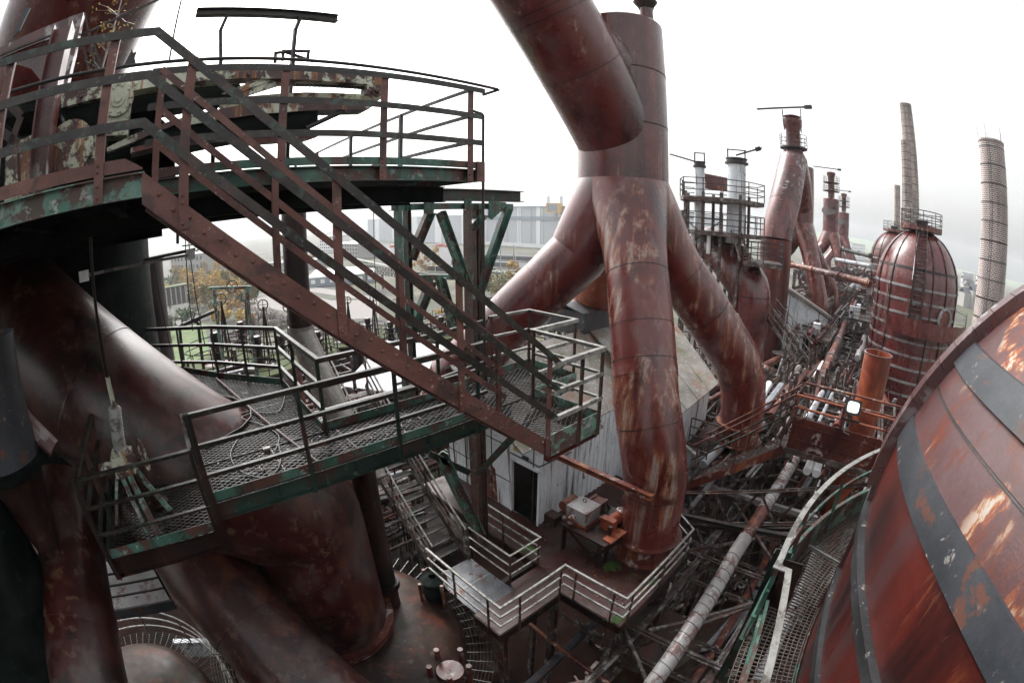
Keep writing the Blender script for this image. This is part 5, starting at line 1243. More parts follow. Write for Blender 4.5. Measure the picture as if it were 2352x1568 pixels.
# ================================================================== THE ROW BEHIND: TRUNKS, UPTAKES, FURNACE TOPS, STOVES
ROW = XY(24, 24)
main = bpy.data.objects['gas_main']
tl = ['second gas main of the row, behind the slanting uptake with the catwalk', 'third gas main of the row, with thin pipe legs and a railed head', 'farthest gas main of the row, a small red stub against the sky']
trunks = [main]
for k in (1, 2, 3):
    c = main.copy(); COL.objects.link(c); c.location = main.location + ROW * k; c['label'] = tl[k - 1]; trunks.append(c)
    for ch in main.children:
        if ch.name.startswith(('main_duct', 'vent', 'throat')) or (ch.name.startswith('seam_ring') and ch.data.vertices[0].co.z > 12): continue
        d = ch.copy(); COL.objects.link(d); d.parent = c
        for g_ in ch.children:
            e = g_.copy(); COL.objects.link(e); e.parent = d
ul = ['big slanting gas uptake with rungs, patchy paint, railed catwalk and lever arm', 'second railed gas uptake, farther along the row with its lever arm', 'third railed gas uptake, the most distant of the row']
def uptake(k, label):
    o = XY(24 * k, 24 * k); base = XY(24 * k - 3.9 + .0, 24 * k + 12.0 - 3.3); 
    p0 = XY(21.35, 33.4) + XY(24, 24) * (k - 1)
    apex = XY(24.2, 34.9) + XY(24, 24) * (k - 1); apex.z = 7.0
    tr = trunks[k].location; q = VV((tr.x, tr.y, 2.6))
    t = thing('gas_uptake', label, 'gas duct', (p0.x, p0.y, -22), 'railed gas uptakes in a row')
    n = 36
    MB().tube([(p0.x, p0.y, -22), (p0.x, p0.y, -.6)], 1.38, n).build('lower_shaft', 'rust_red', t, smooth=True)
    m1 = VV((p0.x, p0.y, -.6)).lerp(apex, .40)
    MB().tube([(p0.x, p0.y, -.6), (p0.x + .05, p0.y, -.2), m1], [1.38, 1.38, 1.40], n).build('middle_shaft', 'rust_maroon', t, smooth=True)
    MB().tube([m1, apex.lerp(m1, .12), apex, apex + UPZ * .6], [1.42, 1.32, 1.1, .7], n).build('upper_shaft', 'lilac_steel', t, smooth=True)
    MB().tube([apex - UPZ * .6, apex.lerp(q, .5), q], [1.25, 1.4, 1.4], n).build('cross_duct', 'rust_maroon', t, smooth=True)
    z0 = apex.z + .55
    MB().lathe((apex.x, apex.y, 0), [(.5, z0), (1.3, z0), (1.3, z0 + .12), (.5, z0 + .12)], 20).build('catwalk', 'black_steel', t)
    for j, h in enumerate((.4, .75, 1.1)): MB().ringtube((apex.x, apex.y, z0 + .1 + h), 1.3, .03, 16, 5).build('handrail' if j == 2 else 'mid_rail', 'black_steel', t)
    for j in range(8):
        a = j * pi / 4; MB().bar((apex.x + 1.3 * cos(a), apex.y + 1.3 * sin(a), z0), (apex.x + 1.3 * cos(a), apex.y + 1.3 * sin(a), z0 + 1.2), .05, .05, (1, 0, 0)).build('post', 'black_steel', t)
    MB().lathe((apex.x, apex.y, 0), [(.68, z0 - .3), (.68, z0 + 1.7), (.9, z0 + 2.1), (.95, z0 + 2.7), (.6, z0 + 2.75), (.85, z0 + 3.0), (.3, z0 + 3.2), (.02, z0 + 3.2)], 20).build('bleeder_stack', 'rust_maroon', t, smooth=True)
    s_ = XY(1, -.2); mb = MB(); mb.bar(apex + UPZ * 3.7 - s_ * 3.4, apex + UPZ * 4.9 + s_ * 2.1, .11, .16); mb.bar(apex + UPZ * 4.75 + s_ * 1.4, apex + UPZ * 4.9 + s_ * 2.1, .34, .36)
    mb.bar(apex + UPZ * 2.2 - s_ * .85, apex + UPZ * 4.1 - s_ * .95, .09, .09, (1, 0, 0)); mb.bar(apex + UPZ * 2.2 + s_ * .85, apex + UPZ * 4.5 + s_ * .95, .09, .09, (1, 0, 0)); mb.build('lever_arm', 'black_steel', t)
    nv_ = -VV((p0.x, p0.y, 0)).normalized(); mb = MB()
    for j in range(16):
        c = VV((p0.x, p0.y, 1.2)).lerp(apex, .1 + j * .045) + nv_ * 1.47; s2 = nv_.cross(UPZ) * .2
        mb.bar(c - s2, c + s2, .04, .05)
    mb.build_each('rung', 'rust_dark', t)
    for (za, rr) in ((-6, 1.46), (-11, 1.46)): MB().tube([(p0.x, p0.y, za), (p0.x, p0.y, za + .05)], rr + .01, n).build('seam_ring', 'rust_dark', t, smooth=True)
uptake(1, ul[0])
for k, lab in ((2, 'railed stack head with lever arm on top of the third gas main'), (3, 'smallest railed stack head with lever arm, on the farthest gas main')):
    c = trunks[k].location; z0 = 6.9; R1 = 1.5
    t = thing('stack_head', lab, 'stack head', (c.x, c.y, z0))
    MB().lathe((c.x, c.y, 0), [(.6, z0), (.6, z0 + 1.2), (.9, z0 + 1.2), (.6, z0 + 1.4), (.6, z0 + 3.4), (.8, z0 + 3.8), (.8, z0 + 4.2), (.05, z0 + 4.4)], 18).build('stack', 'rust_orange', t, smooth=True)
    for z1 in (z0 + 1.0, z0 + 2.4):
        MB().lathe((c.x, c.y, 0), [(.6, z1), (R1, z1), (R1, z1 + .1), (.6, z1 + .1)], 14).build('catwalk', 'black_steel', t)
        for j, h in enumerate((.4, .75, 1.1)): MB().ringtube((c.x, c.y, z1 + h), R1, .03, 14, 4).build('handrail' if j == 2 else 'mid_rail', 'black_steel', t)
        for j in range(8): a = j * pi / 4; MB().bar((c.x + R1 * cos(a), c.y + R1 * sin(a), z1), (c.x + R1 * cos(a), c.y + R1 * sin(a), z1 + 1.1), .05, .05, (1, 0, 0)).build('post', 'black_steel', t)
    s_ = XY(1, -.2); mb = MB(); mb.bar(VV((c.x, c.y, z0 + 4.7)) - s_ * 3.5, VV((c.x, c.y, z0 + 5.0)) + s_ * 2, .12, .14); mb.bar(VV((c.x, c.y, z0 + 4.95)) + s_ * 1.4, VV((c.x, c.y, z0 + 5.0)) + s_ * 2, .35, .35); mb.build('lever_arm', 'black_steel', t)

# furnace top with two white bleeder stacks
def deck_ring(t, pts, z0, mat='truss_steel', rails=(.4, .75, 1.1), th=.25):
    mb = MB(); mb.prism(pts, z0 - th, z0); mb.build('deck', mat, t)
    ps = [VV((p[0], p[1], z0)) for p in pts] + [VV((pts[0][0], pts[0][1], z0))]
    for k, h in enumerate(rails):
        mb = MB()
        for a, b in zip(ps[:-1], ps[1:]): mb.bar(a + UPZ * h, b + UPZ * h, .05, .05)
        mb.build('handrail' if k == len(rails) - 1 else 'mid_rail', 'black_steel', t)
    for a, b in zip(ps[:-1], ps[1:]):
        m = max(1, round((b - a).length / 1.3))
        for i in range(m):
            p = a.lerp(b, i / m); MB().bar(p, p + UPZ * rails[-1], .05, .05, (1, 0, 0)).build('post', 'black_steel', t)
D2 = 29
o2 = PD(1652, 500, D2)
t = thing('charging_tower', 'two-storey railed furnace-top platform with two white bleeder stacks and steel legs', 'furnace top', (o2.x, o2.y, -16))
def rel(a, b): return (o2.x + a, o2.y + b)
xr = XY(1, 0); yr = XY(0, 1)
f_ = XY(o2.x * _c - o2.y * _s, 0)
dr = VV((o2.x, o2.y, 0)).normalized(); sr = VV((dr.y, -dr.x, 0))
def L(s_, d_, z_=0): return VV((o2.x, o2.y, 0)) + sr * s_ + dr * d_ + UPZ * z_
def L2(s_, d_): p = L(s_, d_); return (p.x, p.y)
deck_ring(t, [L2(-2.5, .3), L2(-2.2, -.9), L2(.2, -1.3), L2(1.8, -.7), L2(2.9, .6), L2(2.6, 2.5), L2(-2.4, 2.5)], PD(1652, 456, D2).z)
deck_ring(t, [L2(-2.5, 0), L2(-2.2, -1.0), L2(.2, -1.5), L2(1.6, -1.3), L2(2.9, .2), L2(2.6, 2.5), L2(-2.4, 2.5)], PD(1650, 532, D2).z)
deck_ring(t, [L2(1.5, -2.2), L2(3.9, -2.2), L2(4.0, .2), L2(2.6, .8)], PD(1720, 600, D2 - 2).z)
for (x0, yt, yb, rr) in ((1607, 384, 560, .34), (1692, 377, 560, .62)):
    p, zb = PD(x0, 450, D2 + .6), PD(x0, yb, D2).z; zt = PD(x0, yt, D2 + .6).z
    mb = MB(); mb.lathe((p.x, p.y, 0), [(rr * 1.05, zb), (rr, zb + 2), (rr * .95, zt)], 24); mb.build('bleeder_stack', 'white_sheet', t, smooth=True)
    mb = MB(); mb.lathe((p.x, p.y, 0), [(rr, zt - .05), (rr * 1.25, zt - .02), (rr * 1.25, zt + .1), (rr * 1.05, zt + .12), (rr * 1.05, zt + .25), (rr * 1.15, zt + .27), (rr * 1.15, zt + .35), (.05, zt + .36)], 24)
    for s_ in (-1, 1): mb.bar(p + sr * rr * .9 * s_ + UPZ * (zt - p.z), p + sr * rr * .9 * s_ + UPZ * (zt - p.z + .95), .07, .07, (1, 0, 0))
    mb.bar(p - sr * rr + UPZ * (zt - p.z + .9), p + sr * rr + UPZ * (zt - p.z + .9), .07, .07); mb.build('valve_cap', 'black_steel', t, smooth=True)
a, b = PD(1538, 354, D2 + .5), PD(1618, 378, D2 + .5); mb = MB(); mb.bar(a, b, .07, .09)
a, b = PD(1690, 357, D2 + .5), PD(1750, 340, D2 + .5); mb.bar(a, b, .08, .1); mb.bar(a.lerp(b, .75), a.lerp(b, .95), .22, .25); mb.build_each('lever_arm', 'black_steel', t)
mb = MB(); a, b = PD(1617, 398, D2 + 1.6), PD(1677, 410, D2 + 1.6); mb.hexa([a - UPZ * 1.0, b - UPZ * .9, b + dr * .05 - UPZ * .9, a + dr * .05 - UPZ * 1, a, b, b + dr * .05, a + dr * .05]); mb.build('wind_shield', 'rust_flame', t)
for s_, d_ in ((-2.1, -.5), (-1.0, -.6), (.1, -.8), (-2.1, 2), (.6, 1.5), (1.3, -.6), (-.4, 1.2), (-1.5, 1.4), (1.9, .6), (.9, .2)):
    MB().bar(L(s_, d_, -11), L(s_, d_, 2.0), .16, .16, (1, 0, 0)).build('leg', 'truss_steel', t)
for i in range(5):
    z_ = -9.5 + i * 2; mb = MB(); mb.bar(L(-2.1, -.5, z_), L(.1, -.8, z_ + 1.8), .07, .07); mb.bar(L(.1, -.8, z_), L(-2.1, -.5, z_ + 1.8), .07, .07); mb.bar(L(-2.1, -.5, z_), L(.1, -.8, z_), .1, .1); mb.bar(L(-2.1, -.5, z_ + .9), L(.1, -.8, z_ + .9), .06, .06); mb.build('bracing', 'truss_steel', t)
for s_ in (-1.6, -.6):
    for z_ in (-1.7, -4.6): MB().tube([L(s_, -.75, z_), L(s_, -.75, z_ + 1.5)], .13, 10).build('cylinder', 'white_paint', t, smooth=True)
mb = MB(); a, b = PD(1690, 530, D2 - 1.2), PD(1712, 600, D2 - 2)
for s_ in (-.3, .3): mb.bar(a + sr * s_, b + sr * s_, .05, .12)
for i in range(10): mb.bar(a.lerp(b, i / 10) - sr * .3, a.lerp(b, i / 10) + sr * .3, .12, .03)
mb.build('ladder', 'truss_steel', t)
t = thing('bent_duct', 'dark red duct bending over from the furnace top and dropping to a ringed foot', 'gas duct', (o2.x, o2.y, -20))
p = PD(1715, 760, 29.5)
mb = MB(); mb.tube(bez([PD(1610, 565, 33), PD(1655, 575, 31.5), PD(1695, 625, 30), VV((p.x, p.y, -4)), VV((p.x, p.y, -7)), VV((p.x, p.y, -8.3))], 4), 1.35, 36); mb.build('duct', 'rust_maroon', t, smooth=True, sharp=60)
MB().tube([(p.x, p.y, -8.2), (p.x, p.y, -20)], [1.35, .95], 30).build('tapered_foot', 'rust_red', t, smooth=True)
MB().tube([(p.x, p.y, -8.35), (p.x, p.y, -8.2)], 1.45, 36).build('ring', 'rust_dark', t, smooth=True)
MB().tube([(p.x, p.y, -4.06), (p.x, p.y, -4)], 1.37, 36).build('seam_ring', 'rust_dark', t, smooth=True)
mb = MB(); e = (-VV((p.x, p.y, 0))).normalized(); s2 = VV((-e.y, e.x, 0))
for i in range(16): 
    c = VV((p.x, p.y, -3.0 - i * .4)) + (e * .5 - s2 * .9).normalized() * 1.38; mb.bar(c, c - s2 * .28, .03, .03)
mb.build_each('rung', 'truss_steel', t)

# second and third stove
def stove(c, label, zs_, det=True):
    t = thing('dome_stove', label, 'stove', (c.x, c.y, -22)); R = 3.8; hd = 4.3; zs = zs_
    def rr(z_): return R if z_ < zs else R * sqrt(max(0, 1 - ((z_ - zs) / hd) ** 2))
    MB().lathe((c.x, c.y, 0), [(R, -22), (R, zs)] + [(R * cos(x), zs + hd * sin(x)) for x in [i * pi / 32 for i in range(1, 16)]] + [(.03, zs + hd)], 64).build('shell', 'rust_maroon' if det else 'rust_red', t, smooth=True, sharp=60)
    for i, z_ in enumerate([zs + 1.3, zs, zs - .95, zs - 1.9, zs - 2.85, zs - 3.8, zs - 4.75, zs - 5.7, zs - 6.65, zs - 7.6, zs - 8.5]):
        MB().lathe((c.x, c.y, 0), [(rr(z_) - .01, z_), (rr(z_) + .05, z_), (rr(z_ + .17) + .05, z_ + .17), (rr(z_ + .17) - .01, z_ + .17)], 64).build('hoop', 'band_pale' if i else 'rust_dark', t, smooth=True)
    e = -VV((c.x, c.y, 0)).normalized(); a0 = atan2(e.y, e.x)
    for da in (-1.05, -.62, .35, .72, 1.2):
        mb = MB(); a = a0 + da; zz = [-18 + i for i in range(int(zs + 18))] + [zs + hd * .96 * i / 8 for i in range(9)]
        for z0, z1 in zip(zz[:-1], zz[1:]): mb.bar((c.x + (rr(z0) + .05) * cos(a), c.y + (rr(z0) + .05) * sin(a), z0), (c.x + (rr(z1) + .05) * cos(a), c.y + (rr(z1) + .05) * sin(a), z1), .1, .08, (cos(a), sin(a), 0))
        mb.build('rib', 'rust_dark', t)
    zt = zs + hd
    mb = MB(); mb.lathe((c.x, c.y, 0), [(.6, zt - .1), (1.9, zt - .1), (1.9, zt + .3), (1.86, zt + .3), (1.86, zt), (.6, zt)], 20); mb.build('head_platform', 'rust_orange', t)
    for k, h in enumerate((.45, .85, 1.25)): MB().ringtube((c.x, c.y, zt + .1 + h), 1.9, .035, 20, 5).build('handrail' if k == 2 else 'mid_rail', 'black_steel', t)
    for j in range(10):
        a = j * pi / 5; MB().bar((c.x + 1.9 * cos(a), c.y + 1.9 * sin(a), zt), (c.x + 1.9 * cos(a), c.y + 1.9 * sin(a), zt + 1.35), .06, .06, (1, 0, 0)).build('post', 'black_steel', t)
    mb = MB(); mb.lathe((c.x, c.y, 0), [(.6, zt - .3), (.6, zt + .6), (.8, zt + .7), (.02, zt + .9)], 16); mb.build('manhole', 'rust_dark', t, smooth=True)
    if det:
        a = a0 + .02; u = VV((cos(a), sin(a), 0)); s_ = VV((-u.y, u.x, 0)); ps = []
        for i in range(17):
            th = i / 16 * 1.2 + .15; z_ = zs + hd * cos(th) if th < pi / 2 else zs
            ps.append(VV((c.x, c.y, 0)) + u * (rr(z_) + .3) + UPZ * z_)
        ps = [VV((c.x, c.y, zt + .3)) + u * 1.9] + ps + [VV((c.x, c.y, zs - 1)) + u * 4.15, VV((c.x, c.y, zs - 3.2)) + u * 4.15]
        for sg_ in (-.45, .45):
            mb = MB()
            for p, q in zip(ps[:-1], ps[1:]): mb.bar(p + s_ * sg_, q + s_ * sg_, .07, .18)
            mb.build('ladder_rail', 'rust_dark', t)
            mb = MB()
            for p, q in zip(ps[:-1], ps[1:]): mb.bar(p + s_ * sg_ + UPZ * .5 + u * .5, q + s_ * sg_ + UPZ * .5 + u * .5, .04, .04)
            mb.build('handrail', 'black_steel', t)
        mb = MB()
        for p, q in zip(ps[:-1], ps[1:]):
            m = max(1, int((q - p).length / .28))
            for i in range(m): x = p.lerp(q, i / m); mb.bar(x - s_ * .45, x + s_ * .45, .16, .04)
        mb.build('step', 'truss_steel', t)
        z_ = zs - 3.1; mb = MB(); mb.lathe((c.x, c.y, 0), [(3.85, z_), (4.9, z_), (4.9, z_ + 1.15), (4.87, z_ + 1.15), (4.87, z_ + .05), (3.85, z_ + .05)], 22, a0 - .45, a0 + 1.3); mb.build('balcony', 'rust_maroon', t)
        mb = MB(); mb.ringtube((c.x, c.y, z_ + 1.7), 4.9, .03, 24, 5, None, a0 - .45, a0 + 1.3); mb.build('balcony_rail', 'black_steel', t)
        a = a0 + .75; u = VV((cos(a), sin(a), 0)); mb = MB(); mb.ringtube(VV((c.x, c.y, zs - 1.7)) + u * 3.9, .72, .12, 20, 6, u); mb.build('hatch_ring', 'band_pale', t, smooth=True); mb = MB(); mb.disc(VV((c.x, c.y, zs - 1.7)) + u * 3.8, u, .66, .1); mb.build('hatch_cover', 'rust_orange', t)
        mb = MB(); a = a0 - .12; mb.tube([VV((c.x, c.y, 0)) + VV((cos(a), sin(a), 0)) * (rr(z0) + .12) + UPZ * z0 for z0 in (zs + 4.2, zs + 3.9, zs + 3.4, zs + 2.7, zs + 1.6, zs + .6)], .035, 8); mb.build('vent_hose', 'white_paint', t, smooth=True)
    return t
S2 = XY(30.4, 24.3)
stove(S2, 'ribbed domed stove with ladder and railed platform on top, in front of the chimneys', PD(2100, 690, 38.9).z + 1.1)
stove(XY(54.5, 49.5), 'rear domed stove peeping out behind the left shoulder of the laddered stove', -1.6, False)
# bottom ring stair beside stove 2
t = thing('spiral_stair', 'dark stair winding down the left flank of the laddered stove', 'stair', (S2.x, S2.y, -20))
e = -VV((S2.x, S2.y, 0)).normalized(); a0 = atan2(e.y, e.x)
mb = MB(); mb2 = MB(); mb3 = MB()
prev = None
for i in range(64):
    a = a0 - 1.7 + i * .022 if False else a0 + 0; f = i / 63
    a = a0 + (1.55 - f * .85) * 1.0; a = a0 + (pi * .52 - f * .9)
    z_ = -4.5 - 13 * f; u = VV((cos(a), sin(a), 0)); p = VV((S2.x, S2.y, z_)) + u * 4.0; q = p + u * .95
    mb.bar(p, q, .22, .035)
    if prev: mb2.bar(prev, q, .05, .25); mb2.bar(prev + UPZ * 1.0, q + UPZ * 1.0, .05, .05)
    if i % 5 == 0: mb3.bar(q, q + UPZ * 1.0, .04, .04, (1, 0, 0))
    prev = q
mb.build('tread', 'truss_steel', t); mb2.build('stringer', 'truss_steel', t); mb3.build('post', 'truss_steel', t)

# crossing pipes and the white shed of the second furnace
def pipe_thing(a, b, r, m, label, n=14):
    mb = MB(); mb.tube([a, b], r, n)
    for f in (.02, .33, .66, .98): sleeve(mb, VV(a).lerp(VV(b), f), VV(b) - VV(a), r * 1.25, .15, n)
    single(mb, 'pipe', m, label, 'pipe', smooth=True)
pipe_thing(PD(1815, 607, 45), PD(2000, 652, 36), .27, 'rust_orange', 'rusty pipe crossing from the uptake foot to the laddered stove')
pipe_thing(PD(1920, 596, 62), PD(2003, 612, 50), .25, 'galvanised', 'pale upper pipe crossing to the rear stove')
pipe_thing(PD(1930, 572, 80), PD(2000, 588, 68), .3, 'green_dark', 'dark green pipe crossing high between the far trunks and the stoves')
t = thing('white_shed', 'white sheet-metal shed with a lean-to roof at the foot of the second gas main', 'shed', PD(1850, 740, 42))
c = PD(1848, 690, 40); s_ = sr; 
def W(a, b, z_): return VV((c.x, c.y, 0)) + sr * a + dr * b + UPZ * z_
MB().hexa([W(-1.6, 0, -10.2), W(2.4, 0, -10.2), W(2.4, 4, -10.2), W(-1.6, 4, -10.2), W(-1.6, 0, -4.6), W(2.4, 0, -6.6), W(2.4, 4, -6.6), W(-1.6, 4, -4.6)]).build('wall', 'white_sheet', t)
MB().hexa([W(-1.9, -.5, -4.5), W(2.8, -.5, -6.6), W(2.8, 4, -6.6), W(-1.9, 4, -4.5), W(-1.9, -.5, -4.3), W(2.8, -.5, -6.4), W(2.8, 4, -6.4), W(-1.9, 4, -4.3)]).build('roof', 'roof_grey', t)
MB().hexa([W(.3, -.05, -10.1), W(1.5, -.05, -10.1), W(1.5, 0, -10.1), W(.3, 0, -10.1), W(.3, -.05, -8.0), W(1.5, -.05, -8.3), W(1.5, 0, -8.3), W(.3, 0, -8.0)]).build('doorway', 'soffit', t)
t = thing('canopy', 'low rusty canopy roof with a peeling white fascia before the white shed', 'canopy', W(1, -3, -11))
MB().hexa([W(-2.6, -1.5, -9.6), W(3.4, -4.5, -10.6), W(4.6, -2.5, -10.6), W(-1.5, 1, -9.6), W(-2.6, -1.5, -9.5), W(3.4, -4.5, -10.5), W(4.6, -2.5, -10.5), W(-1.5, 1, -9.5)]).build('roof', 'roof_grey', t)
MB().hexa([W(0.6, -3.2, -11.4), W(3.4, -4.6, -11.6), W(3.4, -4.55, -11.6), W(.6, -3.1, -11.4), W(.6, -3.2, -10.1), W(3.4, -4.6, -10.6), W(3.4, -4.55, -10.6), W(.6, -3.1, -10.1)]).build('fascia', 'rust_flame', t)
mb = MB()
for a_, b_ in ((-2.3, -1.2), (0.5, -2.9), (3.3, -4.3)): mb.bar(W(a_, b_, -19), W(a_, b_, -10), .25, .25, (1, 0, 0))
mb.build('post', 'truss_steel', t)
t = thing('gangway_stair', 'thin grey stair running down to the right under the bent duct', 'stair', W(-3, -6, -12))
a, b = PD(1765, 720, 30), PD(1845, 830, 25)
for s2_ in (-.4, .4):
    MB().bar(a + sr * s2_, b + sr * s2_, .05, .22).build('stringer', 'truss_steel', t)
    MB().bar(a + sr * s2_ + UPZ, b + sr * s2_ + UPZ, .05, .05).build('handrail', 'truss_steel', t)
    MB().bar(a + sr * s2_ + UPZ * .5, b + sr * s2_ + UPZ * .5, .04, .04).build('mid_rail', 'truss_steel', t)
    for i in range(7): p = a.lerp(b, i / 6) + sr * s2_; MB().bar(p, p + UPZ, .04, .04, (1, 0, 0)).build('post', 'truss_steel', t)
# clutter band between furnaces: platforms, racks
rc = random.Random(11)
cl = [('pipe_rack', 'low rack of thin pipes in the shade right of the pipe leg foot'), ('pipe_rack', 'rack of pale conduits running along the foot of the laddered stove'), ('pipe_rack', 'dark rack of ducts crossing under the canopy'), ('pipe_rack', 'rust-red rack of pipes just behind the red gallery'), ('pipe_rack', 'far rack of pipes beside the small distant legs'), ('pipe_rack', 'rack of thin pipes left of the spiral stair')]
spots = [PD(1765, 905, 20), PD(1960, 900, 24), PD(1850, 870, 26), PD(1900, 925, 18), PD(1940, 730, 50), PD(1905, 850, 30)]
for (nm, lab), c in zip(cl, spots):
    t = thing(nm, lab, 'pipe rack', (c.x, c.y, c.z - 4)); w0 = c.length * .055
    for lv in range(4):
        z_ = c.z - .6 - lv * 1.0; mb = MB()
        for s_ in (-1, 1): mb.bar((c.x - w0, c.y + s_ * w0 * .8, z_), (c.x + w0 * 1.6, c.y + s_ * w0 * .8, z_), .12, .15)
        for k in range(4): x = c.x - w0 + k * w0 * .85; mb.bar((x, c.y - w0 * .8, z_), (x, c.y + w0 * .8, z_), .1, .12)
        mb.build('frame_beam', 'truss_steel', t)
        for k in range(5):
            y = c.y + rc.uniform(-.8, .8) * w0; r = rc.choice([.05, .08, .12, .18]); MB().tube([(c.x - w0 * 1.2, y, z_ + .2), (c.x + w0 * 1.8, y + rc.uniform(-.3, .3), z_ + .2 + rc.uniform(-.1, .3))], r, 8).build('pipe_run', rc.choice(['rust_orange', 'galvanised', 'truss_steel', 'rust_dark', 'white_paint', 'rust_red']), t, smooth=True)
    for s_ in (-1, 1):
        for k in range(3): x = c.x - w0 + k * w0 * 1.2; MB().bar((x, c.y + s_ * w0 * .8, c.z - 12), (x, c.y + s_ * w0 * .8, c.z + .8), .14, .14, (1, 0, 0)).build('post', 'truss_steel', t)
    mb = MB()
    for k in range(6): x = c.x - w0 + k * w0 * .5; mb.bar((x, c.y - w0 * .8, c.z - 3 + (k % 2) * 2), (x + w0 * .5, c.y - w0 * .8, c.z - 3 + ((k + 1) % 2) * 2), .06, .06)
    mb.build('bracing', 'truss_steel', t)

# ================================================================== CHIMNEYS
def chimney(c, r0, r1, z0, z1, mat, label, bands, name='brick_chimney', n=40):
    t = thing(name, label, 'chimney', (c.x, c.y, z0)); mb = MB(); N = 24
    prof = [(r0 + (r1 - r0) * i / N, z0 + (z1 - z0) * i / N) for i in range(N + 1)] + [(r1 * 1.04, z1), (r1 * 1.04, z1 + .3), (r1 * .85, z1 + .3), (r1 * .85, z1 - 2)]
    mb.lathe((c.x, c.y, 0), prof, n); o = mb.build('shaft', mat, t, smooth=True)
    uv = o.data.uv_layers.new(name='UVMap')
    for p in o.data.polygons:
        for li in p.loop_indices:
            v = o.data.vertices[o.data.loops[li].vertex_index].co
            ang = atan2(v.y, v.x); pc = p.center; ap = atan2(pc.y, pc.x)
            if ang - ap > pi: ang -= 2 * pi
            if ang - ap < -pi: ang += 2 * pi
            uv.data[li].uv = (ang * r0, v.z)
    for i in range(bands):
        z_ = z1 - .8 - (z1 - z0) * i / bands; r = r0 + (r1 - r0) * (z_ - z0) / (z1 - z0)
        MB().lathe((c.x, c.y, 0), [(r, z_), (r + .05, z_), (r + .05, z_ + .14), (r, z_ + .14)], n).build('iron_hoop', 'black_steel', t, smooth=True)
    e = -VV((c.x, c.y, 0)).normalized(); a = atan2(e.y, e.x) - .25; u = VV((cos(a), sin(a), 0)); s_ = VV((-u.y, u.x, 0)); mb = MB()
    for sg_ in (-.22, .22): mb.bar(VV((c.x, c.y, z0)) + u * (r0 + .12) + s_ * sg_, VV((c.x, c.y, z1)) + u * (r1 + .12) + s_ * sg_, .05, .05, (1, 0, 0))
    k = int((z1 - z0) / .45)
    for i in range(k): z_ = z0 + (z1 - z0) * i / k; r = r0 + (r1 - r0) * i / k; mb.bar(VV((c.x, c.y, z_)) + u * (r + .12) - s_ * .22, VV((c.x, c.y, z_)) + u * (r + .12) + s_ * .22, .04, .04)
    mb.build('ladder', 'band_grey', t)
    return t
p = PD(2283, 420, 71); zt = PD(2283, 332, 71).z
t = chimney(p, 2.75, 2.2, -28, zt, 'chimney_brick', 'thick brick chimney with iron hoops and a ladder at the right, behind the stove collar', 18)
mb = MB()
for i in range(5): a = i * 1.256; mb.bar((p.x + 2.2 * cos(a), p.y + 2.2 * sin(a), zt), (p.x + 2.3 * cos(a), p.y + 2.3 * sin(a), zt + 2.2), .05, .05, (1, 0, 0))
mb.build_each('lightning_rod', 'black_steel', t)
p = PD(2092, 400, 145); chimney(p, 3.6, 2.0, -28, PD(2087, 243, 145).z, 'chimney_pale', 'tallest pale brick chimney rising behind the domed stove', 34)
p = PD(2083, 400, 118); chimney(p, 2.1, 1.25, -28, PD(2083, 327, 118).z, 'chimney_pale', 'shorter brick chimney overlapping the left side of the tallest chimney', 28)
p = PD(2061, 480, 165); chimney(p, 1.35, 1.1, -28, PD(2061, 428, 165).z, 'chimney_pale', 'small slim chimney left of the tallest chimney', 16)
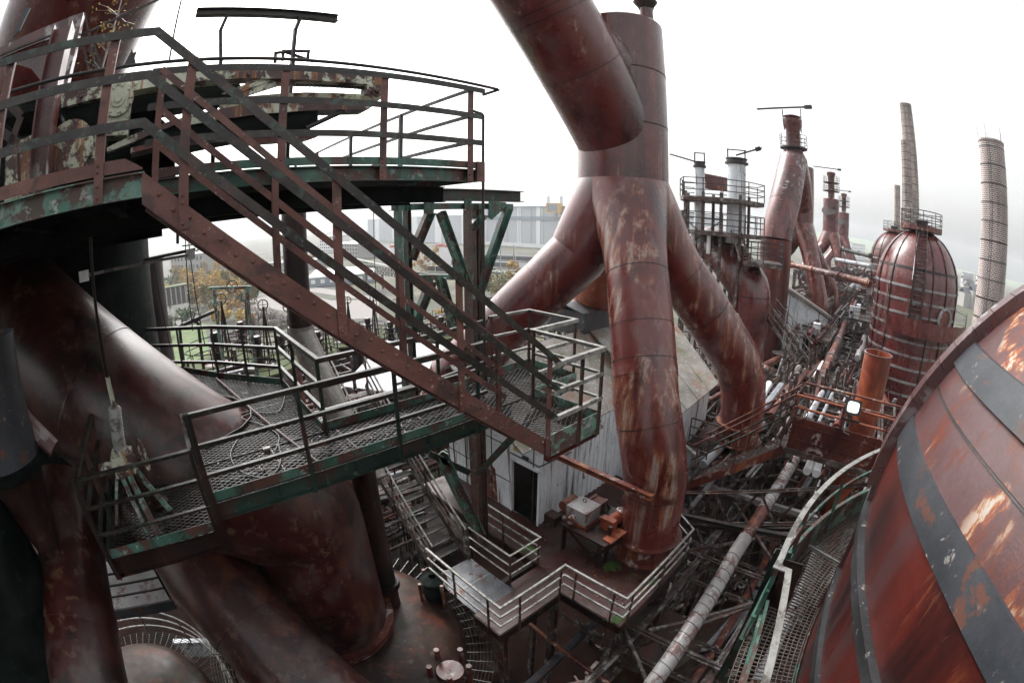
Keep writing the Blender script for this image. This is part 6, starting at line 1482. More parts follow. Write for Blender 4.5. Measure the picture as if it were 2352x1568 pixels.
# ================================================================== DENSE PLANT BETWEEN THE GAS MAINS AND THE STOVES
rk = random.Random(77)
def rail3(t, ps, m='black_steel', h=(.4, .75, 1.1), th=.045):
    for k, hh in enumerate(h):
        mb = MB()
        for a, b in zip(ps[:-1], ps[1:]): mb.bar(a + UPZ * hh, b + UPZ * hh, th, th)
        mb.build('handrail' if k == len(h) - 1 else 'mid_rail', m, t)
    for a, b in zip(ps[:-1], ps[1:]):
        n = max(1, int((b - a).length / 1.4))
        for i in range(n + 1): p = a.lerp(b, i / n); MB().bar(p, p + UPZ * h[-1], th, th, (1, 0, 0)).build('post', m, t)
def plant(u, v, z, su, sv, label, deck=True, boxes=2, seed=0):
    r = random.Random(seed); t = thing('plant_frame', label, 'steel frame', (u, v, -19)); k = max(1, (u * u + v * v) ** .5 / 22)
    for a in (0, .5, 1):
        for b in (0, 1): MB().bar((u + su * a, v + sv * b, -19), (u + su * a, v + sv * b, z + .1), .14 * k, .14 * k, (1, 0, 0)).build('post', 'truss_steel', t)
    lv = [z - i * 2.2 for i in range(3)]
    for zz in lv:
        mb = MB()
        for b in (0, 1): mb.bar((u, v + sv * b, zz), (u + su, v + sv * b, zz), .12 * k, .18 * k)
        for a in (0, .25, .5, .75, 1): mb.bar((u + su * a, v, zz), (u + su * a, v + sv, zz), .08 * k, .12 * k)
        mb.build('frame_beam', 'truss_steel', t)
        mb = MB()
        for i in range(4):
            a, b = i / 4, (i + 1) / 4; z0, z1 = (zz, zz - 2.2) if i % 2 else (zz - 2.2, zz)
            for q in (0, 1): mb.bar((u + su * a, v + sv * q, z0), (u + su * b, v + sv * q, z1), .05 * k, .07 * k)
        for q in (0, 1): mb.bar((u + su * q, v, zz), (u + su * q, v + sv, zz - 2.2), .05 * k, .07 * k)
        mb.build('bracing', 'truss_steel', t)
        for i in range(4):
            y = v + r.uniform(-.1, 1.1) * sv; rr = r.choice([.05, .07, .1, .16, .24]); z2 = zz + rr + r.uniform(0, .5)
            pts = [(u - r.uniform(0, 2), y, z2), (u + su * r.uniform(.3, .7), y, z2)]
            pts += [(pts[-1][0] + .3, y + r.uniform(-.6, .6), z2 - r.choice([0, 0, 1.2])), (u + su + r.uniform(0, 3), pts[-1][1] + r.uniform(-.6, .6), z2 - r.choice([0, .2]))]
            MB().tube(pts, rr, 9).build('pipe_run', r.choice(['rust_orange', 'galvanised', 'truss_steel', 'rust_dark', 'band_pale', 'rust_red', 'rust_maroon']), t, smooth=True)
        for i in range(3):
            x = u + r.random() * su; MB().tube([(x, v + r.random() * sv, zz - 2), (x, v + r.random() * sv, zz + r.uniform(.3, 1.6))], r.choice([.04, .07, .12]), 8).build('riser_pipe', r.choice(['truss_steel', 'rust_orange', 'galvanised']), t, smooth=True)
    if deck:
        MB().box(u, u + su, v, v + sv * .55, z + .02, z + .07).build('deck', 'dome_steel', t)
        rail3(t, [VV((u, v, z)), VV((u + su, v, z)), VV((u + su, v + sv * .55, z))], 'truss_steel'); rail3(t, [VV((u, v + sv * .55, z)), VV((u, v, z))], 'truss_steel')
    for i in range(boxes):
        x, y = u + r.random() * su * .7, v + r.random() * sv * .6; a, b, c = r.uniform(.4, 1.3), r.uniform(.4, 1.0), r.uniform(.4, 1.1); zz = r.choice(lv)
        MB().box(x, x + a, y, y + b, zz + .1, zz + .1 + c).build('cabinet', r.choice(['white_sheet', 'rust_orange', 'dome_steel', 'band_grey', 'rust_bright']), t)
spec = [
 (15.5, 4.6, -8.3, 3.0, 3.2, 'frame of pipes and cabinets right behind the gallery stair'),
 (18.0, -3.2, -8.8, 4.0, 3.0, 'pipe frame directly behind the red gallery, left of the orange stack'),
 (19.5, 1.2, -9.6, 4.5, 3.2, 'pipe frame under the brown lagged pipe beyond the red gallery'),
 (20.5, 5.2, -9.0, 5.0, 3.0, 'pipe frame at the foot of the right pipe leg'),
 (25.5, -2.4, -9.2, 5.0, 3.2, 'pipe frame between the orange stack and the spiral stair'),
 (26.5, 1.4, -8.6, 5.0, 3.0, 'railed pipe frame left of the spiral stair'),
 (27.5, 5.6, -9.6, 5.0, 3.4, 'railed pipe frame below the peeling canopy'),
 (33.5, -.6, -8.2, 6.0, 3.4, 'pipe frame beside the left flank of the laddered stove'),
 (35.0, 3.6, -7.4, 6.0, 3.4, 'pipe frame in front of the white shed'),
 (43.0, .2, -6.6, 7.0, 4.0, 'pipe frame under the rusty crossing pipe'),
 (44.0, 5.2, -6.2, 7.0, 4.0, 'pipe frame among the legs of the second gas main'),
 (54.0, 1.2, -5.4, 8.0, 5.0, 'pipe frame under the pale crossing pipe'),
 (60.0, 7.0, -4.6, 9.0, 5.0, 'pipe frame before the third gas main'),
 (70.0, 2.0, -4.2, 10.0, 6.0, 'farthest pipe frame under the dark green crossing pipe'),
 (24.5, 9.6, -9.0, 4.0, 4.0, 'pipe frame under the bent duct foot'),
 (16.5, 11.5, -9.6, 4.0, 3.6, 'pipe frame seen between the orange back leg and the front leg'),
 (19.0, 18.0, -9.5, 7.0, 5.0, 'pipe frame in the gap under the left pipe leg'),
 (9.5, 22.0, -10.5, 6.0, 5.0, 'pipe frame behind the landing rails, left of the grey dormer'),
]
for i, (u, v, z, su, sv, lab) in enumerate(spec): plant(u, v, z, su, sv, lab, deck=(i % 3 != 1), seed=i + 5, boxes=2 + i % 2)
# pit steelwork, near
def lat(name, a, b, h, label, m='truss_steel', w_=.1, bays=8):
    return truss(name, a, b, h, label, None, bays, m, w_)
lat('pit_truss', (7.2, 3.2, -12.4), (7.4, -2.0, -12.6), .8, 'low small truss at the bottom edge left of the lagged pipe', bays=7)
lat('pit_truss', (10.6, 2.8, -12.8), (10.8, -1.5, -12.8), .8, 'low small truss between the nearest and the middle cross truss', bays=7)
lat('pit_truss', (14.8, 5.4, -12.2), (14.9, -.8, -12.4), .9, 'low truss beyond the middle cross truss', bays=8)
lat('pit_truss', (11.0, 5.6, -11.4), (18.5, 5.8, -11.2), .9, 'small lattice girder running back from the deck corner', bays=10)
lat('pit_truss', (12.0, -.6, -11.2), (19.0, -.4, -11.2), .9, 'small lattice girder along the right side of the pit', bays=10)
for i, (a, b, w_, m, lab) in enumerate([
 ((8.5, 4.8, -13), (13, .2, -11.2), .12, 'truss_steel', 'diagonal wind brace low across the pit under the lagged pipe'),
 ((12.7, 4.2, -10.8), (16.6, .6, -10.8), .10, 'truss_steel', 'diagonal flat brace between the middle and the higher cross truss'),
 ((16.5, 4.2, -10.7), (12.9, .4, -10.8), .10, 'truss_steel', 'opposite flat brace crossing between the same two trusses'),
 ((16.5, 5.6, -10.4), (20, 2.0, -10.3), .10, 'truss_steel', 'flat brace in the farthest bay of the pit'),
 ((8.6, 3.4, -10.9), (12.7, .2, -10.9), .10, 'truss_steel', 'flat brace in the nearest bay of the pit'),
 ((6.0, 2.0, -11.4), (8.6, -1.2, -11.4), .10, 'truss_steel', 'flat brace leaving the bottom edge beside the curved stair'),
 ((9.0, -.2, -9.2), (15.5, .0, -9.6), .14, 'band_pale', 'pale channel beam right of the lagged pipe'),
 ((13.4, 4.9, -9.6), (19.0, 5.2, -9.6), .14, 'band_pale', 'pale channel beam left of the lagged pipe beyond the leg foot'),
 ((15.4, 6.4, -9.8), (15.6, -.9, -9.6), .18, 'band_pale', 'long peeling white beam crossing under the gallery stair')]):
    single(MB().channel(a, b, w_, w_, .015), 'brace', m, lab, 'brace')
for i, (a, b, r_, m, lab) in enumerate([
 ((6.5, 1.4, -13.2), (18, 1.9, -12.6), .16, 'rust_orange', 'rust-red pipe low beside the lagged pipe'),
 ((7.0, 4.2, -14.0), (20, 4.9, -13.4), .12, 'band_pale', 'thin pale pipe deep on the left side of the pit'),
 ((9.5, -.4, -13.0), (24, -.2, -12.0), .22, 'galvanised', 'pale pipe deep on the right side of the pit'),
 ((12.0, 3.0, -11.8), (24, 3.2, -11.0), .09, 'rust_red', 'thin red pipe just above the pit trusses'),
 ((13.2, 5.0, -7.4), (13.6, 6.6, -7.0), .06, 'grey_rail', 'short pale pipe sticking out beside the right leg foot')]):
    single(MB().tube([a, b], r_, 12), 'pit_pipe', m, lab, 'pipe', smooth=True)
rk = random.Random(5)
mb = MB()
for i in range(260):
    x, y = rk.uniform(6, 22), rk.uniform(-3, 7); s_ = rk.uniform(.1, .5); z_ = -18.95 + rk.uniform(0, .3); a = rk.uniform(0, pi)
    mb.bar((x, y, z_), (x + cos(a) * s_ * 2.4, y + sin(a) * s_ * 2.4, z_ + rk.uniform(-.1, .3)), s_ * .5, s_ * .3)
single(mb, 'debris', 'truss_steel', 'scattered steel scraps lying on the pit floor', 'debris', kind='stuff')
mb = MB(); mb.prism([(3.9, 20), (40, 16), (40, 36), (6, 36)], -19.3, -19.1); struct(mb, 'plant_ground', 'ballast')
mb = MB(); mb.prism([(40, -30), (150, -30), (150, 36), (40, 36)], -19.5, -19.3); struct(mb, 'plant_ground', 'ballast')
mb = MB(); mb.prism([(12, -30), (40, -30), (40, -6), (12, -6)], -19.5, -19.3); struct(mb, 'plant_ground', 'ballast')

# ================================================================== SMALL THINGS: WIRES, MOSS, BITS
for i, (a, b, v, lab) in enumerate([((425, 540), (443, 760), 9, 'thin wire hanging left of the wheel gantry'), ((432, 540), (470, 790), 9, 'thin wire hanging beside the first, slanting right'), ((352, 590), (392, 800), 9, 'thin wire hanging in front of the dark column'), ((858, 480), (868, 760), 11, 'thin wire hanging behind the middle of the long stair'), ((915, 480), (948, 790), 10, 'thin wire hanging beside the left trestle column')]):
    single(MB().tube([PV(a[0], a[1], v), PV(b[0], b[1], v)], .011, 5), 'wire', 'black_rubber', lab, 'wire')
def blob(c, r, seed, dz, mat, name, label, cat, kind=None):
    rn = random.Random(seed); mb = MB()
    for k in range(46):
        q = abs(rn.gauss(0, .5)) * r; a0 = rn.uniform(0, 2 * pi); cx, cy = c.x + q * cos(a0) * 1.6, c.y + q * sin(a0); s = r * rn.uniform(.05, .26) * max(.25, 1 - q / r / 1.6); n = 9
        mb.prism([(cx + s * rn.uniform(.6, 1.2) * cos(2 * pi * i / n), cy + s * rn.uniform(.6, 1.2) * sin(2 * pi * i / n)) for i in range(n)], c.z + dz + k * .0004, c.z + dz + .006 + k * .0004)
    single(mb, name, mat, label, cat, kind=kind)
MATS['moss'].node_tree
plain('bright_moss', (0.03, 0.065, 0.012), 0.9)
blob(Z(1405, 1298, ZD), .42, 3, .004, 'bright_moss', 'moss_patch', 'bright green moss patch on the deck below the winch table', 'moss', 'stuff')
blob(Z(1418, 1418, ZD), .26, 5, .004, 'bright_moss', 'moss_patch', 'small green moss patch in the front corner of the deck', 'moss', 'stuff')
blob(Z(1500, 1335, ZD), .22, 8, .004, 'bright_moss', 'moss_patch', 'green moss strip along the right deck rail', 'moss', 'stuff')
rb_ = random.Random(12); mb = MB()
for i in range(170):
    x, y = rb_.uniform(7.1, 10.4), rb_.uniform(3.7, 7.9); s = rb_.uniform(.008, .035); a = rb_.uniform(0, pi); mb.bar((x, y, ZD + s * .4), (x + cos(a) * s * 3, y + sin(a) * s * 3, ZD + s * .4), s, s * .8)
for i in range(120):
    x, y = rb_.uniform(.2, 5.2), rb_.uniform(5.25, 6.15); s = rb_.uniform(.004, .014); a = rb_.uniform(0, pi); mb.bar((x, y, ZF + .012), (x + cos(a) * s * 4, y + sin(a) * s * 4, ZF + .014), s * 1.4, s)
single(mb, 'grit', 'rust_orange', 'small bits of grit and flaked rust lying on the decks', 'grit', kind='stuff')
mb = MB(); c = Z(612, 1032, ZF + .03); mb.box(c.x - .05, c.x + .06, c.y - .03, c.y + .04, c.z - .01, c.z + .03)
single(mb, 'brick_piece', 'roof_grey', 'pale broken brick piece lying on the walkway grating', 'brick')
# door of the hut: leaf folded inside, hinges, hasp
hut = bpy.data.objects['white_hut']
MB().box(8.86, 9.6, vl - .03, vl, ZD, -7.3).build('door_leaf', 'rust_dark', hut)
mb = MB(); mb.tube([(8.70, 9.0 + .0, -6.4), (8.70, 11.8, -6.4)], .05, 8); mb.tube([(8.70, 11.0, -6.4), (8.70, 11.0, ZD)], .04, 8); mb.build('gutter', 'truss_steel', hut, smooth=True)
mb = MB()
for v in (8.3, 10.2, 10.9, 11.6, 12.3): mb.box(8.765, 8.78, v, v + .03, ZD, -6.3)
for z_ in (-8.2, -6.9): mb.box(8.768, 8.78, vl + .1, 12.6, z_, z_ + .03)
mb.build('sheet_lap', 'rust_dark', hut)
MB().hexa([(8.77, 9.95, ZD + .02), (8.775, 9.95, ZD + .02), (8.775, 10.9, ZD + .02), (8.77, 10.9, ZD + .02), (8.77, 10.05, -8.0), (8.775, 10.05, -8.0), (8.775, 10.75, -7.7), (8.77, 10.75, -7.7)]).build('rust_stain_plate', 'rust_orange', hut)

t = thing('side_catwalk', 'pale railed catwalk low in the gap left of the sloping brown pipe', 'catwalk', Z(310, 1360, -8))
cp_ = [Z(236, 1290, -8), Z(345, 1285, -8), Z(392, 1375, -8), Z(250, 1400, -8)]
mb = MB(); mb.prism([(p.x, p.y) for p in cp_], -8.06, -8.0); mb.build('floor', 'band_pale', t)
rail3(t, [cp_[0], cp_[1], cp_[2], cp_[3]], 'black_steel')
mb = MB(); mb.bar(cp_[2] - UPZ * .2, cp_[3] - UPZ * .2, .08, .3); mb.bar(cp_[1] - UPZ * .2, cp_[2] - UPZ * .2, .08, .3); mb.build('edge_beam', 'band_grey', t)
t = thing('slag_chute', 'white folded chute plates in the dark gap under the curved pale rails', 'chute', Z(440, 1490, -12))
mb = MB(); mb.slab([Z(410, 1480, -12), Z(520, 1465, -12), Z(530, 1500, -12.4), Z(425, 1510, -12.4)], (0, 0, 1), .05); mb.bar(Z(400, 1475, -12), Z(540, 1470, -12), .2, .2); mb.build('chute_plate', 'white_sheet', t)
# ================================================================== UPPER LEFT: BIG DUCT, HOPPER PLATES, SAPLING
t = thing('overhead_duct', 'large dark maroon duct rising out of the top left corner behind the hopper plates', 'gas duct', (-4, 10, 2))
a, b = PR(85, 330, 14.0), PR(270, -160, 13.0); MB().tube([a, b], [2.2, 2.35], 44).build('duct', 'rust_maroon', t, smooth=True)
t = thing('hopper', 'folded rusty hopper plates with a pale stiffening column at the top left', 'hopper', PR(120, 100, 7.5))
mb = MB(); plate(mb, [(0, 110), (155, 42), (192, 30), (170, 85), (150, 78), (0, 135)], 6.4, 6.45); mb.build('plate', 'lilac_steel', t)
mb = MB(); plate(mb, [(15, 140), (160, 80), (150, 190), (125, 225), (70, 155)], 6.5, 6.55); mb.build('plate', 'rust_maroon', t)
mb = MB(); plate(mb, [(30, 85), (55, 20), (70, 18), (45, 70)], 6.5, 6.54); mb.build('plate', 'band_grey', t)
mb = MB(); plate(mb, [(158, 40), (192, 28), (172, 120), (150, 215), (130, 215), (150, 110)], 6.3, 6.5); mb.build('stiffener', 'lilac_steel', t)
mb = MB(); mb.bar(PV(0, 128, 6.3), PV(155, 70, 6.3), .03, .03); mb.build('edge_bar', 'black_steel', t)
mb = MB(); 
for a_, b_ in (((195, 30), (220, 160)), ((212, 90), (235, 162)), ((185, 78), (205, 162)), ((180, 85), (300, 30)), ((300, 30), (420, -25))): mb.bar(PV(*a_, 6.6), PV(*b_, 6.6), .035, .035)
single(mb, 'scaffold', 'black_steel', 'thin crossed steel bars leaning beside the sapling at the top left', 'scaffold')
def leafcloud(mb, c, rad, n, sz, rn, squash=1.0, lobes=5):
    cs = []
    for i in range(lobes):
        a, z_ = rn.uniform(0, 2 * pi), rn.uniform(-.75, .8); k = sqrt(max(0, 1 - z_ * z_ * .8)) * rn.uniform(.35, .75)
        cs.append((VV((c.x + rad * k * cos(a), c.y + rad * k * sin(a), c.z + rad * squash * z_)), rad * rn.uniform(.3, .55)))
    for i in range(n):
        cc, cr = rn.choice(cs)
        d = VV((rn.gauss(0, 1), rn.gauss(0, 1), rn.gauss(0, 1))).normalized() * cr * rn.uniform(.4, 1.1)
        p = cc + d; u = VV((rn.gauss(0, 1), rn.gauss(0, 1), rn.gauss(0, .6))).normalized(); v = u.cross(VV((rn.gauss(0, 1), rn.gauss(0, 1), rn.gauss(0, 1)))).normalized(); s = sz * rn.uniform(.6, 1.5)
        mb.add([p, p + u * s + v * s * .45, p + u * s * 1.7, p + u * s - v * s * .45], [(0, 1, 2, 3)])
    return cs
rn = random.Random(5)
t = thing('sapling', 'spindly sapling with a few yellow leaves growing on the steelwork at the top left', 'sapling', PV(232, 165, 6.6))
mb = MB(); base = PV(232, 165, 6.6); tips = []
mb.tube([base, PV(252, 95, 6.6), PV(268, 40, 6.6), PV(285, -20, 6.5)], [.02, .016, .012, .008], 6)
for i in range(34):
    x0, y0 = rn.choice([(232, 160), (245, 120), (252, 95), (262, 60), (270, 35), (282, -10)]); x1, y1 = x0 + rn.uniform(-55, 50), y0 - rn.uniform(-25, 50)
    a, b = PV(x0, y0, 6.6), PV(x1, y1, 6.6 + rn.uniform(-.25, .25)); m_ = a.lerp(b, .5) + VV((rn.uniform(-.05, .05), 0, rn.uniform(-.05, .05))); mb.tube([a, m_, b], [.006, .004, .002], 4); tips += [m_, b]
mb.build('branch', 'roof_grey', t)
mb = MB()
for p in tips:
    for k in range(rn.choice([0, 1, 2, 3])):
        q = p + VV((rn.uniform(-.06, .06), rn.uniform(-.06, .06), rn.uniform(-.06, .06))); u = VV((rn.gauss(0, 1), rn.gauss(0, 1), rn.gauss(0, 1))).normalized() * .032; v = u.orthogonal().normalized() * .018
        mb.add([q, q + u + v, q + u * 2, q + u - v], [(0, 1, 2, 3)])
mb.build('foliage', 'leaf_yellow', t)

# ================================================================== YARD
ZG = -28.0
R_ = 2600
mb = MB(); n = 72; mb.add([(0, 0, ZG)] + [(R_ * cos(2 * pi * i / n), R_ * sin(2 * pi * i / n), ZG) for i in range(n)], [(0, i + 1, (i + 1) % n + 1) for i in range(n)]); struct(mb, 'ground', 'yard_ground')
def gpoly(name, px, mat, dz, kind='structure'):
    ps = [Z(x, y, ZG) for x, y in px]; mb = MB(); mb.add([(p.x, p.y, ZG + dz) for p in ps], [tuple(range(len(ps)))])
    o = mb.build(name, mat, None); o['kind'] = kind
    if o.data.polygons[0].normal.z < 0: o.data.flip_normals()
gpoly('grass', [(360, 775), (420, 750), (470, 742), (480, 800), (470, 860), (360, 860)], 'grass', .02, 'stuff')
gpoly('path', [(365, 748), (440, 728), (510, 712), (640, 690), (650, 697), (515, 722), (440, 742), (366, 766)], 'path_gravel', .04)
gpoly('yard_path', [(560, 690), (640, 660), (760, 690), (870, 690), (870, 730), (760, 735), (640, 712)], 'path_gravel', .03)
gpoly('road', [(700, 655), (905, 690), (905, 700), (700, 668)], 'path_gravel', .06)
gpoly('rail_yard', [(860, 560), (1340, 600), (1340, 640), (860, 592)], 'asphalt', .02)
#gpoly('verge', [(860, 700), (1010, 740), (1000, 800), (850, 770)], 'grass', .05, 'stuff')
# far hills
def hill(name, az0, az1, d, h, seed, mat):
    mb = MB(); n = 60; rr = random.Random(seed); f0 = [VV((0, 0, 0))] * 0; A = []; B = []; C_ = []
    for i in range(n + 1):
        a = radians(az0 + (az1 - az0) * i / n); hh = h * (.55 + .45 * sin(i * .11 + seed) + .12 * sin(i * .37 + seed * 2)) ; p = XY(d * sin(a), d * cos(a)); q = XY(d * .8 * sin(a), d * .8 * cos(a)); s = XY(d * 1.15 * sin(a), d * 1.15 * cos(a))
        A.append((q.x, q.y, ZG - 1)); B.append((p.x, p.y, ZG + max(6, hh))); C_.append((s.x, s.y, ZG - 1))
    mb.add(A + B + C_, [(i, i + 1, i + n + 2, i + n + 1) for i in range(n)] + [(i + n + 1, i + n + 2, i + 2 * n + 3, i + 2 * n + 2) for i in range(n)]); struct(mb, name, mat, True)
hill('hills', 35, 100, 2200, 70, 2, 'leaf_green'); hill('hills', -75, 40, 2300, 45, 5, 'leaf_green')

# factory hall
def gp(x, y): return Z(x, y, ZG)
h0, h1 = gp(1095, 561), gp(1345, 578)
hd_ = (h1 - h0).normalized(); h1 = h0 + (h1 - h0) * 1.5
nh = VV((hd_.y, -hd_.x, 0)); 
if nh.dot(h0) > 0: nh = -nh
top = PD(1200, 476, hypot(gp(1200, 568).x, gp(1200, 568).y)).z
t = thing('factory_hall', 'vast pale grey panelled factory hall in the haze with white stripes and a dark band', 'hall', h0)
Lh = (h1 - h0).length; bk = -nh * 150
def hbox(s0, s1, z0, z1, d0, d1, mat, nm):
    a, b = h0 + hd_ * s0, h0 + hd_ * s1
    pts = [a + nh * d0, b + nh * d0, b + nh * d1, a + nh * d1]
    mb = MB(); mb.hexa([(p.x, p.y, z0) for p in pts] + [(p.x, p.y, z1) for p in pts]); mb.build(nm, mat, t)
hbox(0, Lh, ZG, top, -150, 0, 'hall_panel', 'wall')
for i in range(9): s = Lh * (i * .115 + .055); hbox(s, s + Lh * .022, ZG, top, 0, .5, 'hall_white', 'stripe')
hbox(0, Lh, ZG + (top - ZG) * .68, ZG + (top - ZG) * .77, .5, .9, 'hall_band', 'window_band')
hbox(0, Lh, ZG, ZG + 3.5, .9, 1.2, 'hall_white', 'base_wall'); hbox(0, Lh, top, top + 1, -150, 1, 'hall_band', 'roof')
for i in range(14): s = Lh * i / 13.5; hbox(s, s + .5, ZG + 4, top - .5, .95, 1.1, 'hall_band', 'panel_joint')
for s in (.38, .52, .30, .6): hbox(Lh * s, Lh * s + 2, top, top + 12, -40, -38, 'hall_panel', 'vent_stack')
# orange roof box
yb = PD(1269, 477, 395)
def ybp(a, b, z_): return VV((yb.x, yb.y, yb.z)) + sr * a + dr * b + UPZ * z_
s_ = 395 * radians(1.7) / 2
mb = MB(); mb.hexa([ybp(-s_, 0, -4), ybp(s_, 0, -4), ybp(s_, 10, -4), ybp(-s_, 10, -4), ybp(-s_, 0, 4), ybp(s_, 0, 4), ybp(s_, 10, 4), ybp(-s_, 10, 4)]); mb.build('roof_unit', 'hall_yellow', t)
mb = MB(); mb.hexa([ybp(-s_ * .75, -.3, -3), ybp(s_ * .75, -.3, -3), ybp(s_ * .75, 0, -3), ybp(-s_ * .75, 0, -3), ybp(-s_ * .75, -.3, 3), ybp(s_ * .75, -.3, 3), ybp(s_ * .75, 0, 3), ybp(-s_ * .75, 0, 3)]); mb.build('louvre', 'hall_band', t)
def block(name, label, cat, x0, x1, yb_, ytop, wall, roof, depth=20, stripes=0, winrows=0, wmat='window_glass', pitched=False, yb2=None):
    a, b = gp(x0, yb_), gp(x1, yb2 if yb2 else yb_); d0 = hypot(a.x, a.y); zt = PD(x0, ytop, d0).z
    t = thing(name, label, cat, (a.x, a.y, ZG)); e = (b - a); Lb = e.length; e.normalize(); nn = VV((e.y, -e.x, 0))
    if nn.dot(a) > 0: nn = -nn
    def bx(s0, s1, z0, z1, d0_, d1_, mat, nm):
        p, q = a + e * s0, a + e * s1; ps = [p + nn * d0_, q + nn * d0_, q + nn * d1_, p + nn * d1_]; mb = MB(); mb.hexa([(v.x, v.y, z0) for v in ps] + [(v.x, v.y, z1) for v in ps]); mb.build(nm, mat, t)
    bx(0, Lb, ZG, zt, -depth, 0, wall, 'wall')
    if pitched:
        p, q = a - e * .5 + nn * .5, b + e * .5 + nn * .5; p.z = q.z = zt; r_, s2 = q - nn * (depth / 2 + .5), p - nn * (depth / 2 + .5); r_.z = s2.z = zt + depth * .22; u_, v_ = q - nn * (depth + 1), p - nn * (depth + 1); u_.z = v_.z = zt
        mb = MB(); mb.slab([p, q, r_, s2], (0, 0, 1), .3); mb.slab([s2, r_, u_, v_], (0, 0, 1), .3); mb.build('roof', roof, t)
    else: bx(-.4, Lb + .4, zt, zt + .6, -depth - .4, .4, roof, 'roof')
    for i in range(stripes): bx(Lb * (i + .5) / stripes, Lb * (i + .5) / stripes + Lb * .05, ZG, zt - .2, 0, .3, 'hall_white', 'stripe')
    H = zt - ZG
    for r in range(winrows):
        m = max(2, int(Lb / (H / winrows * 1.1)))
        m = min(m, 9)
        for i in range(m):
            s0 = Lb * (i + .25) / m; bx(s0, s0 + Lb * .45 / m, ZG + H * (r + .35) / winrows, ZG + H * (r + .8) / winrows, .0, .12, wmat, 'window')
    return t
block('factory_hall', 'lower pale hall wing left of the vast panelled hall, with a louvred bay', 'hall', 845, 1095, 553, 505, 'hall_panel', 'hall_white', 60, 5, 0, yb2=562)
block('office_block', 'pale concrete office block with rows of small windows right of the brown column', 'building', 770, 822, 592, 560, 'concrete', 'hall_white', 18, 0, 4, yb2=596)
block('office_block', 'taller white concrete block behind, with many small windows', 'building', 735, 778, 580, 545, 'hall_white', 'concrete', 14, 0, 5)
block('long_shed', 'long low shed with a bright white roof and a row of windows', 'shed', 710, 862, 660, 640, 'hall_band', 'white_roof', 34, 0, 1, 'hall_white', yb2=648)
block('long_shed', 'green-grey roofed shed behind the white-roofed one', 'shed', 612, 690, 622, 606, 'concrete', 'green_roof', 26)
block('brick_works', 'hazy grey concrete works building at the far left above the birches', 'building', 395, 470, 640, 590, 'concrete', 'slate_roof', 20, 0, 3)
block('conveyor_hall', 'long grey hall with strips of windows behind the yellow birches', 'building', 425, 520, 628, 598, 'concrete_dark', 'concrete', 16, 0, 3, 'hall_white', yb2=610)
block('house', 'small dark-roofed house among trees beyond the yard', 'house', 575, 610, 640, 626, 'concrete_dark', 'slate_roof', 10, pitched=True)
# concrete ruin
t = thing('concrete_ruin', 'dark roofless concrete bunker on pale stilts among the birches', 'ruin', gp(405, 725)); c = gp(405, 727)
e = VV((-c.y, c.x, 0)).normalized() * -1; w0 = 5.6
def RB(a, b, z_): return VV((c.x, c.y, ZG)) + e * a + VV((c.x, c.y, 0)).normalized() * b + UPZ * z_
mb = MB(); mb.hexa([RB(-w0, 0, 4.5), RB(w0, 0, 4.5), RB(w0, 7, 4.5), RB(-w0, 7, 4.5), RB(-w0, 0, 11), RB(w0, 0, 11), RB(w0, 7, 11), RB(-w0, 7, 11)]); mb.build('bunker', 'concrete_dark', t)
for i in range(6):
    MB().bar(RB(-w0 + .3 + i * 2.1, -.3, 4.5), RB(-w0 + .3 + i * 2.1, -.3, 11.3), .6, .6, (1, 0, 0)).build('pier', 'concrete', t); MB().bar(RB(-w0 + .3 + i * 2.1, .2, 0), RB(-w0 + .3 + i * 2.1, .2, 4.5), .9, .9, (1, 0, 0)).build('stilt', 'white_roof', t)
MB().hexa([RB(-w0 - .4, -.6, 11), RB(w0 + .4, -.6, 11), RB(w0 + .4, 7.5, 11), RB(-w0 - .4, 7.5, 11), RB(-w0 - .4, -.6, 11.6), RB(w0 + .4, -.6, 11.6), RB(w0 + .4, 7.5, 11.6), RB(-w0 - .4, 7.5, 11.6)]).build('roof_edge', 'moss', t)
# trees
def tree(x, y, H, rad, mat, label, name='birch_tree', birch=True, n=950, cat='tree', grp=None, seed=0):
    rn = random.Random(seed * 13 + 5); c = gp(x, y); t = thing(name, label, cat, (c.x, c.y, ZG), grp)
    mb = MB(); top = VV((c.x + rn.uniform(-.4, .4), c.y + rn.uniform(-.4, .4), ZG + H * .93)); mb.tube([(c.x, c.y, ZG - .2), VV((c.x, c.y, ZG)).lerp(top, .5) + VV((rn.uniform(-.3, .3), 0, 0)), top], [H * .014, H * .009, .03], 6)
    for i in range(9):
        f = rn.uniform(.3, .85); p = VV((c.x, c.y, ZG)).lerp(top, f); a = rn.uniform(0, 2 * pi); mb.tube([p, p + VV((cos(a) * rad * .7, sin(a) * rad * .7, H * .10))], [H * .005, .02], 4)
    mb.build('trunk', 'birch_bark' if birch else 'rust_dark', t)
    mb = MB(); leafcloud(mb, VV((c.x, c.y, ZG + H * .58)), rad, n, .46 if birch else .5, rn, H * .42 / rad, 12 if birch else 9); mb.build('crown', mat, t)
sides = [(385, 712), (380, 745), (392, 690), (440, 700), (452, 690), (462, 705), (470, 690), (480, 712), (490, 690), (500, 705), (512, 716), (520, 700), (530, 690), (541, 720), (548, 660), (562, 655), (438, 668), (450, 660), (466, 664), (482, 668), (498, 662), (410, 650), (420, 655), (400, 655), (428, 662), (535, 668), (512, 664)]
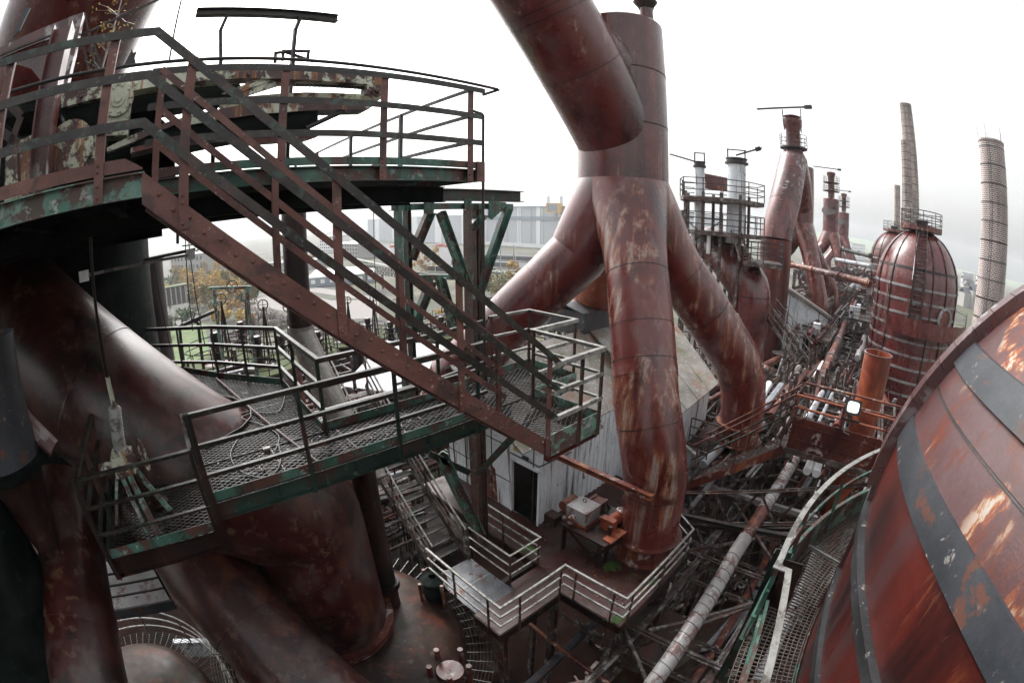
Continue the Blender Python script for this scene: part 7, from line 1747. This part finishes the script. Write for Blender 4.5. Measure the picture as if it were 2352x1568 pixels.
where = ['at the far left edge of the yard', 'beside the lawn under the dark column', 'left of the concrete bunker', 'right beside the bunker', 'just right of the bunker, second in line', 'third right of the bunker', 'behind the third birch right of the bunker', 'standing alone by the path', 'in the middle of the birch grove', 'in front of the grove middle', 'nearest the path bend', 'left of the wheel gantry', 'behind the wheel gantry', 'right of the wheel gantry foot', 'at the right end of the grove', 'beyond the right end of the grove', 'behind the bunker, right', 'in the back row, second', 'in the back row, third', 'in the back row, fourth', 'in the back row, fifth', 'on top of the bunker bank', 'on the bunker bank, right', 'on the bunker bank, left', 'between bunker bank and grove', 'in the back row behind the gantry', 'in the back row by the scrap heap']
for i, ((x, y), w_) in enumerate(zip(sides, where)):
    m = ['leaf_yellow', 'leaf_gold', 'leaf_yellow', 'leaf_olive'][i % 4]; nm = ['golden', 'amber', 'bright yellow', 'olive-tinged'][i % 4]
    if i in (2, 14, 15): m, nm = 'leaf_green', 'dark green'
    tree(x, y + 12, random.uniform(11, 16), random.uniform(2.4, 3.4), m, f'{nm} autumn birch {w_}', seed=i, grp='autumn birches in the yard')
lm = ['above the dark bunker', 'between bunker and wheel gantry', 'over the left post of the wheel gantry', 'over the wheel of the gantry', 'right of the wheel gantry beam', 'beside the green tree by the path']
for r_, (rn_, y0) in enumerate((('farthest row', 640), ('upper row', 668), ('lower row', 700))):
    for q_i, w_ in enumerate(lm):
        m = ['leaf_yellow', 'leaf_olive', 'leaf_gold'][(q_i + r_) % 3]; x_ = 405 + q_i * 32 + r_ * 7
        if r_ == 2 and q_i == 0: continue
        tree(x_, y0 + (q_i % 2) * 6, random.uniform(9, 14), random.uniform(3.0, 4.2), m, ['yellow', 'olive', 'golden'][(q_i + r_) % 3] + ' bushy birch ' + w_ + ', ' + rn_, seed=200 + r_ * 10 + q_i, grp='autumn birches in the yard')
gb = [(560, 700, 'leaf_green', 'big dark green shrub under the wheel gantry beam'), (578, 690, 'leaf_green', 'dark green round tree right of the wheel gantry'), (592, 672, 'leaf_green', 'green tree where the grove meets the path'), (575, 655, 'leaf_green', 'hazy green tree behind the grove'), (610, 648, 'leaf_gold', 'golden tree by the small dark-roofed house'), (640, 612, 'leaf_olive', 'olive tree behind the green-grey shed'), (655, 600, 'leaf_gold', 'golden tree behind the sheds'), (716, 600, 'leaf_gold', 'amber tree right of the brown column'), (382, 770, 'leaf_green', 'low green shrub below the bunker'), (430, 735, 'leaf_green', 'low green shrub at the bunker stilts'), (850, 628, 'leaf_green', 'small green bush by the lattice bridge')]
for i, (x, y, m, lab) in enumerate(gb): tree(x, y + 6, random.uniform(6, 9), random.uniform(3, 4.4), m, lab, 'broadleaf_tree', False, 1100, seed=i + 50)
yb_ = [(955, 625, 14, 3, 'leaf_yellow', 'tall yellow birch seen left inside the trestle'), (975, 640, 15, 3.4, 'leaf_gold', 'amber birch seen in the middle of the trestle'), (1000, 630, 15, 3, 'leaf_yellow', 'yellow birch seen beside the pale brace'), (1150, 690, 9, 4.5, 'leaf_olive', 'wide olive-yellow bush left of the trunk leg'), (1175, 668, 12, 2.2, 'leaf_yellow', 'slim yellow birch left of the trunk leg'), (1130, 680, 8, 3.4, 'leaf_olive', 'olive bush beyond the valve platform rails'), (1020, 745, 4, 2, 'leaf_yellow', 'small yellow shrub below the trestle chord'), (985, 805, 3, 1.2, 'leaf_yellow', 'tiny yellow shrub on the mossy tanks'), (1190, 655, 9, 2.4, 'leaf_gold', 'amber bush nearest the trunk leg')]
for i, (x, y, H, r_, m, lab) in enumerate(yb_): tree(x, y, H, r_, m, lab, seed=i + 80, n=800)
nb = [(500, 745, 6, 2.5, 'leaf_yellow', 'bright yellow bush at the foot of the wheel gantry'), (520, 748, 7, 2.6, 'leaf_yellow', 'bright yellow bush inside the wheel gantry'), (560, 755, 6, 2.2, 'leaf_yellow', 'bright yellow bush right of the wheel gantry'), (580, 760, 5, 2.0, 'leaf_gold', 'golden bush by the scrap heap')]
for i, (x, y, H, r_, m, lab) in enumerate(nb): tree(x, y, H, r_, m, lab, 'yellow_bush', False, 420, seed=i + 120, cat='bush')
# scrap heap
c = gp(605, 752); mb = MB(); rn = random.Random(9)
for i in range(700):
    a, r = rn.uniform(0, 2 * pi), sqrt(rn.random()); z_ = (1 - r ** 1.6) * 6 * rn.uniform(.5, 1); p = VV((c.x + r * 10 * cos(a), c.y + r * 8 * sin(a), ZG + z_)); d = VV((rn.gauss(0, 1), rn.gauss(0, 1), rn.gauss(0, .4))).normalized() * rn.uniform(.5, 1.6); mb.bar(p - d, p + d, rn.uniform(.1, .5), .06)
single(mb, 'scrap_heap', 'scrap', 'grey-brown heap of scrap beyond the wheel gantry', 'scrap heap', kind='stuff')
# lattice bridge and pipe bridge in yard
def lattice(a, b, h, label, name='conveyor_bridge'):
    t = thing(name, label, 'bridge', a); mb = MB(); 
    for z_ in (0, h): mb.bar(a + UPZ * z_, b + UPZ * z_, .5, .4)
    k = 22
    for i in range(k): p, q = a.lerp(b, i / k), a.lerp(b, (i + 1) / k); mb.bar(p, q + UPZ * h, .2, .2); mb.bar(p + UPZ * h, q, .2, .2); mb.bar(p, p + UPZ * h, .2, .2, (1, 0, 0))
    mb.build('lattice_girder', 'black_steel', t)
    for f in (.05, .35, .65, .95): p = a.lerp(b, f); MB().bar((p.x, p.y, ZG), p, .8, .8, (1, 0, 0)).build('pylon', 'truss_steel', t)
a, b = gp(835, 652), gp(990, 690); a.z = b.z = ZG + 6; lattice(a, b, 3, 'dark lattice conveyor bridge crossing the yard behind the trestle')
a, b = gp(1110, 648), gp(1280, 675); a.z = b.z = ZG + 5
single(MB().tube([a, b], .7, 10), 'yard_pipeline', 'green_roof', 'pale green pipeline raised across the rail yard', 'pipeline', smooth=True)
a, b = gp(800, 605), gp(930, 640); a.z = b.z = ZG + 4
single(MB().tube([a, b], .8, 10), 'yard_pipeline', 'concrete', 'pale pipeline running right from the office block', 'pipeline', smooth=True)
rn = random.Random(4)
for i, lab in enumerate(['row of dark wagons nearest the hall', 'second row of dark wagons on the rail yard', 'short row of rust wagons left in the rail yard']):
    a = gp(1100 - i * 60, 596 + i * 14); b = gp(1290 - i * 60, 606 + i * 14); e = (b - a).normalized(); mb = MB(); k = int((b - a).length / 14)
    for j in range(k): p = a + e * 14 * j; mb.bar(p + UPZ * 2, p + e * 12 + UPZ * 2, 3, 2.6)
    single(mb, 'wagon_row', ['asphalt', 'slate_roof', 'rust_dark'][i], lab, 'wagons', kind='stuff')
for i, (x, y) in enumerate([(860, 562), (905, 568), (940, 571), (1012, 566), (1028, 567)]):
    c = gp(x, y); mb = MB(); mb.box(c.x - 4, c.x + 4, c.y - 2, c.y + 2, ZG, ZG + 2.4); single(mb, 'parked_lorry', 'red_paint', ['leftmost small red vehicle before the low hall wing', 'second small red vehicle from the left before the hall wing', 'red vehicle between the trestle columns in the distance', 'left one of two close red vehicles before the hall', 'right one of two close red vehicles before the hall'][i], 'lorry', 'red vehicles parked before the hall')
for i, (x, yb1, lab) in enumerate([(1090, 600, 'lamp mast beside the brown drain pipe'), (1150, 615, 'lamp mast seen right of the trestle brace'), (1180, 620, 'lamp mast nearest the trunk leg')]):
    c = gp(x, yb1 + 30); single(MB().bar(c, c + UPZ * 16, .3, .3, (1, 0, 0)), 'light_mast', 'concrete', lab, 'light mast')
# town on the right slope
rn = random.Random(21)
for i in range(16):
    x, y = 2218 + (i % 4) * 9 + rn.uniform(-3, 3), 640 + (i // 4) * 22 + rn.uniform(-4, 4); c = gp(x, y); w_ = rn.uniform(5, 9); e = XY(rn.uniform(.5, 1), rn.uniform(-.6, .6)).normalized(); f = VV((-e.y, e.x, 0)); z1 = ZG + rn.uniform(6, 12)
    t = thing('house', ['white-walled', 'grey-walled', 'cream-walled', 'pale'][i % 4] + ' small town house between the brick chimney and the domed stove, ' + ['top', 'second', 'third', 'bottom'][i // 4] + ' row', 'house', c, 'town houses beyond the chimney')
    ps = [c - e * w_ - f * 4, c + e * w_ - f * 4, c + e * w_ + f * 4, c - e * w_ + f * 4]; MB().hexa([(p.x, p.y, ZG) for p in ps] + [(p.x, p.y, z1) for p in ps]).build('wall', ['concrete', 'concrete_dark', 'concrete', 'hall_panel'][i % 4], t)
    mb = MB(); a_, b_ = (ps[0] + ps[3]) / 2, (ps[1] + ps[2]) / 2; a_.z = b_.z = z1 + 3.5; q = [VV((p.x, p.y, z1)) for p in ps]; mb.slab([q[0], q[1], b_, a_], (0, -0.3, 1), .3); mb.slab([a_, b_, q[2], q[3]], (0, .3, 1), .3); mb.build('roof', ['slate_roof', 'rust_dark', 'slate_roof', 'concrete_dark'][i % 4], t)
block('apartment_block', 'white apartment block with rows of windows between far gas mains and stove', 'building', 1955, 1985, 596, 558, 'hall_white', 'concrete', 12, 0, 5)

# ================================================================== GAS CLEANING PLANT BELOW (mid distance, left of centre)
def tank(x, y, d, r, top_y, label, moss=True, valve=True, rails=True, mat='rust_red', zb=-24):
    c = PD(x, y, d); zt = PD(x, top_y, d).z; t = thing('gas_washer', label, 'tank', (c.x, c.y, zb))
    MB().lathe((c.x, c.y, 0), [(r, zb), (r, zt - .1), (r * .98, zt), (.02, zt + .15)], 28).build('shell', mat, t, smooth=True)
    MB().lathe((c.x, c.y, 0), [(r * .98, zt + .01), (r * 1.35, zt + .01), (r * 1.35, zt + .12), (r * .6, zt + .2)], 20).build('deck', 'moss' if moss else 'truss_steel', t)
    if rails:
        for k, h in enumerate((.4, .75, 1.1)): MB().ringtube((c.x, c.y, zt + h), r * 1.35, .03, 14, 4).build('handrail' if k == 2 else 'mid_rail', 'rust_dark', t)
        for j in range(8): a = j * pi / 4; MB().bar((c.x + r * 1.35 * cos(a), c.y + r * 1.35 * sin(a), zt), (c.x + r * 1.35 * cos(a), c.y + r * 1.35 * sin(a), zt + 1.1), .05, .05, (1, 0, 0)).build('post', 'rust_dark', t)
    if valve:
        MB().lathe((c.x, c.y, 0), [(.28, zt), (.28, zt + 1.0), (.42, zt + 1.05), (.42, zt + 1.2), (.25, zt + 1.25), (.25, zt + 1.7), (.05, zt + 1.75)], 14).build('valve_stub', 'rust_dark', t, smooth=True)
        s_ = VV((c.y, -c.x, 0)).normalized(); o = VV((c.x, c.y, 0)) + s_ * .6
        mb = MB(); mb.bar(o + UPZ * zt, o + UPZ * (zt + 3.2), .12, .12, (1, 0, 0)); mb.bar(o + UPZ * zt + s_ * .3, o + UPZ * (zt + 3.2), .07, .07, (1, 0, 0)); mb.bar(o + UPZ * zt - s_ * .3, o + UPZ * (zt + 3.2), .07, .07, (1, 0, 0)); mb.build('mast', 'rust_dark', t)
        mb = MB(); wc = o + UPZ * (zt + 3.3); mb.ringtube(wc, .28, .035, 16, 5, s_.cross(UPZ)); mb.bar(wc - UPZ * .27, wc + UPZ * .27, .03, .03, (1, 0, 0)); mb.bar(wc - s_ * .27, wc + s_ * .27, .03, .03); mb.build('pulley', 'rust_dark', t)
    return t
tk = [(505, 850, 24, 1.5, 838, 'mossy dark red washer tank left behind the back bay rails'), (600, 860, 25, 1.7, 842, 'mossy washer tank with many fittings behind the middle rails'), (655, 850, 27, 1.0, 835, 'narrow mossy tank beside the brown column'), (735, 830, 32, 1.1, 815, 'dark tank with pulley right of the pale column foot'), (790, 800, 36, 1.4, 786, 'dark red tank seen under the stair stringer'), (848, 790, 38, 1.2, 776, 'mossy tank with a tall pulley mast under the stair'), (900, 800, 38, 1.3, 784, 'mossy tank beside the trestle column'), (955, 815, 36, 1.2, 800, 'tank behind the trestle, right of the column'), (1015, 780, 40, 1.3, 770, 'far tank framed by the trestle braces'), (560, 810, 32, 1.2, 795, 'rear tank with pulley mast below the wheel gantry'), (700, 800, 38, 1.1, 785, 'rear tank just right of the brown column'), (1180, 730, 45, 2.2, 722, 'wide mossy platform tank left of the trunk leg')]
for i, a in enumerate(tk): tank(*a[:5], a[5], zb=-24, mat=['rust_red', 'rust_dark', 'rust_orange'][i % 3])
# pale gantry with wheel
t = thing('wheel_gantry', 'pale green portal frame with a spoked wheel on its beam', 'gantry', PD(530, 740, 22)); d = 22
a0, a1, b0, b1 = PD(500, 800, d), PD(491, 662, d), PD(576, 800, d), PD(566, 660, d)
for p, q in ((a0, a1), (b0, b1)): MB().bar((q.x, q.y, p.z - 5), (q.x, q.y, q.z), .16, .16, (1, 0, 0)).build('leg', 'green_pale', t)
MB().bar(a1 - VV((a1 - b1)).normalized() * -.2, b1 + (b1 - a1).normalized() * .2, .14, .14).build('beam', 'green_pale', t)
mb = MB(); wc = PD(533, 658, d); s_ = (b1 - a1).normalized(); mb.ringtube(wc, .27, .03, 22, 6, s_.cross(UPZ))
for i in range(3): a = i * pi / 3; v = s_ * cos(a) + UPZ * sin(a); mb.bar(wc - v * .26, wc + v * .26, .025, .025)
mb.build('wheel', 'rail_dark', t)
for pts, lab in (([(412, 815), (412, 750), (500, 712), (500, 735)], 'dark davit frame with small wheels left of the gantry'), ([(458, 830), (455, 740), (440, 735)], 'thin dark post with short arm left of the gantry')):
    mb = MB(); ps = [PD(x, y, 23) for x, y in pts]; ps[0].z -= 4
    for a, b in zip(ps[:-1], ps[1:]): mb.bar(a, b, .14, .16, (1, 0, 0) if abs((b - a).normalized().z) > .8 else None)
    for q in ps[1:3]: mb.ringtube(q + UPZ * .25, .2, .03, 14, 5, s_.cross(UPZ))
    single(mb, 'davit', 'rail_dark', lab, 'davit')
# corrugated white roof
t = thing('corrugated_shed', 'open shed with a bright white corrugated roof below the long stair', 'shed', PD(880, 830, 26))
c0, c1, c2, c3 = PD(778, 826, 24), PD(885, 796, 30), PD(1045, 850, 28), PD(935, 905, 22)
c0.z = c3.z = min(c0.z, c3.z); c1.z = c2.z = c0.z + .7
k = 40; mb = MB()
for i in range(k):
    f0, f1 = i / k, (i + .5) / k; f2 = (i + 1) / k
    a, b, c_ = c0.lerp(c3, f0), c0.lerp(c3, f1), c0.lerp(c3, f2); e, f, g_ = c1.lerp(c2, f0), c1.lerp(c2, f1), c1.lerp(c2, f2)
    b = b + UPZ * .08; f = f + UPZ * .08; mb.add([a, b, f, e], [(0, 1, 2, 3)]); mb.add([b, c_, g_, f], [(0, 1, 2, 3)])
mb.build('roof', 'white_roof', t)
mb = MB()
for f in (0, .5, 1):
    for p in (c0.lerp(c3, f), c1.lerp(c2, f)): mb.bar((p.x, p.y, -24), p - UPZ * .05, .18, .18, (1, 0, 0))
mb.bar(c0, c3, .15, .2, du=-.2); mb.bar(c1, c2, .15, .2, du=-.2); mb.build('frame', 'truss_steel', t)
# pipework under it: racks
rc = random.Random(17)
for j, (x, y, d, lab) in enumerate([(930, 965, 22, 'rack of thin pipes and rods beneath the corrugated roof'), (790, 940, 20, 'rusty pipe rack glimpsed through the walkway rails'), (500, 880, 20, 'dark pipe rack behind the sloping duct'), (1290, 740, 34, 'lattice of pipes and trusses between trunk leg and hut roof'), (1180, 690, 52, 'hazy pipe rack beyond the trunk leg'), (870, 1120, 17, 'frame of pipes left of the lower stair'), (730, 850, 30, 'rack of pipes behind the pale column foot'), (1000, 740, 55, 'distant pipe rack behind the trestle')]):
    c = PD(x, y, d); w0 = d * .06; t = thing('pipe_rack', lab, 'pipe rack', (c.x, c.y, c.z - 4))
    for lv in range(3):
        z_ = c.z - lv * 1.3; mb = MB()
        for s_ in (-1, 1): mb.bar((c.x - w0, c.y + s_ * w0, z_), (c.x + w0, c.y + s_ * w0, z_), .1, .14)
        for k in range(4): x_ = c.x - w0 + k * w0 * .66; mb.bar((x_, c.y - w0, z_), (x_, c.y + w0, z_), .08, .12)
        mb.build('frame_beam', 'truss_steel', t)
        for k in range(5):
            yy = c.y + rc.uniform(-1, 1) * w0; MB().tube([(c.x - w0 * 1.3, yy, z_ + .2), (c.x + w0 * 1.3, yy + rc.uniform(-.5, .5), z_ + .2)], rc.choice([.04, .07, .12, .16]), 8).build('pipe_run', rc.choice(['rust_orange', 'galvanised', 'truss_steel', 'rust_dark', 'rust_red']), t, smooth=True)
        for k in range(6):
            xx = c.x + rc.uniform(-1, 1) * w0; yy = c.y + rc.uniform(-1, 1) * w0; MB().bar((xx, yy, z_ - .8), (xx, yy, z_ + 1.2), .06, .06, (1, 0, 0)).build('upright', 'rust_dark', t)
    for s_ in (-1, 1):
        for q in (-1, 1): MB().bar((c.x + q * w0, c.y + s_ * w0, -26), (c.x + q * w0, c.y + s_ * w0, c.z + 1), .14, .14, (1, 0, 0)).build('post', 'truss_steel', t)
# ================================================================== HAZE
mb = MB(); mb.box(-2700, 2700, -2700, 2700, ZG - 1.5, 95)
hz = mb.build('haze', 'moss', None); hz['kind'] = 'stuff'
m = bpy.data.materials.new('haze_air'); m.use_nodes = True; nt = m.node_tree; nt.nodes.clear()
pv = nt.nodes.new('ShaderNodeVolumePrincipled'); pv.inputs['Color'].default_value = (.93, .95, 1, 1); pv.inputs['Density'].default_value = 0.0003; pv.inputs['Anisotropy'].default_value = 0.2
om = nt.nodes.new('ShaderNodeOutputMaterial'); nt.links.new(pv.outputs[0], om.inputs['Volume'])
hz.data.materials.clear(); hz.data.materials.append(m)
for o_ in bpy.data.objects:
    if '_o' in o_: del o_['_o']
